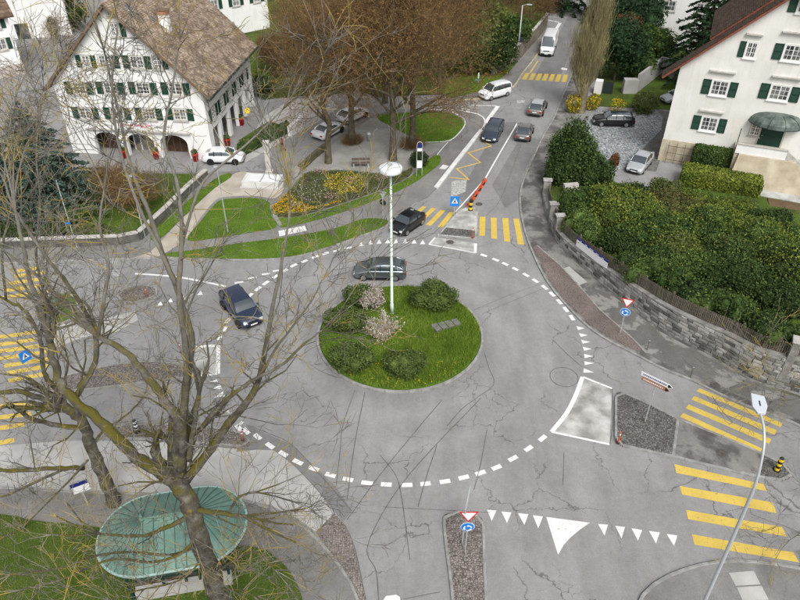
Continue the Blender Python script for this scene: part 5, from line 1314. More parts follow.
        for k in pi_: MB().tube([fl_(Gd[k][j]) for j in range(0, IDX+1)], .036 if k < NA+NR-2 else .06, 6).build('door_pillar', 'black' if kind != 'van' else paintmat, car, True)
        q = NA+NR; cells('quarter_panel', Go, range(q+1, NS-1), range(0, IDX), paintmat, (sg,))
    xm = (x1+x2)/2
    if kind == 'van': cells('cargo_roof', Go, range(NA+NR, NS-1), range(IDX-1, 7), paintmat)
    # wheels
    for tx in c['wb']:
        for sgn in (-1, 1):
            cx = X(tx); y = sgn*(hw-.085); e = Matrix.Rotation(PI/2, 4, 'X')
            MB().lathe([(R_*1.17, -.02), (R_*1.17, .10)], 22, (cx, sgn*(hw-.045)-.04, R_*1.06), e).build('wheel_arch', 'black', car)
            w = MB().lathe([(R_*.55, -.10), (R_*.93, -.105), (R_, -.08), (R_, .08), (R_*.93, .105), (R_*.55, .10)], 22, (cx, sgn*(hw-.09), R_), e).build('wheel', 'rubber', car, True)
            rm = MB().lathe([(R_*.66, -.02), (R_*.66, .015), (R_*.5, .0), (R_*.12, .012)], 18, (0, 0, 0), e); 
            for v in rm.v: v.y *= -sgn
            for v in rm.v: v += Vector((cx, sgn*(hw+.012), R_))
            o = rm.build('rim', RIM, w)
    zf = lerp_tab(c['top'], .03); zk = lerp_tab(c['top'], .99)
    for sgn in (-1, 1):
        q = [(X(.006), sgn*hw*.82, zf-.20), (X(.006), sgn*hw*.50, zf-.19), (X(.016), sgn*hw*.52, zf-.06), (X(.03), sgn*hw*.84, zf-.05)]
        MB().prism([Vector(p) for p in q], d=(.05, 0, 0)).build('headlight', LAMP, car)
        q = [(X(.99), sgn*hw*.90, zk-.22), (X(.99), sgn*hw*.62, zk-.20), (X(.99), sgn*hw*.62, zk-.05), (X(.985), sgn*hw*.90, zk-.02)]
        MB().prism([Vector(p) for p in q], d=(-.07, 0, 0)).build('tail_light', TAIL, car)
        mx = x0*.75+x1*.25
        MB().box(mx-.07, mx+.07, sgn*hw*1.0-.02*sgn, sgn*(hw+.17), zb+.02, zb+.15).build('wing_mirror', 'black' if kind == 'van' else paintmat, car, bevel=.03)
    zbp = c['under']
    if kind == 'van': MB().box(X(0)-.05, X(0)+.022, -hw*.74, hw*.74, zbp-.02, zbp+.30).build('bumper_cladding', 'black', car, bevel=.03)
    MB().box(X(.0)-.02, X(.0)+.025, -hw*.44, hw*.44, zf-.20, zf-.09).build('grille', 'black', car)
    MB().box(X(.0)-.04, X(.0)+.02, -hw*.62, hw*.62, zbp+.06, zbp+.15).build('front_bumper', 'black', car)
    MB().box(X(1)-.02, X(1)+.04, -hw*.72, hw*.72, zbp+.08, zbp+.17).build('rear_bumper', 'black', car)
    MB().box(X(0)+.03, X(0)+.042, -.26, .26, zbp+.19, zbp+.30).build('number_plate', PLATE, car)
    MB().box(X(1)-.042, X(1)-.02, -.26, .26, zk-.26, zk-.15).build('number_plate', PLATE, car)
    MB().box(X(c['wb'][1])+R_*1.25, X(c['wb'][0])-R_*1.25, -hw*.985, hw*.985, c['under']-.04, c['under']+.05).build('sill', 'black', car)
    return car
white_p = carpaint('white_car_paint', (.74, .75, .76), 0); silver = carpaint('silver_car_paint', (.50, .52, .54), .4)
make_car('hatchback', 'grey hatchback driving left past the island shrubs', 'hatch', carpaint('slate_paint', (.23, .265, .285), .85), (361, 280.5), (398, 281), 'left', 'cars on the roundabout')
make_car('city_car', 'small black two-door car entering over the zebra crossing', 'mini', carpaint('black_paint', (.012, .013, .016)), (406.5, 235.5), (421.5, 225), 'left', 'cars on the roundabout')
make_car('crossover_car', 'dark blue crossover seen through bare branches on the left of the roundabout', 'suv', carpaint('navy_paint', (.022, .035, .075)), (243, 331), (222, 305), 'right', 'cars on the roundabout')
make_car('estate_car', 'dark blue estate car waiting on the yellow bus stop zigzag', 'estate', carpaint('steel_blue_paint', (.035, .05, .075)), (497, 142), (502.2, 131.5), 'left', 'cars on the street')
make_car('compact_car', 'grey compact car driving away beside the white centre line', 'mini', carpaint('warm_grey_paint', (.17, .165, .16)), (532.5, 131), (528, 143.5), 'right', 'cars on the street')
make_car('family_car', 'beige grey car driving away, the farther of the two', 'hatch', carpaint('beige_grey_paint', (.22, .205, .185)), (546, 106.5), (541, 117.5), 'right', 'cars on the street', roof=silver)
make_car('white_minivan', 'white high-roofed minivan turning into the side street', 'mpv', white_p, (490.5, 100.8), (507, 96.2), 'left', 'cars on the street')
make_car('delivery_van', 'tall white delivery van coming down the far street', 'van', white_p, (551.5, 59.5), (556.8, 45), 'left', 'cars on the street')
make_car('parked_hatchback', 'white hatchback parked at the corner of the arcaded house', 'hatch', white_p, (235.5, 164.5), (211.5, 164.5), 'right', 'parked cars')
make_car('parked_coupe', 'white low car parked behind the bare plaza tree', 'coupe', white_p, (341.5, 132), (327, 140), 'right', 'parked cars')
make_car('parked_car', 'white car with dark windows parked farther up the side street', 'hatch', white_p, (367, 116), (349, 125), 'right', 'parked cars')
make_car('parked_estate', 'black estate car parked on the grey setts', 'estate', carpaint('gloss_black_paint', (.012, .012, .014)), (597, 126.5), (629.5, 127.5), 'left', 'parked cars', roof='glass')
make_car('parked_compact', 'silver compact car parked beside the green hedge', 'hatch', silver, (641.5, 175.5), (651.5, 163), 'left', 'parked cars')
make_car('garage_car', 'grey car partly hidden behind the right house corner', 'hatch', silver, (671, 105), (690, 103), 'left', 'parked cars')
# ================================================================== FAR HOUSES, WALLS, BACKGROUND PLANTING
o, w_ = far_house('white_villa', 'white house with green shutters beyond the big roof ridge', (-32.0, 107.0, 0), (-20.8, 115.7, 0), 9, 9.6, 14, 3, 4, left_skip=((0, 0), (0, 1), (0, 2), (0, 3)))
o, w_ = far_house('white_townhouse', 'white house with an arched door at the top left corner', (-66, 107.5, 0), (-51.3, 112.5, 0), 9, 8.5, 13, 2, 4, left_skip=((0, 0), (0, 1), (0, 2), (0, 3)), shutters=True)
ap = archp(w_*.80, w_*.88, 2.9); MB().prism([(x, -.06, z) for x, z in ap], d=(0, .08, 0)).build('arched_door', 'dk_green', o)
MB().prism([(x, -.04, z) for x, z in archp(w_*.80-.2, w_*.88+.2, 3.1)], d=(0, .035, 0)).build('door_surround', 'stone_trim', o)
MB().box(w_*.5, w_*.62, -.05, .02, 0, 2.3).build('garage_door', 'winglass', o)
m = MB(); 
for k in range(16): m.box(w_*.3+k*.5, w_*.3+k*.5+.3, -.03, -.002, 7.6, 8.0)
m.build('pink_lettering', M('pink_letters', (.55, .2, .3), None), o)
o, w_ = far_house('brown_roofed_house', 'white house with a brown hipped roof cut by the left edge', (-62, 86.5, 0), (-51.2, 95.0, 0), 8, 8.0, 11, 3, 4, left_skip=((0, 0), (0, 1), (0, 2), (0, 3)))
MB().box(-.1, w_+.1, -.1, -.002, -.2, 1.4).build('pink_plinth', M('pink_plinth', (.42, .36, .33), (.52, .46, .42), 1), o)
o, w_ = far_house('hillside_house', 'white house half hidden by the dark fir', (36.5, 107, 0), (50, 102.5, 0), 10, 7.5, 14, 2, 3, 'plaster', 'roof_dark', False, ridge='gable', win=(1.9, 1.3))
o, w_ = far_house('pale_house', 'pale house peeping between the garden trees at the top', (-21, 136, 0), (-7, 138, 0), 9, 7.5, 12, 2, 5, 'plaster', 'roof_red', False)

def run_wall(name, label, px, h, t, mat, cap=None, cat='wall', z=.1):
    P = [g(*p, .1) for p in px]; o = empty(name, label, cat, P[0]); m = MB()
    for i in range(len(P)-1):
        d = (P[i+1]-P[i]); n = Vector((-d.y, d.x, 0)).normalized()*t/2; a, b = P[i]-P[0], P[i+1]-P[0]
        MB().prism([a-n+Vector((0, 0, -.2)), b-n+Vector((0, 0, -.2)), b+n+Vector((0, 0, -.2)), a+n+Vector((0, 0, -.2))], h+.2).build('wall_panel', mat, o)
        if cap: n2 = n*1.35; MB().prism([a-n2+Vector((0, 0, h+.002)), b-n2+Vector((0, 0, h+.002)), b+n2+Vector((0, 0, h+.002)), a+n2+Vector((0, 0, h+.002))], .09).build('coping', cap, o)
    return o
brownwall = M('brown_wall', (.15, .13, .10), (.25, .22, .18), .8, .95, .3, 8, speck=.15, detail=8)
run_wall('street_wall', 'brownish garden wall along the far street beside the street lamp', [(492, 76), (507, 67), (520, 57), (534, 42), (546, 27)], 2.1, .3, brownwall, 'stone_trim')
run_wall('garden_wall', 'low grey garden wall below the arcaded house, along the footpath', [(-20, 249), (60, 246), (120, 244), (140, 240), (165, 217), (190, 192), (207, 177)], .8, .35, M('dark_wall', (.07, .068, .06), (.15, .145, .13), 1.2, .95, .4, 9, speck=.2, detail=8), 'stone_trim')
run_wall('forecourt_wall', 'low white wall ending beside the parked white cars', [(290, 136), (303, 124)], 1.1, .5, 'plaster')
run_wall('garage_wall', 'pale concrete driveway wall beside the hidden garage', [(636, 92), (659, 74), (690, 80)], 2.3, .3, 'conc')
run_wall('gate_wall', 'short pale concrete wall left of the garage driveway', [(622, 92), (636, 92.3)], 1.7, 1.0, 'conc')
run_wall('entrance_wall', 'white rendered block beside the dark gate by the poplar', [(594, 92), (601, 93)], 1.6, 1.0, 'plaster')
gt = run_wall('yard_gate', 'dark grey gate between the white block and the shrubs', [(602, 93), (612, 94)], 1.5, .08, 'steel_dark', cat='gate')
run_wall('parking_beam', 'mossy timber and stone edging between plaza and side street', [(300, 172), (314, 159), (325, 150)], .75, .35, M('mossy_beam', (.07, .065, .035), (.14, .125, .08), 1.5), None)
run_wall('end_block', 'grey stone block at the end of the mossy edging', [(293, 179), (300, 176)], .95, .8, 'stone_wall')
hedge_block('forecourt_hedge', 'clipped box hedge along the forecourt of the arcaded house', [g(*p) for p in ((240, 158), (291, 132), (288, 127), (238, 151))], 0, .8, 'leaf_mid', 3000, .09)
sheet('forecourt_bed', [g(*p) for p in ((238, 152), (287, 127), (268, 122), (240, 140))], .06, 'lawn2')
GF = 'low shrubs of the forecourt bed'
for px, py, lab in ((247, 147, 'small green shrub in the forecourt bed nearest the white hatchback'), (262, 138, 'small green shrub in the middle of the forecourt bed'), (275, 131, 'small green shrub in the forecourt bed nearest the side street')):
    shrub('bed_shrub', lab, 'shrub', g(px, py, .05), rlumps(4, .8, .7, .9, int(px), .4), 700, .1, 'leaf_olive', GF)
def planter(lab, px, py, s=.34):
    p = empty('flower_planter', lab, 'planter', g(px, py, .0), 0, 'red planters by the arcaded house')
    MB().lathe([(s*.7, 0), (s, .75), (s*1.08, .76), (s*1.08, .85), (s*.9, .85)], 14).build('pot', 'red', p, True)
    P, N = lump_points([(0, 0, 1.0, s*.9, s*.9, .35)], 160, zmin=.8); link('foliage', leaf_mesh(P, .09, N), 'leaf_mid', p)
planter('red planter at the corner pier of the arcade', 196, 161); planter('red planter before the pier left of the right arch', 157, 159); planter('red planter between the left and middle arches', 124, 158)
planter('red planter on the forecourt nearest the white hatchback', 228, 146); planter('red planter farther along the forecourt by the yellow sign', 242, 125)
ys = empty('yellow_sign', 'round yellow sign on a post on the forecourt', 'sign', g(249, 123)); MB().tube([(0, 0, 0), (0, 0, 1.2)], .03, 6).build('post', 'galv', ys); MB().lathe([(.30, -.03), (.34, 0), (.30, .03)], 20, (0, 0, 1.5), Matrix.Rotation(PI/2-.4, 4, 'X')).build('disc', 'ylw', ys)

# ---- plaza trees (bare, rusty buds)
GT = 'bare trees of the gravel plaza'
bare_tree('plaza_tree', 'bare brown tree nearest the flower bed, with the clear dark trunk', g(328.5, 163, .1), 17.5, 5.2, 6.0, 14, GT, 4800, 2600, 1, .34)
bare_tree('plaza_tree', 'bare brown tree with shoots round its foot beside the white cars', g(352, 143, .1), 21.5, 5.6, 6.5, 15, GT, 5400, 4000, 2, .38, base_skirt=1.5)
bare_tree('plaza_tree', 'bare rusty tree standing behind the mast lamp', g(393, 160, .1), 21.5, 6.2, 5.5, 17, GT, 7000, 8500, 3, .42)
bare_tree('plaza_tree', 'bare rusty tree at the corner lawn, with low shoots at its foot', g(412, 147, .1), 21, 6.4, 4.5, 17, GT, 7400, 9000, 4, .40, base_skirt=1.8)
bare_tree('plaza_tree', 'brown tree behind the plaza beyond the side street', g(385, 102, .1), 17, 6.0, 4.0, 13, GT, 6000, 5500, 5, .34)
bare_tree('plaza_tree', 'brown tree in the garden behind the parked white cars', g(318, 92, .1), 15, 5.5, 3.5, 12, GT, 6000, 2600, 6, .3, budmat='leaf_olive')
bare_tree('plaza_tree', 'rusty tree at the far garden edge over the verge', g(440, 88, .1), 16, 5.0, 3.5, 12, GT, 5500, 5000, 7, .3)
# ---- bare poplar by the street
pp = g(581, 112, .05); po = empty('poplar_tree', 'tall narrow poplar with upright bare twigs beside the street', 'tree', pp)
S = []; prev = np.array([0, 0, -.1]); pts = []
for i in range(9):
    q = np.array([.25*math.sin(i*.9), .2*math.cos(i*.7), 22*(i+1)/9]); S.append([*prev, *q, .55*(1-i/10), .55*(1-(i+1)/10)]); prev = q; pts.append(q)
ends = []
for i in range(64):
    z = RNG.uniform(.9, 16); a = i*2.4; b = np.array([0.1*math.cos(a), .1*math.sin(a), z]); rad = RNG.uniform(.45, .8) if z < 5 else RNG.uniform(.15, .32)
    grow(S, b, (math.cos(a)*rad, math.sin(a)*rad, 1), RNG.uniform(1.8, 3.4) if z < 5 else RNG.uniform(2.4, 4.2), .07, 2, .14, .45, 3, 3, .65, .55, .05, ends, .014)
link('trunk', tubes_np(S, 5), M('poplar_bark', (.13, .11, .065), (.25, .22, .13), 1.5, .95, .4, 14), po)
E_ = np.array(ends); n = 11000; P = E_[RNG.integers(0, len(E_), n)]+RNG.normal(0, .3, (n, 3))*np.array([1, 1, 2.2]); D = np.c_[RNG.normal(0, .13, (n, 2)), np.ones(n)]+np.c_[P[:, :2]*.06, np.zeros(n)]
link('twigs', tubes_np(np.c_[P, P+D*RNG.uniform(.6, 1.5, (n, 1)), np.full(n, .018), np.full(n, .007)], 3), 'poplar_twig', po)
GW = 'forsythia bushes at the poplar foot'
shrub('forsythia_bush', 'yellow bush at the street side of the poplar foot', 'shrub', g(573, 112, .1), rlumps(5, .9, .8, 2.2, 51, .4), 900, .10, 'leaf_yellow', GW, ('leaf_olive', .6), core=False)
shrub('forsythia_bush', 'yellow bush at the yard side of the poplar foot', 'shrub', g(592, 109, .1), rlumps(5, 1.0, .8, 1.9, 52, .4), 900, .10, 'leaf_yellow', GW, ('leaf_olive', .6), core=False)
shrub('thin_forsythia', 'thin yellow bush in front of the clipped ball shrub', 'shrub', g(616, 112, .1), rlumps(5, 1.0, .7, 1.7, 53, .4), 450, .09, 'leaf_yellow', None, ('leaf_olive', .4), core=False)

# ---- firs and evergreens, right background
conifer('fir_tree', 'dark fir with layered branches in front of the hillside house', g(694, 84, .05), 17, 5.0, 'leaf_fir', 'dark firs behind the cream house', 15, 11, .2, .1, 150, .24)
conifer('fir_tree', 'dark fir behind the ridge of the cream house verge', g(722, 76, .05), 18, 5.0, 'leaf_fir', 'dark firs behind the cream house', 14, 11, .2, .08, 150, .26)
conifer('fir_tree', 'dark fir at the top right of the poplar', (28, 126, 0), 17, 5.2, 'leaf_fir', 'dark firs behind the cream house', 14, 10, .22, .05, 120, .28)
conifer('fir_tree', 'farthest dark fir beside the far street', (34, 118, 0), 15, 4.8, 'leaf_fir', 'dark firs behind the cream house', 14, 10, .22, .05, 120, .28)
def lt(name, label, px, py, rx, h, seed, n, size, mat, group=None, second=None, loc=None, small=.42):
    L = [(a, b, c*1.0+h*.18, r1, r2, r3) for a, b, c, r1, r2, r3 in rlumps(7, rx, rx*.9, h*.85, seed, small)]
    return leafy_tree(name, label, loc if loc is not None else g(px, py, .1), L, n, size, mat, group, (.2, h*.35), second)
GR = 'evergreen trees right of the far street'
lt('evergreen_tree', 'dark evergreen right behind the poplar twigs', 614, 80, 3.6, 8, 61, 5200, .2, 'leaf_fir', GR)
lt('evergreen_tree', 'green bush below the concrete driveway wall', 634, 80, 2.6, 4.0, 62, 3400, .17, 'leaf_mid', GR)
lt('evergreen_tree', 'green tree above the driveway wall', 650, 66, 3.0, 5.0, 63, 3600, .18, 'leaf_mid', GR, ('leaf_lime', .2))
lt('evergreen_tree', 'dark evergreen filling the gap left of the fir', 628, 52, 4.2, 8.0, 64, 5000, .22, 'leaf_fir', GR)
lt('reddish_tree', 'reddish brown shrub between poplar and fir', 622, 62, 2.2, 6.5, 65, 2400, .15, 'leaf_rust')
lt('evergreen_tree', 'dark evergreen at the top edge right of the poplar', 612, 22, 4.5, 9, 66, 4600, .24, 'leaf_fir', GR)
# ---- gardens beyond the side street
GL = 'garden trees left of the far street'
lt('garden_tree', 'dark evergreen bush before the brownish street wall', 492, 74, 3.0, 6.0, 71, 5000, .17, 'leaf_dark', GL, ('leaf_olive', .3))
lt('garden_tree', 'olive green tree over the grass verge', 470, 76, 3.2, 7.5, 72, 4600, .17, 'leaf_olive', GL, ('leaf_lime', .15))
lt('garden_tree', 'yellowish green tree behind the olive one', 478, 52, 3.6, 8.0, 73, 4600, .2, 'leaf_olive', GL, ('leaf_lime', .3))
lt('garden_tree', 'green shrub behind the street wall, by the lamp', 512, 52, 2.8, 5.0, 74, 3400, .18, 'leaf_mid', GL, ('leaf_olive', .4))
GBT = 'bare garden bushes on the far slope'
bp_ = [(528, 32, 3.5, 7, 'bare grey bush behind the street wall end'), (500, 40, 4.0, 9, 'bare bush behind the dark evergreen'), (455, 55, 4.2, 9, 'bare bush left of the yellowish tree'), (305, 66, 3.0, 4.5, 'bare brown bush on the slope above the side street'), (275, 75, 2.6, 3.6, 'low bare bush at the slope foot by the forecourt'), (340, 60, 4.0, 7, 'bare brown bush behind the plaza crowns'), (400, 60, 4.4, 9, 'bare bush behind the rusty crowns'), (520, 6, 4.2, 8, 'bare bush at the top edge left of the far street'), (470, 12, 4.6, 10, 'bare bush at the top edge in the middle')]
for i, (px, py, r, h, lab) in enumerate(bp_):
    bare_tree('bare_bush', lab, g(px, py, .15), h, r, .8, 9, GBT, 3800, 1200, 80+i, .16, budmat='leaf_olive')
lt('slope_shrub', 'yellow-green shrub on the slope below the villa', 252, 88, 1.8, 2.4, 91, 1800, .14, 'leaf_lime'); lt('slope_shrub', 'dark shrub by the big house rear corner', 262, 96, 1.7, 2.2, 92, 1600, .14, 'leaf_dark')
lt('slope_shrub', 'dark green shrub beside the ridge of the arcaded house', 75, 30, 2.6, 5, 93, 3000, .16, 'leaf_dark')
hedge_block('slope_hedge', 'low brown hedge along the side street below the slope', [g(*p) for p in ((262, 100), (345, 92), (343, 88), (260, 95))], 0, .8, 'leaf_olive', 2600, .12)
bare_tree('roadside_bush', 'pale blossoming twiggy bush beside the house gable', g(66, 62, .1), 6.0, 1.8, 1.0, 7, None, 700, 900, 97, .09, budmat='blossom')
# ---- blue cedar and garden at the left
GC = 'blue-green cedars at the left edge'
conifer('blue_cedar', 'blue-green cedar covering the left corner of the arcaded house', g(52, 208, .1), 10.5, 5.6, 'leaf_blue', GC, 14, 13, .12, .1, 190, .17)
conifer('blue_cedar', 'blue-green cedar cut by the left picture edge', g(2, 212, .1), 12, 5.6, 'leaf_blue', GC, 14, 13, .12, .1, 180, .17)
GG = 'shrubs of the garden behind the low wall'
for px, py, rx, h, mt_, lab in ((20, 238, 2.0, 1.6, 'leaf_dark', 'dark shrub behind the low wall at the left edge'), (75, 222, 1.8, 1.7, 'leaf_mid', 'green shrub on the rough lawn under the cedar'), (100, 200, 1.9, 1.7, 'leaf_mid', 'green shrub beside the arcade lawn'), (95, 236, 1.5, 1.0, 'leaf_olive', 'low olive shrub behind the low wall'), (50, 238, 1.6, 1.3, 'leaf_dark', 'dark low shrub left of the blue sign post')):
    shrub('wall_shrub', lab, 'shrub', g(px, py, .13), rlumps(6, rx, rx*.8, h, int(px)+3, .4), 1700, .12, mt_, GG)
for px, py, lab in ((140, 212, 'bare brown shrub on the rough lawn nearest the footpath'), (118, 205, 'bare brown shrub on the rough lawn below the left arch')):
    bare_tree('brown_shrub', lab, g(px, py, .13), 2.6, 2.0, .3, 8, 'bare shrubs on the rough lawn', 1500, 300, int(px), .07)

# ================================================================== PLAZA, FLOWER BED, FOUNTAIN
BP = spline([g(*p, .12) for p in [(274, 216), (272, 208), (284, 197), (294, 186), (309, 172), (345, 171), (376, 174), (400, 173), (412, 168), (408, 177), (380, 190), (345, 202), (300, 216)]], 3, True)
sheet('flower_bed', BP, .14, 'bed', thick=.08)
P = scatter(BP, 110, .15); 
link_ = link('bed_foliage', leaf_mesh(P+np.c_[np.zeros((len(P), 2)), RNG.uniform(0, .16, len(P))], .07, np.repeat([[0, 0, 1.]], len(P), 0), .4), 'leaf_olive'); tag(link_, 'low green leaves covering the flower bed', 'plants', kind='stuff')
def inpx(poly): return [g(*p) for p in poly]
def flowers(name, label, poly, dens, mat, s=.055, z=.28):
    P = scatter(inpx(poly), dens, z); P[:, 2] += RNG.normal(0, .05, len(P)); o = link(name, leaf_mesh(P, s, np.repeat([[0, 0, 1.]], len(P), 0), .5), mat); return tag(o, label, 'flowers', kind='stuff')
flowers('orange_flowers', 'orange blossoms massed at the left tip of the flower bed', [(274, 216), (272, 209), (282, 198), (290, 195), (300, 205), (315, 209), (345, 201), (342, 204), (300, 215)], 120, 'fl_orange', .07)
flowers('yellow_flowers', 'yellow blossoms in a ring in the middle of the flower bed', [(322, 187), (330, 177), (350, 174), (366, 178), (368, 187), (358, 195), (340, 197), (332, 192)], 85, 'fl_yellow', .065)
for nm, x, y, mt_, lab in (('p', 351, 182, 'fl_pink', 'pink flower clump inside the yellow ring'), ('p', 331, 198, 'fl_pink', 'pink flower clump below the yellow ring'), ('p', 381, 179, 'fl_pink', 'pink flower clump at the right of the flower bed'), ('p', 321, 173, 'fl_pink', 'pink flower clump at the top edge of the flower bed'), ('p', 295, 207, 'fl_white', 'whitish flower clump among the orange blossoms')):
    flowers('flower_clump', lab, [(x-6, y-2.4), (x+6, y-2.8), (x+7, y+1.5), (x-1, y+3.6), (x-6.5, y+2)], 90, mt_, .06)
flowers('white_flowers', 'scattered white blossoms over the flower bed', [(284, 200), (300, 180), (322, 180), (328, 195), (310, 206)], 22, 'fl_white', .055)
# fountain: basin with water and a stone column
ft = empty('stone_fountain', 'pale rectangular stone basin with a light cover beside the beige path', 'fountain', g(263, 184, .1), -.12)
FS_ = M('fountain_stone', (.50, .50, .48), (.62, .62, .60), 1.2, speck=.06)
MB().box(-2.05, 2.05, -1.15, 1.15, 0, .10).build('plinth', 'conc', ft, bevel=.02)
m = MB(); a, b, t, h = 1.85, .98, .26, .66
m.box(-a, a, -b, -b+t, .102, h).box(-a, a, b-t, b, .102, h).box(-a, -a+t, -b+t+.001, b-t-.001, .102, h).box(a-t, a, -b+t+.001, b-t-.001, .102, h); m.build('basin', FS_, ft)
MB().prism([(-a+t, -b+t, .1), (a-t, -b+t, .1), (a-t, b-t, .1), (-a+t, b-t, .1)], h-.12).build('basin_cover', M('pale_cover', (.66, .67, .68), (.74, .75, .76), 1.0, .35), ft)
MB().box(-.06, .06, -b+.1, b-.1, h-.02, h+.05).build('cover_bar', 'galv', ft)
cl = empty('fountain_column', 'tall grey stone column standing behind the fountain basin', 'column', g(269.5, 173, .05))
hh = hgt(g(269.5, 173), 143); MB().prism([(-.28, -.24, 0), (.28, -.24, 0), (.28, .24, 0), (-.28, .24, 0)], hh).build('shaft', 'stone_trim', cl, bevel=.04); MB().box(-.34, .34, -.30, .30, hh+.002, hh+.2).build('cap', 'stone_trim', cl, bevel=.03); MB().box(-.4, .4, -.36, .36, 0, .3).build('base', 'stone_trim', cl)
# bench and litter bin
bc = empty('park_bench', 'dark wooden park bench on the gravel plaza', 'bench', g(361, 166.5, .12), .05)
for k in range(3): MB().box(-.95, .95, -.25+k*.17, -.10+k*.17, .42, .46).build('seat_slat', 'wood_brown', bc)
for k in range(2): MB().box(-.95, .95, .29, .33, .55+k*.16, .68+k*.16).build('back_slat', 'wood_brown', bc)
for x in (-.75, .75): MB().box(x-.05, x+.05, -.24, .28, 0, .415).build('leg', 'stone_trim', bc)
lbn = empty('litter_bin', 'pale grey litter bin on the plaza under the trees', 'bin', g(369, 141, .12)); MB().lathe([(.2, 0), (.22, .8), (.24, .82), (.24, .9)], 14).build('bin_body', 'alu', lbn, True); MB().lathe([(.25, .9), (.2, 1.0), (.05, 1.05)], 14).build('bin_lid', 'galv', lbn)

# ================================================================== SIGNS, POSTS, LAMPS
UPX = lambda a: Matrix.Rotation(a, 4, 'X')
def disc(name, r, mat, parent, loc, rz=0, tilt=PI/2, th=.02, k=24):
    return MB().lathe([(r, 0), (r, th)], k, (0, 0, 0), Matrix.Rotation(rz, 4, 'Z')@UPX(tilt)).build(name, mat, parent, loc=loc)
def yield_sign(label, base, hsz, rz, top=None, s=.45, round_=True):
    o = empty('yield_sign', label, 'traffic sign', base, rz, 'give way signs')
    MB().tube([(0, 0, 0), (0, 0, hsz+.35)], .035, 8).build('post', 'galv', o)
    def tri(r, y, nm, mat): return MB().prism([(-r, y, hsz+r*.58), (r, y, hsz+r*.58), (0, y, hsz-r*1.15)], d=(0, -.012, 0)).build(nm, mat, o)
    tri(s, -.04, 'triangle_border', 'red'); tri(s*.72, -.0535, 'triangle_face', 'signwhite')
    if round_:
        zc = hsz-s*1.15-.38; MB().lathe([(.36, 0), (.36, .012)], 26, (0, 0, 0), UPX(PI/2)).build('disc_edge', 'signwhite', o, loc=(0, -.04, zc)); d_ = MB().lathe([(.335, 0), (.335, .012)], 26, (0, 0, 0), UPX(PI/2)).build('round_face', 'blue', o, loc=(0, -.054, zc))
        for k in range(3):      # three circling arrows
            m = MB(); a0 = k*2*PI/3+.2
            P_ = []; 
            for i in range(7): a = a0+i*.2; P_.append((math.cos(a), math.sin(a)))
            for i in range(6):
                m.poly([(P_[i][0]*.15, -.069, P_[i][1]*.15), (P_[i+1][0]*.15, -.069, P_[i+1][1]*.15), (P_[i+1][0]*.23, -.069, P_[i+1][1]*.23), (P_[i][0]*.23, -.069, P_[i][1]*.23)])
            a = a0+1.2; e = a0+1.75; m.poly([(math.cos(a)*.10, -.069, math.sin(a)*.10), (math.cos(e)*.19, -.069, math.sin(e)*.19), (math.cos(a)*.28, -.069, math.sin(a)*.28)])
            m.build('circling_arrow', 'signwhite', d_, loc=(0, .0, 0)); 
    return o
sb = g(465, 552, .12)
o = yield_sign('give way and roundabout signs on the cobbled island at the bottom', sb, 0, 0) if 0 else None
zt_ = hgt(sb, 516); yield_sign('give way and roundabout signs on the cobbled island at the bottom', sb, zt_, .0, s=.50)
sb2 = g(620, 333, .12); yield_sign('give way and roundabout signs on the stained pavement by the stone wall', sb2, hgt(sb2, 303)-.0, -.35, s=.46)
ew = empty('edge_on_sign', 'grey direction board seen edge-on above the bottom island sign', 'traffic sign', sb+Vector((-.12, .5, 0)))
zt2 = hgt(sb+Vector((0, .5, 0)), 500); MB().tube([(0, 0, 0), (.1, .05, zt2)], .04, 8).build('post', 'galv', ew); MB().box(-.03, .03, -.75, .75, zt2-.35, zt2).build('board', 'galv', ew, loc=(.1, .05, 0), rot=(0, 0, -.25))
# backs of the signs at the left of the black car
sb3 = g(383, 219.5, .12); ob = empty('sign_back', 'sign post seen from behind on the grass strip by the black car', 'traffic sign', sb3, -.5); z3 = hgt(sb3, 195)
MB().tube([(0, 0, 0), (0, 0, z3+.3)], .035, 8).build('post', 'galv', ob); MB().prism([(-.42, 0, z3+.25), (.42, 0, z3+.25), (0, 0, z3-.5)], d=(0, .015, 0)).build('triangle_back', 'galv', ob); MB().lathe([(.34, 0), (.34, .014)], 22, (0, 0, 0), UPX(PI/2)).build('round_back', 'steel_dark', ob, loc=(0, .02, z3-.9))
def ped_sign(label, base, z, s=.3, rz=0):
    o = empty('crossing_sign', label, 'traffic sign', base, rz, 'blue crossing signs'); MB().tube([(0, 0, 0), (0, 0, z+s*1.2)], .035, 8).build('post', 'galv', o)
    MB().box(-s, s, -.055, -.036, z-s*1.2, z+s*1.2).build('blue_face', 'blue', o)
    MB().prism([(-s*.72, -.058, z-s*.5), (s*.72, -.058, z-s*.5), (0, -.058, z+s*.85)], d=(0, -.01, 0)).build('white_triangle', 'signwhite', o)
    m = MB(); m.lathe([(s*.09, 0), (s*.09, .006)], 10, (0, -.0685, z+s*.42), UPX(PI/2)); m.prism([(-s*.08, -.069, z+s*.30), (s*.1, -.069, z+s*.3), (s*.30, -.069, z-s*.42), (s*.14, -.069, z-s*.42), (s*.02, -.069, z-.04), (-s*.18, -.069, z-s*.42), (-s*.34, -.069, z-s*.42)], d=(0, -.006, 0)); m.build('walking_figure', 'black', o)
sb4 = g(454, 216, .1); ped_sign('blue pedestrian crossing sign on the north traffic island', sb4, hgt(sb4, 202), .42)
sheet('stair_path', [RHo+RU*9.9+RN*3.6, RHo+RU*18+RN*3.6, RHo+RU*18+RN*5.2, RHo+RU*9.9+RN*5.0], .32, 'conc_dirty', thick=.4)
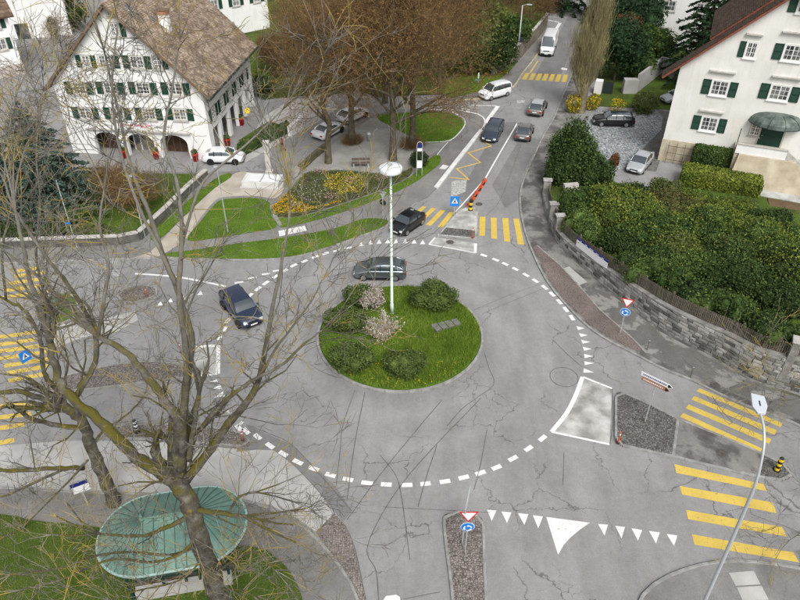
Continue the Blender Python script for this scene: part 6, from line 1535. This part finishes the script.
sheet('brown_bed', [RHo+RU*10.6+RN*5.4, RHo+RU*18+RN*5.5, RHo+RU*18+RN*8.2, RHo+RU*10.8+RN*7.4], .42, M('brown_bed', (.10, .065, .035), (.15, .10, .05), 1.0, speck=.25, bump=.4), thick=.5)
sb5 = g(33, 375, .1); ped_sign('blue pedestrian crossing sign on the left zebra crossing', sb5, hgt(sb5, 357), .36, 1.0)
def stripe_post(name, label, base, h, r, c1, c2, n=5, cap=True, group=None):
    o = empty(name, label, 'bollard', base, 0, group); MB().lathe([(r*1.5, 0), (r*1.5, .05), (r, .06)], 14).build('foot', 'black', o)
    for k in range(n): MB().lathe([(r, .06+h*k/n), (r, .06+h*(k+1)/n)], 14).build('band', c1 if k % 2 == 0 else c2, o)
    MB().lathe([(r, h+.061), (r*.8, h+.12), (r*.2, h+.15)], 14).build('cap', 'steel_dark', o)
    return o
YB = 'striped island bollards'
stripe_post('striped_bollard', 'yellow and black striped bollard at the tip of the right island', g(776.5, 470, .12), .95, .14, 'ylw', 'black', 5, group=YB)
b_ = g(781.5, 459, .12)
stripe_post('striped_bollard', 'yellow and black bollard at the end of the orange kerb blocks', g(470.5, 210, .12), 1.0, .15, 'ylw', 'black', 4, group=YB)
stripe_post('striped_bollard', 'black and white striped bollard on the island behind the foreground tree', g(137.5, 432, .12), .95, .13, 'black', 'signwhite', 6, group=YB)
def redpost(lab, px, py, h=.95):
    o = empty('marker_post', lab, 'post', g(px, py, .12), 0, 'red marker posts'); MB().tube([(0, 0, 0), (0, 0, h)], .045, 8).build('post', 'orange', o); MB().tube([(0, 0, h*.72), (0, 0, h*.84)], .048, 8).build('reflector_band', 'signwhite', o); MB().lathe([(.1, 0), (.1, .03)], 10).build('foot', 'black', o)
redpost('orange-red marker post at the left end of the right island', 618, 443, 1.0); redpost('orange-red marker post on the north island', 472.5, 238, 1.1); redpost('orange-red marker post at the tip of the lower left island', 243, 440, .8); redpost('orange-red marker post on the small upper left island', 147, 296, .8); redpost('faint red marker post by the worn slab on the left', 181, 352, .9)
# orange guidance kerb
ok = [g(*p) for p in ((468, 207), (485.5, 180))]
gk = empty('guidance_kerb', 'row of orange plastic kerb blocks dividing the lanes', 'barrier', ok[0], math.atan2((ok[1]-ok[0]).y, (ok[1]-ok[0]).x)); LL = (ok[1]-ok[0]).length
for k in range(9):
    x = LL*k/9; MB().prism([(x+.03, -.18, 0), (x+LL/9-.05, -.18, 0), (x+LL/9-.05, .18, 0), (x+.03, .18, 0)], .10).build('block_base', 'black' if k % 2 else 'orange', gk); MB().prism([(x+.1, -.07, .1), (x+LL/9-.15, -.07, .1), (x+LL/9-.15, .07, .1), (x+.1, .07, .1)], .24 if k % 2 == 0 else .12).build('block', 'orange', gk, bevel=.02)
# direction sign on the right island
db = g(645, 421, .12); z5 = hgt(db, 383); ds = empty('direction_sign', 'white arrow-shaped direction sign on a thin post, right island', 'traffic sign', db)
MB().tube([(0, 0, 0), (0, 0, z5+.15)], .04, 8).build('post', 'galv', ds)
for k, (zz_, mt_, ln) in enumerate(((z5-.02, 'signwhite', 1.0), (z5-.36, 'brick_red', .9))):
    bd = MB().prism([(-ln, -.05, 0), (ln-.22, -.05, 0), (ln, -.05, .15), (ln-.22, -.05, .3), (-ln, -.05, .3)], d=(0, -.03, 0)).build('arrow_board', mt_, ds, loc=(0, 0, zz_), rot=(0, 0, -.72))
    m = MB(); r_ = random.Random(3+k); x = -ln+.12
    while x < ln-.45: w2 = r_.uniform(.05, .1); m.box(x, x+w2, -.0835, -.081, .1, .2); x += w2+.035
    m.build('board_lettering', 'navy' if k == 0 else 'signwhite', bd)
    MB().prism([(ln-.3, -.081, .04), (ln-.2, -.081, .04), (ln-.05, -.081, .15), (ln-.2, -.081, .26), (ln-.3, -.081, .26)], d=(0, -.004, 0)).build('arrow_tip', 'black', bd)
# far street lamp, sign plates, posts
def street_lamp(name, lab, base, h, arm, group=None):
    o = empty(name, lab, 'street lamp', base, 0, group); MB().tube([(0, 0, 0), (0, 0, 1.2), (0, 0, h)], [.11, .09, .06], 10).build('pole', 'galv', o, True); MB().tube([(0, 0, h-.05), (arm[0]*.5, arm[1]*.5, h+.12), (arm[0], arm[1], h+.15)], .04, 8).build('arm', 'galv', o); a = math.atan2(arm[1], arm[0])
    MB().box(-.35, .35, -.14, .14, -.06, .06).build('lamp_head', 'alu', o, loc=(arm[0], arm[1], h+.13), rot=(0, 0, a), bevel=.04); return o
fb = g(517, 61, .1); fl_ = street_lamp('street_lamp', 'grey street lamp on the grass verge by the far street', fb, hgt(fb, 6), (.9, -.2))
MB().box(-.3, .3, -.07, -.02, 2.6, 3.3).build('sign_back', 'steel_dark', fl_, loc=(.35, -.1, 0))
vs = empty('verge_sign', 'small pale sign plate on a post on the grass verge', 'sign', g(478, 85, .13)); MB().tube([(0, 0, 0), (0, 0, 1.7)], .03, 6).build('post', 'galv', vs); MB().box(-.45, .45, -.03, -.01, .55, .8).build('plate', 'copper', vs); MB().box(-.08, .08, -.05, -.03, .9, 1.6).build('tag', 'signwhite', vs)
# bus stop
bs = empty('bus_stop_sign', 'bus stop with two posts, blue emblem and timetable board', 'bus stop', g(416.5, 176, .12)); zb = hgt(g(416.5, 176), 142)
for x in (0, .55): MB().tube([(x, .15*x, 0), (x, .15*x, zb-.3)], .035, 8).build('post', 'alu', bs)
MB().tube([(0, 0, zb-.3), (.08, 0, zb-.08), (.27, .04, zb), (.47, .07, zb-.08), (.55, .08, zb-.3)], .035, 8).build('bow', 'alu', bs)
MB().lathe([(.22, 0), (.22, .04)], 20, (0, 0, 0), UPX(PI/2)).build('emblem', 'navy', bs, loc=(.29, 0, zb-.42)); MB().box(.06, .52, -.02, .02, zb-1.0, zb-.68).build('name_plate', 'signwhite', bs); MB().box(.04, .53, -.02, .02, zb-3.0 if zb > 4 else .9, zb-2.1 if zb > 4 else 1.7).build('timetable', 'signwhite', bs)
# small sign post on the left road, with blue plate
bl = empty('lane_sign', 'thin grey lamp post with a small blue plate in the left garden', 'post', g(77, 247, .1)); tb = atY(56, 180, g(77, 247).y); tb = tb-g(77, 247, .1); MB().tube([(0, 0, 0), tb], [.05, .035], 8).build('post', 'galv', bl); MB().box(-.28, .12, -.05, -.02, 2.3, 2.5).build('blue_plate', 'blue', bl)
bl2 = empty('lamp_post', 'slim grey lamp post at the low garden wall by the footpath', 'post', g(145, 237, .1)); q = g(145, 237, .1); MB().tube([(0, 0, 0), (0, 0, hgt(q, 177))], [.06, .035], 8).build('post', 'galv', bl2); MB().box(-.25, .25, -.1, .1, -.05, .05).build('lamp_head', 'alu', bl2, loc=(0, 0, hgt(q, 177)))
bl3 = empty('lamp_post', 'slim grey lamp post on the lawn beside the fountain', 'post', g(228, 232, .13)); q = g(228, 232, .1); MB().tube([(0, 0, 0), (0, 0, hgt(q, 168))], [.06, .035], 8).build('post', 'galv', bl3); MB().box(-.25, .25, -.1, .1, -.05, .05).build('lamp_head', 'alu', bl3, loc=(0, 0, hgt(q, 168)))
wsn = empty('island_sign', 'pale round sign on the grass traffic island at the left', 'traffic sign', g(60, 316, .12)); MB().tube([(0, 0, 0), (0, 0, 1.9)], .035, 8).build('post', 'galv', wsn); disc('round_face', .32, 'copper', wsn, (0, -.05, 1.6))
wsn = empty('keep_sign', 'pair of pale sign backs on a post at the upper left lane', 'traffic sign', g(121, 290, .12)); MB().tube([(0, 0, 0), (0, 0, 2.9)], .035, 8).build('post', 'galv', wsn); MB().prism([(-.42, 0, 2.8), (.42, 0, 2.8), (0, 0, 2.1)], d=(0, .015, 0)).build('triangle_back', 'galv', wsn); disc('round_back', .32, 'galv', wsn, (0, .03, 1.65))
bsn = empty('bus_bay_sign', 'small blue and white sign board beside the left foreground trunk', 'sign', g(88, 505, .12), .5); MB().tube([(0, 0, 0), (0, 0, 2.2)], .05, 8).build('post', 'alu', bsn); MB().box(-.45, .45, -.05, .0, 1.75, 2.0).build('blue_strip', 'navy', bsn); MB().box(-.42, .45, -.05, .0, 1.2, 1.748).build('white_board', 'signwhite', bsn)
for px, py, lab in ((647, 350, 'short grey post at the pavement edge nearest the give way sign'), (690.5, 377, 'short grey post at the pavement edge above the upper zebra')):
    o = empty('kerb_post', lab, 'post', g(px, py, .1), 0, 'short posts along the east kerb'); MB().tube([(0, 0, 0), (0, 0, .85)], .045, 8).build('shaft', 'wood', o); MB().lathe([(.05, .85), (.03, .9)], 8).build('cap', 'galv', o)
# near street lamp at the bottom right
nb_ = g(686, 640, .1)
nl = empty('curved_lamp', 'tall grey lamp with a bent neck and flat head, bottom right', 'street lamp', nb_)
kn = [nb_, atY(705, 600, nb_.y), atY(740, 521, nb_.y), atY(755, 485, nb_.y+.05), atY(763, 453, nb_.y+.45), atY(764, 430, nb_.y+1.05), atY(760, 411, nb_.y+1.8)]
r0 = spline([p-nb_ for p in kn], 6)
MB().tube(r0, [.10-.05*min(1, i/(len(r0)*.6)) for i in range(len(r0))], 12).build('pole', 'alu', nl, True)
hd = kn[-1]-nb_; hs = (atY(753, 402, nb_.y+2.6)-kn[-1]); ah = math.atan2(hs.y, hs.x)
m = MB(); m.prism([(-.15, -.16, -.05), (.25, -.30, -.05), (.72, -.26, -.05), (.80, .22, -.05), (.15, .26, -.05), (-.15, .12, -.05)], .11); m.build('lamp_head', M('lamp_grey', (.50, .53, .57), None, rough=.4), nl, loc=hd, rot=(0, -.12, ah), bevel=.02)
MB().box(.2, .45, -.05, .0, .062, .068).build('head_marking', 'black', nl, loc=hd, rot=(0, -.12, ah))
# a person walking beside the forecourt hedge
def person(label, base, rz, top_mat, leg_mat, h=1.72):
    o = empty('person', label, 'person', base, rz)
    vs = [(0, 0, .93), (0, 0, 1.15), (0, .01, 1.40), (0, .01, 1.50), (0, .02, 1.62), (.09, .02, .88), (.10, .14, .48), (.10, .12, .07), (.10, .24, .03), (-.09, -.02, .88), (-.10, -.10, .48), (-.10, -.30, .12), (-.10, -.22, .03), (.19, 0, 1.40), (.25, -.08, 1.14), (.24, -.02, .90), (-.19, 0, 1.40), (-.25, .08, 1.14), (-.24, .18, .93)]
    ed = [(0, 1), (1, 2), (2, 3), (3, 4), (0, 5), (5, 6), (6, 7), (7, 8), (0, 9), (9, 10), (10, 11), (11, 12), (2, 13), (13, 14), (14, 15), (2, 16), (16, 17), (17, 18)]
    rad = [.15, .14, .15, .06, .105, .10, .075, .05, .04, .10, .075, .05, .04, .07, .05, .04, .07, .05, .04]
    me = bpy.data.meshes.new('body'); me.from_pydata(vs, ed, []); b = link('body', me, top_mat, o)
    sk = b.modifiers.new('skin', 'SKIN'); su = b.modifiers.new('sub', 'SUBSURF'); su.levels = 1; su.render_levels = 2
    for i, r in enumerate(rad): me.skin_vertices[0].data[i].radius = (r, r*.8 if i < 3 else r)
    me.skin_vertices[0].data[0].use_root = True
    MB().lathe([(.04, 1.50), (.085, 1.54), (.10, 1.62), (.085, 1.70), (.03, 1.735)], 12, (0, .02, 0)).build('head', 'skin', o, True)
    MB().lathe([(.105, 1.63), (.105, 1.68), (.08, 1.74), (.02, 1.765)], 12, (0, .005, 0)).build('hair', 'cloth_dark', o, True)
    MB().lathe([(.17, .82), (.18, .98), (.05, 1.0)], 12).build('trousers', leg_mat, o, True)
    return o
person('person in dark red clothes walking beside the box hedge', g(283, 151, .012), 2.2, 'cloth_red', 'cloth_dark')
# ================================================================== GREEN COPPER SHELTER
EZ_ = 2.75
SC = g(173, 529, EZ_); sa = g(247, 521, EZ_)-g(97, 546, EZ_); SA = math.atan2(sa.y, sa.x)
sh_ = empty('bus_shelter', 'oval shelter with a seamed green copper roof under the tree', 'shelter', (SC.x, SC.y, .1), SA)
Lh = sa.length/2; Rr = 2.35; SX = Lh-Rr
def edge(t):                       # outline of the stadium, t in 0..1, starting right end going counter-clockwise
    per = [PI*Rr, 2*SX, PI*Rr, 2*SX]; d = t*sum(per)
    if d < per[0]: a = -PI/2+d/Rr; return Vector((SX+Rr*math.cos(a), Rr*math.sin(a), 0)), Vector((SX, 0, 0))
    d -= per[0]
    if d < per[1]: return Vector((SX-d, Rr, 0)), Vector((SX-d, 0, 0))
    d -= per[1]
    if d < per[2]: a = PI/2+d/Rr; return Vector((-SX+Rr*math.cos(a), Rr*math.sin(a), 0)), Vector((-SX, 0, 0))
    d -= per[2]; return Vector((-SX+d, -Rr, 0)), Vector((-SX+d, 0, 0))
RT = 1.15; NP = 40
def rp(t, f):
    e, c_ = edge(t % 1); p = e.lerp(c_, f); z = EZ_-.1+RT*(f**.85); return Vector((p.x, p.y, z))
tlist = [i/NP for i in range(NP)]
for i in range(NP):
    m = MB(); t0, t1 = tlist[i]+.0006, tlist[i]+1/NP-.0006; fs = [0, .25, .5, .75, .985]
    for f in fs: m.v += [rp(t0, f), rp((t0+t1)/2, f)+Vector((0, 0, .012)), rp(t1, f)]
    for k in range(4):
        for j in range(2): m.f.append([k*3+j, k*3+j+1, (k+1)*3+j+1, (k+1)*3+j])
    o = m.build('roof_panel', 'copper', sh_)
    m = MB(); m.tube([rp(tlist[i], f)+Vector((0, 0, .02)) for f in fs], .022, 5); m.build('seam', 'copper_seam', sh_)
rim = [rp(i/80, 0) for i in range(80)]
m = MB(); m.tube([p+Vector((0, 0, -.03)) for p in rim]+[rim[0]+Vector((0, 0, -.03))], .075, 8, False); m.build('gutter', M('pale_gutter', (.32, .46, .42), None, rough=.5), sh_, True)
m = MB(); m.tube([p*1.0+Vector((0, 0, -.22)) for p in [Vector((q.x*.97, q.y*.96, q.z)) for q in rim]]+[Vector((rim[0].x*.97, rim[0].y*.96, rim[0].z-.22))], .13, 6, False); m.build('fascia', 'dk_green', sh_)
MB().tube([(-SX-.1, 0, EZ_+RT-.07), (SX+.1, 0, EZ_+RT-.07)], .07, 8).build('ridge_roll', 'copper', sh_)
for s in (-1, 1): MB().lathe([(.16, EZ_+RT-.15), (.12, EZ_+RT), (.05, EZ_+RT+.05), (.09, EZ_+RT+.12), (.05, EZ_+RT+.22), (.01, EZ_+RT+.32)], 12, (s*SX, 0, 0)).build('finial', 'copper', sh_, True)
m = MB(); m.poly([(p.x*.97, p.y*.96, EZ_-.2) for p in rim]); m.build('soffit', 'wood_brown', sh_)
for x in (-SX-1.0, -SX+.6, 0.4, SX-.2, SX+1.2):
    MB().box(x-.06, x+.06, -1.85, -1.73, 0, EZ_-.15).build('post', 'dk_green', sh_); 
for x in (-SX-1.0, SX+1.2): MB().box(x-.06, x+.06, 1.6, 1.72, 0, EZ_-.15).build('post', 'dk_green', sh_)
MB().box(-SX-.6, SX+1.1, -1.82, -1.76, 2.15, 2.45).build('beam', 'dk_green', sh_)
for k in range(9):
    x0 = -SX-.5+k*(2*SX+1.5)/9; MB().box(x0+.04, x0+(2*SX+1.5)/9-.04, -1.81, -1.77, 1.55, 2.12).build('brick_panel', 'brick_red', sh_)
MB().box(-SX-.6, SX+1.1, -1.83, -1.75, 1.42, 1.54).build('rail', 'dk_green', sh_)
MB().box(-SX-.8, SX+1.3, -1.98, -1.6, .0, .75).build('parapet_wall', 'conc', sh_)
MB().box(-SX-.8, SX+1.3, -1.5, -1.0, .38, .46).build('bench_seat', 'wood_brown', sh_)

# ================================================================== FOREGROUND BARE TREES
def lichen_bark():
    m, nt, b = newmat('lichen_bark')
    n = noise(nt, 2.2, 8, .7); col = ramp(nt, n.outputs['Fac'], [(.35, (.035, .031, .025)), (.52, (.10, .09, .072)), (.70, (.24, .23, .20))])
    n2 = noise(nt, 1.3, 7, .65); geo = nd(nt, 'ShaderNodeNewGeometry')
    sx = nd(nt, 'ShaderNodeSeparateXYZ'); nt.links.new(geo.outputs['Position'], sx.inputs[0])
    mr = nd(nt, 'ShaderNodeMapRange'); mr.inputs['From Min'].default_value = 15; mr.inputs['From Max'].default_value = 23; nt.links.new(sx.outputs['Z'], mr.inputs['Value'])   # moss on the lower limbs, pale bark on the young wood
    col = mix(nt, col, mix(nt, (.10, .09, .072), (.34, .325, .29), n.outputs['Fac']), mr.outputs['Result'])
    moss = ramp(nt, n2.outputs['Fac'], [(.42, 0), (.54, 1)]); inv = nd(nt, 'ShaderNodeMath', operation='SUBTRACT'); inv.inputs[0].default_value = 1.0; nt.links.new(mr.outputs['Result'], inv.inputs[1])
    sn = nd(nt, 'ShaderNodeSeparateXYZ'); nt.links.new(geo.outputs['Normal'], sn.inputs[0]); topm = ramp(nt, sn.outputs['Z'], [(.0, .12), (.45, 1)])   # moss settles on upper sides
    moss = mix(nt, moss, topm, 1.0, 'MULTIPLY'); moss = mix(nt, moss, inv.outputs[0], 1.0, 'MULTIPLY'); col = mix(nt, col, (.105, .092, .010), moss)
    n3 = noise(nt, 1.7, 5, .65); yl = ramp(nt, n3.outputs['Fac'], [(.63, 0), (.68, .9)]); col = mix(nt, col, (.27, .20, .035), yl)
    nt.links.new(col, b.inputs['Base Color']); b.inputs['Roughness'].default_value = .95
    bp = nd(nt, 'ShaderNodeBump', Strength=1.0, Distance=.08); n4 = noise(nt, 11, 6, .7, stretch=(1, 1, .3)); nt.links.new(n4.outputs['Fac'], bp.inputs['Height']); nt.links.new(bp.outputs['Normal'], b.inputs['Normal'])
    return m
def lichen_twig():
    m, nt, b = newmat('lichen_twig')
    n = noise(nt, .55, 5, .65); col = ramp(nt, n.outputs['Fac'], [(.36, (.075, .065, .05)), (.51, (.19, .175, .145)), (.575, (.33, .25, .06)), (.68, (.40, .30, .06))])
    n2 = noise(nt, 2.3, 3); col = mix(nt, col, (.30, .285, .25), ramp(nt, n2.outputs['Fac'], [(.56, 0), (.66, .8)]))
    nt.links.new(col, b.inputs['Base Color']); b.inputs['Roughness'].default_value = .95
    return m
MT['lbark'] = lichen_bark(); MT['ltwig'] = lichen_twig()
def limb_tree(name, label, base, limbs, seed, side=1.0, tw=.008):
    """limbs: list of (pixel polyline with depth Y at each end, start radius, end radius, side branch density)"""
    global RNG
    RNG = np.random.default_rng(seed)
    o = empty(name, label, 'tree', base, 0, 'bare lichen-covered trees in the foreground'); B = np.array(base)
    big = MB(); S = []
    for px, Y0, Y1, r0, r1, dens in limbs:
        n = len(px); P = [atY(x, y, Y0+(Y1-Y0)*i/(n-1)) for i, (x, y) in enumerate(px)]
        P = spline(P, 5); P = [p+Vector(RNG.normal(0, min(r1*.22, .05), 3)) if 0 < i < len(P)-1 else p for i, p in enumerate(P)]
        R_ = [(r0+(r1-r0)*(i/(len(P)-1)))*.88*(1+.07*math.sin(i*1.7+r0*40)) for i in range(len(P))]
        big.tube([p-Vector(base) for p in P], R_, 14)
        cum = 0
        for i in range(1, len(P)):
            seg = P[i]-P[i-1]; L = seg.length; k = RNG.poisson(L*dens*side*2.3)
            for _ in range(k):
                p = P[i-1].lerp(P[i], RNG.random())-Vector(base); t = np.array(seg.normalized()); d = np.cross(t, RNG.normal(size=3)); d /= np.linalg.norm(d); d = d*.9+t*.55+np.array([0, 0, .25])
                r = min(max(R_[i]*.45, .022), .06); grow(S, np.array(p), d, RNG.uniform(1.1, 2.7)*(1.15 if R_[i] < .12 else 1), r*.85, 3, .55, .06, 3, 3, .60, .60, .20, None, tw)
        # whip ends
        e = np.array(P[-1]-Vector(base)); t = np.array((P[-1]-P[-2]).normalized())
        for _ in range(3): grow(S, e, t+RNG.normal(0, .25, 3), RNG.uniform(1.8, 3), max(r1*.8, .02), 3, .45, .08, 3, 3, .62, .6, .16, None, tw)
    S = np.array(S); th = S[:, 6] > .03; me = big.mesh('trunk', True)
    if th.any(): me = join_np([me, tubes_np(S[th], 5)], 'trunk')
    link('trunk', me, 'lbark', o)
    link('twigs', tubes_np(S[~th], 3), 'ltwig', o)
    return o
bA = g(232, 642, .05)
def Yb(b): return b.y
limbsA = [
 ([(232, 642), (220, 600), (206, 556), (192, 506), (180, 486)], 16.3, 16.6, .50, .36, 0),
 ([(181, 488), (160, 472), (136, 457), (112, 432), (88, 412), (66, 392), (57, 374), (50, 342)], 16.6, 18.6, .30, .13, .22),
 ([(50, 342), (42, 310), (30, 280), (22, 240), (14, 200)], 18.6, 19.5, .12, .05, .5),
 ([(74, 400), (86, 380), (95, 362), (96, 340), (92, 325), (72, 290), (50, 262), (32, 236), (14, 208), (4, 180)], 18.2, 20.5, .13, .04, .5),
 ([(180, 487), (178, 460), (179, 425), (168, 406), (158, 390), (146, 376), (128, 355), (98, 336)], 16.6, 18.0, .26, .10, .3),
 ([(98, 336), (80, 320), (62, 300), (30, 270), (6, 252)], 18.0, 19, .09, .035, .5),
 ([(98, 336), (104, 300), (108, 262), (100, 225), (104, 190)], 18.0, 19.5, .08, .03, .5),
 ([(181, 470), (183, 430), (185, 395), (191, 340), (184, 312), (176, 285), (165, 260), (150, 215), (132, 170), (118, 110), (104, 50)], 16.6, 20.5, .19, .03, .45),
 ([(186, 385), (186, 350), (179, 300), (181, 250), (181, 215), (176, 180), (164, 140), (172, 90), (180, 40)], 17.0, 20.5, .12, .025, .45),
 ([(181, 250), (190, 215), (205, 180), (240, 150), (262, 130), (282, 110)], 18.6, 19.5, .06, .02, .5),
 ([(176, 285), (160, 250), (140, 210), (120, 150), (112, 90), (118, 20)], 18.2, 20.5, .08, .025, .5),
 ([(189, 460), (193, 432), (199, 394)], 16.6, 17.0, .12, .08, .6),
 ([(186, 480), (204, 458), (228, 424), (244, 406), (258, 382), (267, 342), (272, 310), (282, 262), (290, 210)], 16.6, 19.0, .21, .035, .42),
 ([(200, 430), (220, 406), (250, 382), (280, 366), (302, 346), (322, 330)], 17.0, 17.8, .10, .03, .5),
 ([(258, 382), (275, 350), (290, 330), (312, 300), (322, 280)], 17.6, 18.2, .06, .02, .5),
 ([(194, 510), (212, 512), (228, 514), (244, 516)], 16.5, 16.0, .13, .08, .6),
 ([(228, 514), (236, 500), (246, 494), (256, 492)], 16.2, 16.0, .06, .04, .6),
 ([(190, 515), (178, 522), (160, 530), (140, 536), (100, 534)], 16.5, 15.4, .13, .05, .6),
 ([(196, 530), (190, 545), (176, 556), (150, 562), (110, 560), (60, 580), (20, 590)], 16.3, 14.0, .08, .03, .8),
 ([(200, 545), (170, 555), (130, 552), (95, 556), (60, 568), (10, 575)], 16.3, 14.2, .07, .025, .8),
 ([(212, 575), (235, 560), (255, 552), (275, 570)], 16.3, 14.6, .06, .025, .9),
 ([(216, 590), (240, 590), (262, 600), (280, 612)], 16.3, 14.6, .05, .025, .9),
 ([(206, 556), (180, 580), (140, 590), (110, 600)], 16.3, 14.4, .05, .025, .8),
]
limb_tree('bare_tree', 'tall bare tree with mossy fork rising in front of the green shelter', bA, limbsA, 5)
bB = g(114, 503, .12)
limbsB = [
 ([(115, 506), (113, 499), (104, 476), (92, 448), (84, 424), (70, 410)], bB.y, bB.y-.2, .46, .25, 0),
 ([(84, 468), (60, 468), (30, 470), (-5, 471)], bB.y-.1, bB.y-2.0, .15, .10, .3),
 ([(62, 470), (36, 482), (10, 494), (-10, 500)], bB.y-.6, bB.y-1.6, .09, .05, .4),
 ([(78, 428), (52, 424), (30, 418), (10, 405), (-10, 416)], bB.y-.2, bB.y-1.5, .15, .09, .35),
 ([(70, 412), (48, 402), (22, 392), (-8, 394)], bB.y-.2, bB.y-1.0, .18, .12, .4),
 ([(70, 412), (56, 390), (44, 372), (40, 340), (26, 312), (6, 300)], bB.y-.2, bB.y+.6, .16, .07, .5),
 ([(92, 446), (104, 430), (120, 420), (138, 404), (146, 392)], bB.y, bB.y+.5, .09, .035, .5),
 ([(66, 408), (64, 385), (68, 362), (66, 352)], bB.y-.2, bB.y, .08, .04, .5),
 ([(88, 460), (70, 480), (50, 500), (20, 530)], bB.y-.2, bB.y-1.8, .07, .04, .5),
 ([(40, 340), (44, 300), (36, 255), (40, 200), (36, 150), (42, 100)], bB.y+.4, bB.y+2.5, .08, .025, .6),
 ([(6, 300), (2, 250), (12, 200), (8, 140), (18, 90)], bB.y+.6, bB.y+2.5, .07, .025, .6),
]
limb_tree('bare_tree', 'bare tree with pale lichen limbs at the left edge, by the kerb', bB, limbsB, 9)
bC = g(905, 470, .05)
limbsC = [
 ([(905, 470), (900, 440), (892, 410), (880, 380)], bC.y, bC.y, .30, .20, 0),
 ([(886, 400), (850, 392), (815, 391), (795, 386), (775, 380)], bC.y, bC.y-1.0, .08, .02, .55),
 ([(895, 425), (860, 410), (830, 402), (800, 396), (782, 392)], bC.y, bC.y-1.5, .07, .02, .4),
 ([(902, 455), (870, 480), (840, 505), (812, 525), (790, 540)], bC.y, bC.y-5, .07, .02, .7),
]
limb_tree('bare_tree', 'bare twigs of a tree reaching in from the right edge', bC, limbsC, 21)
for o_ in list(bpy.data.objects):      # objects carry no leftover unused users
    if o_.type == 'MESH' and not o_.data.materials: o_.data.materials.append(MT['galv'])
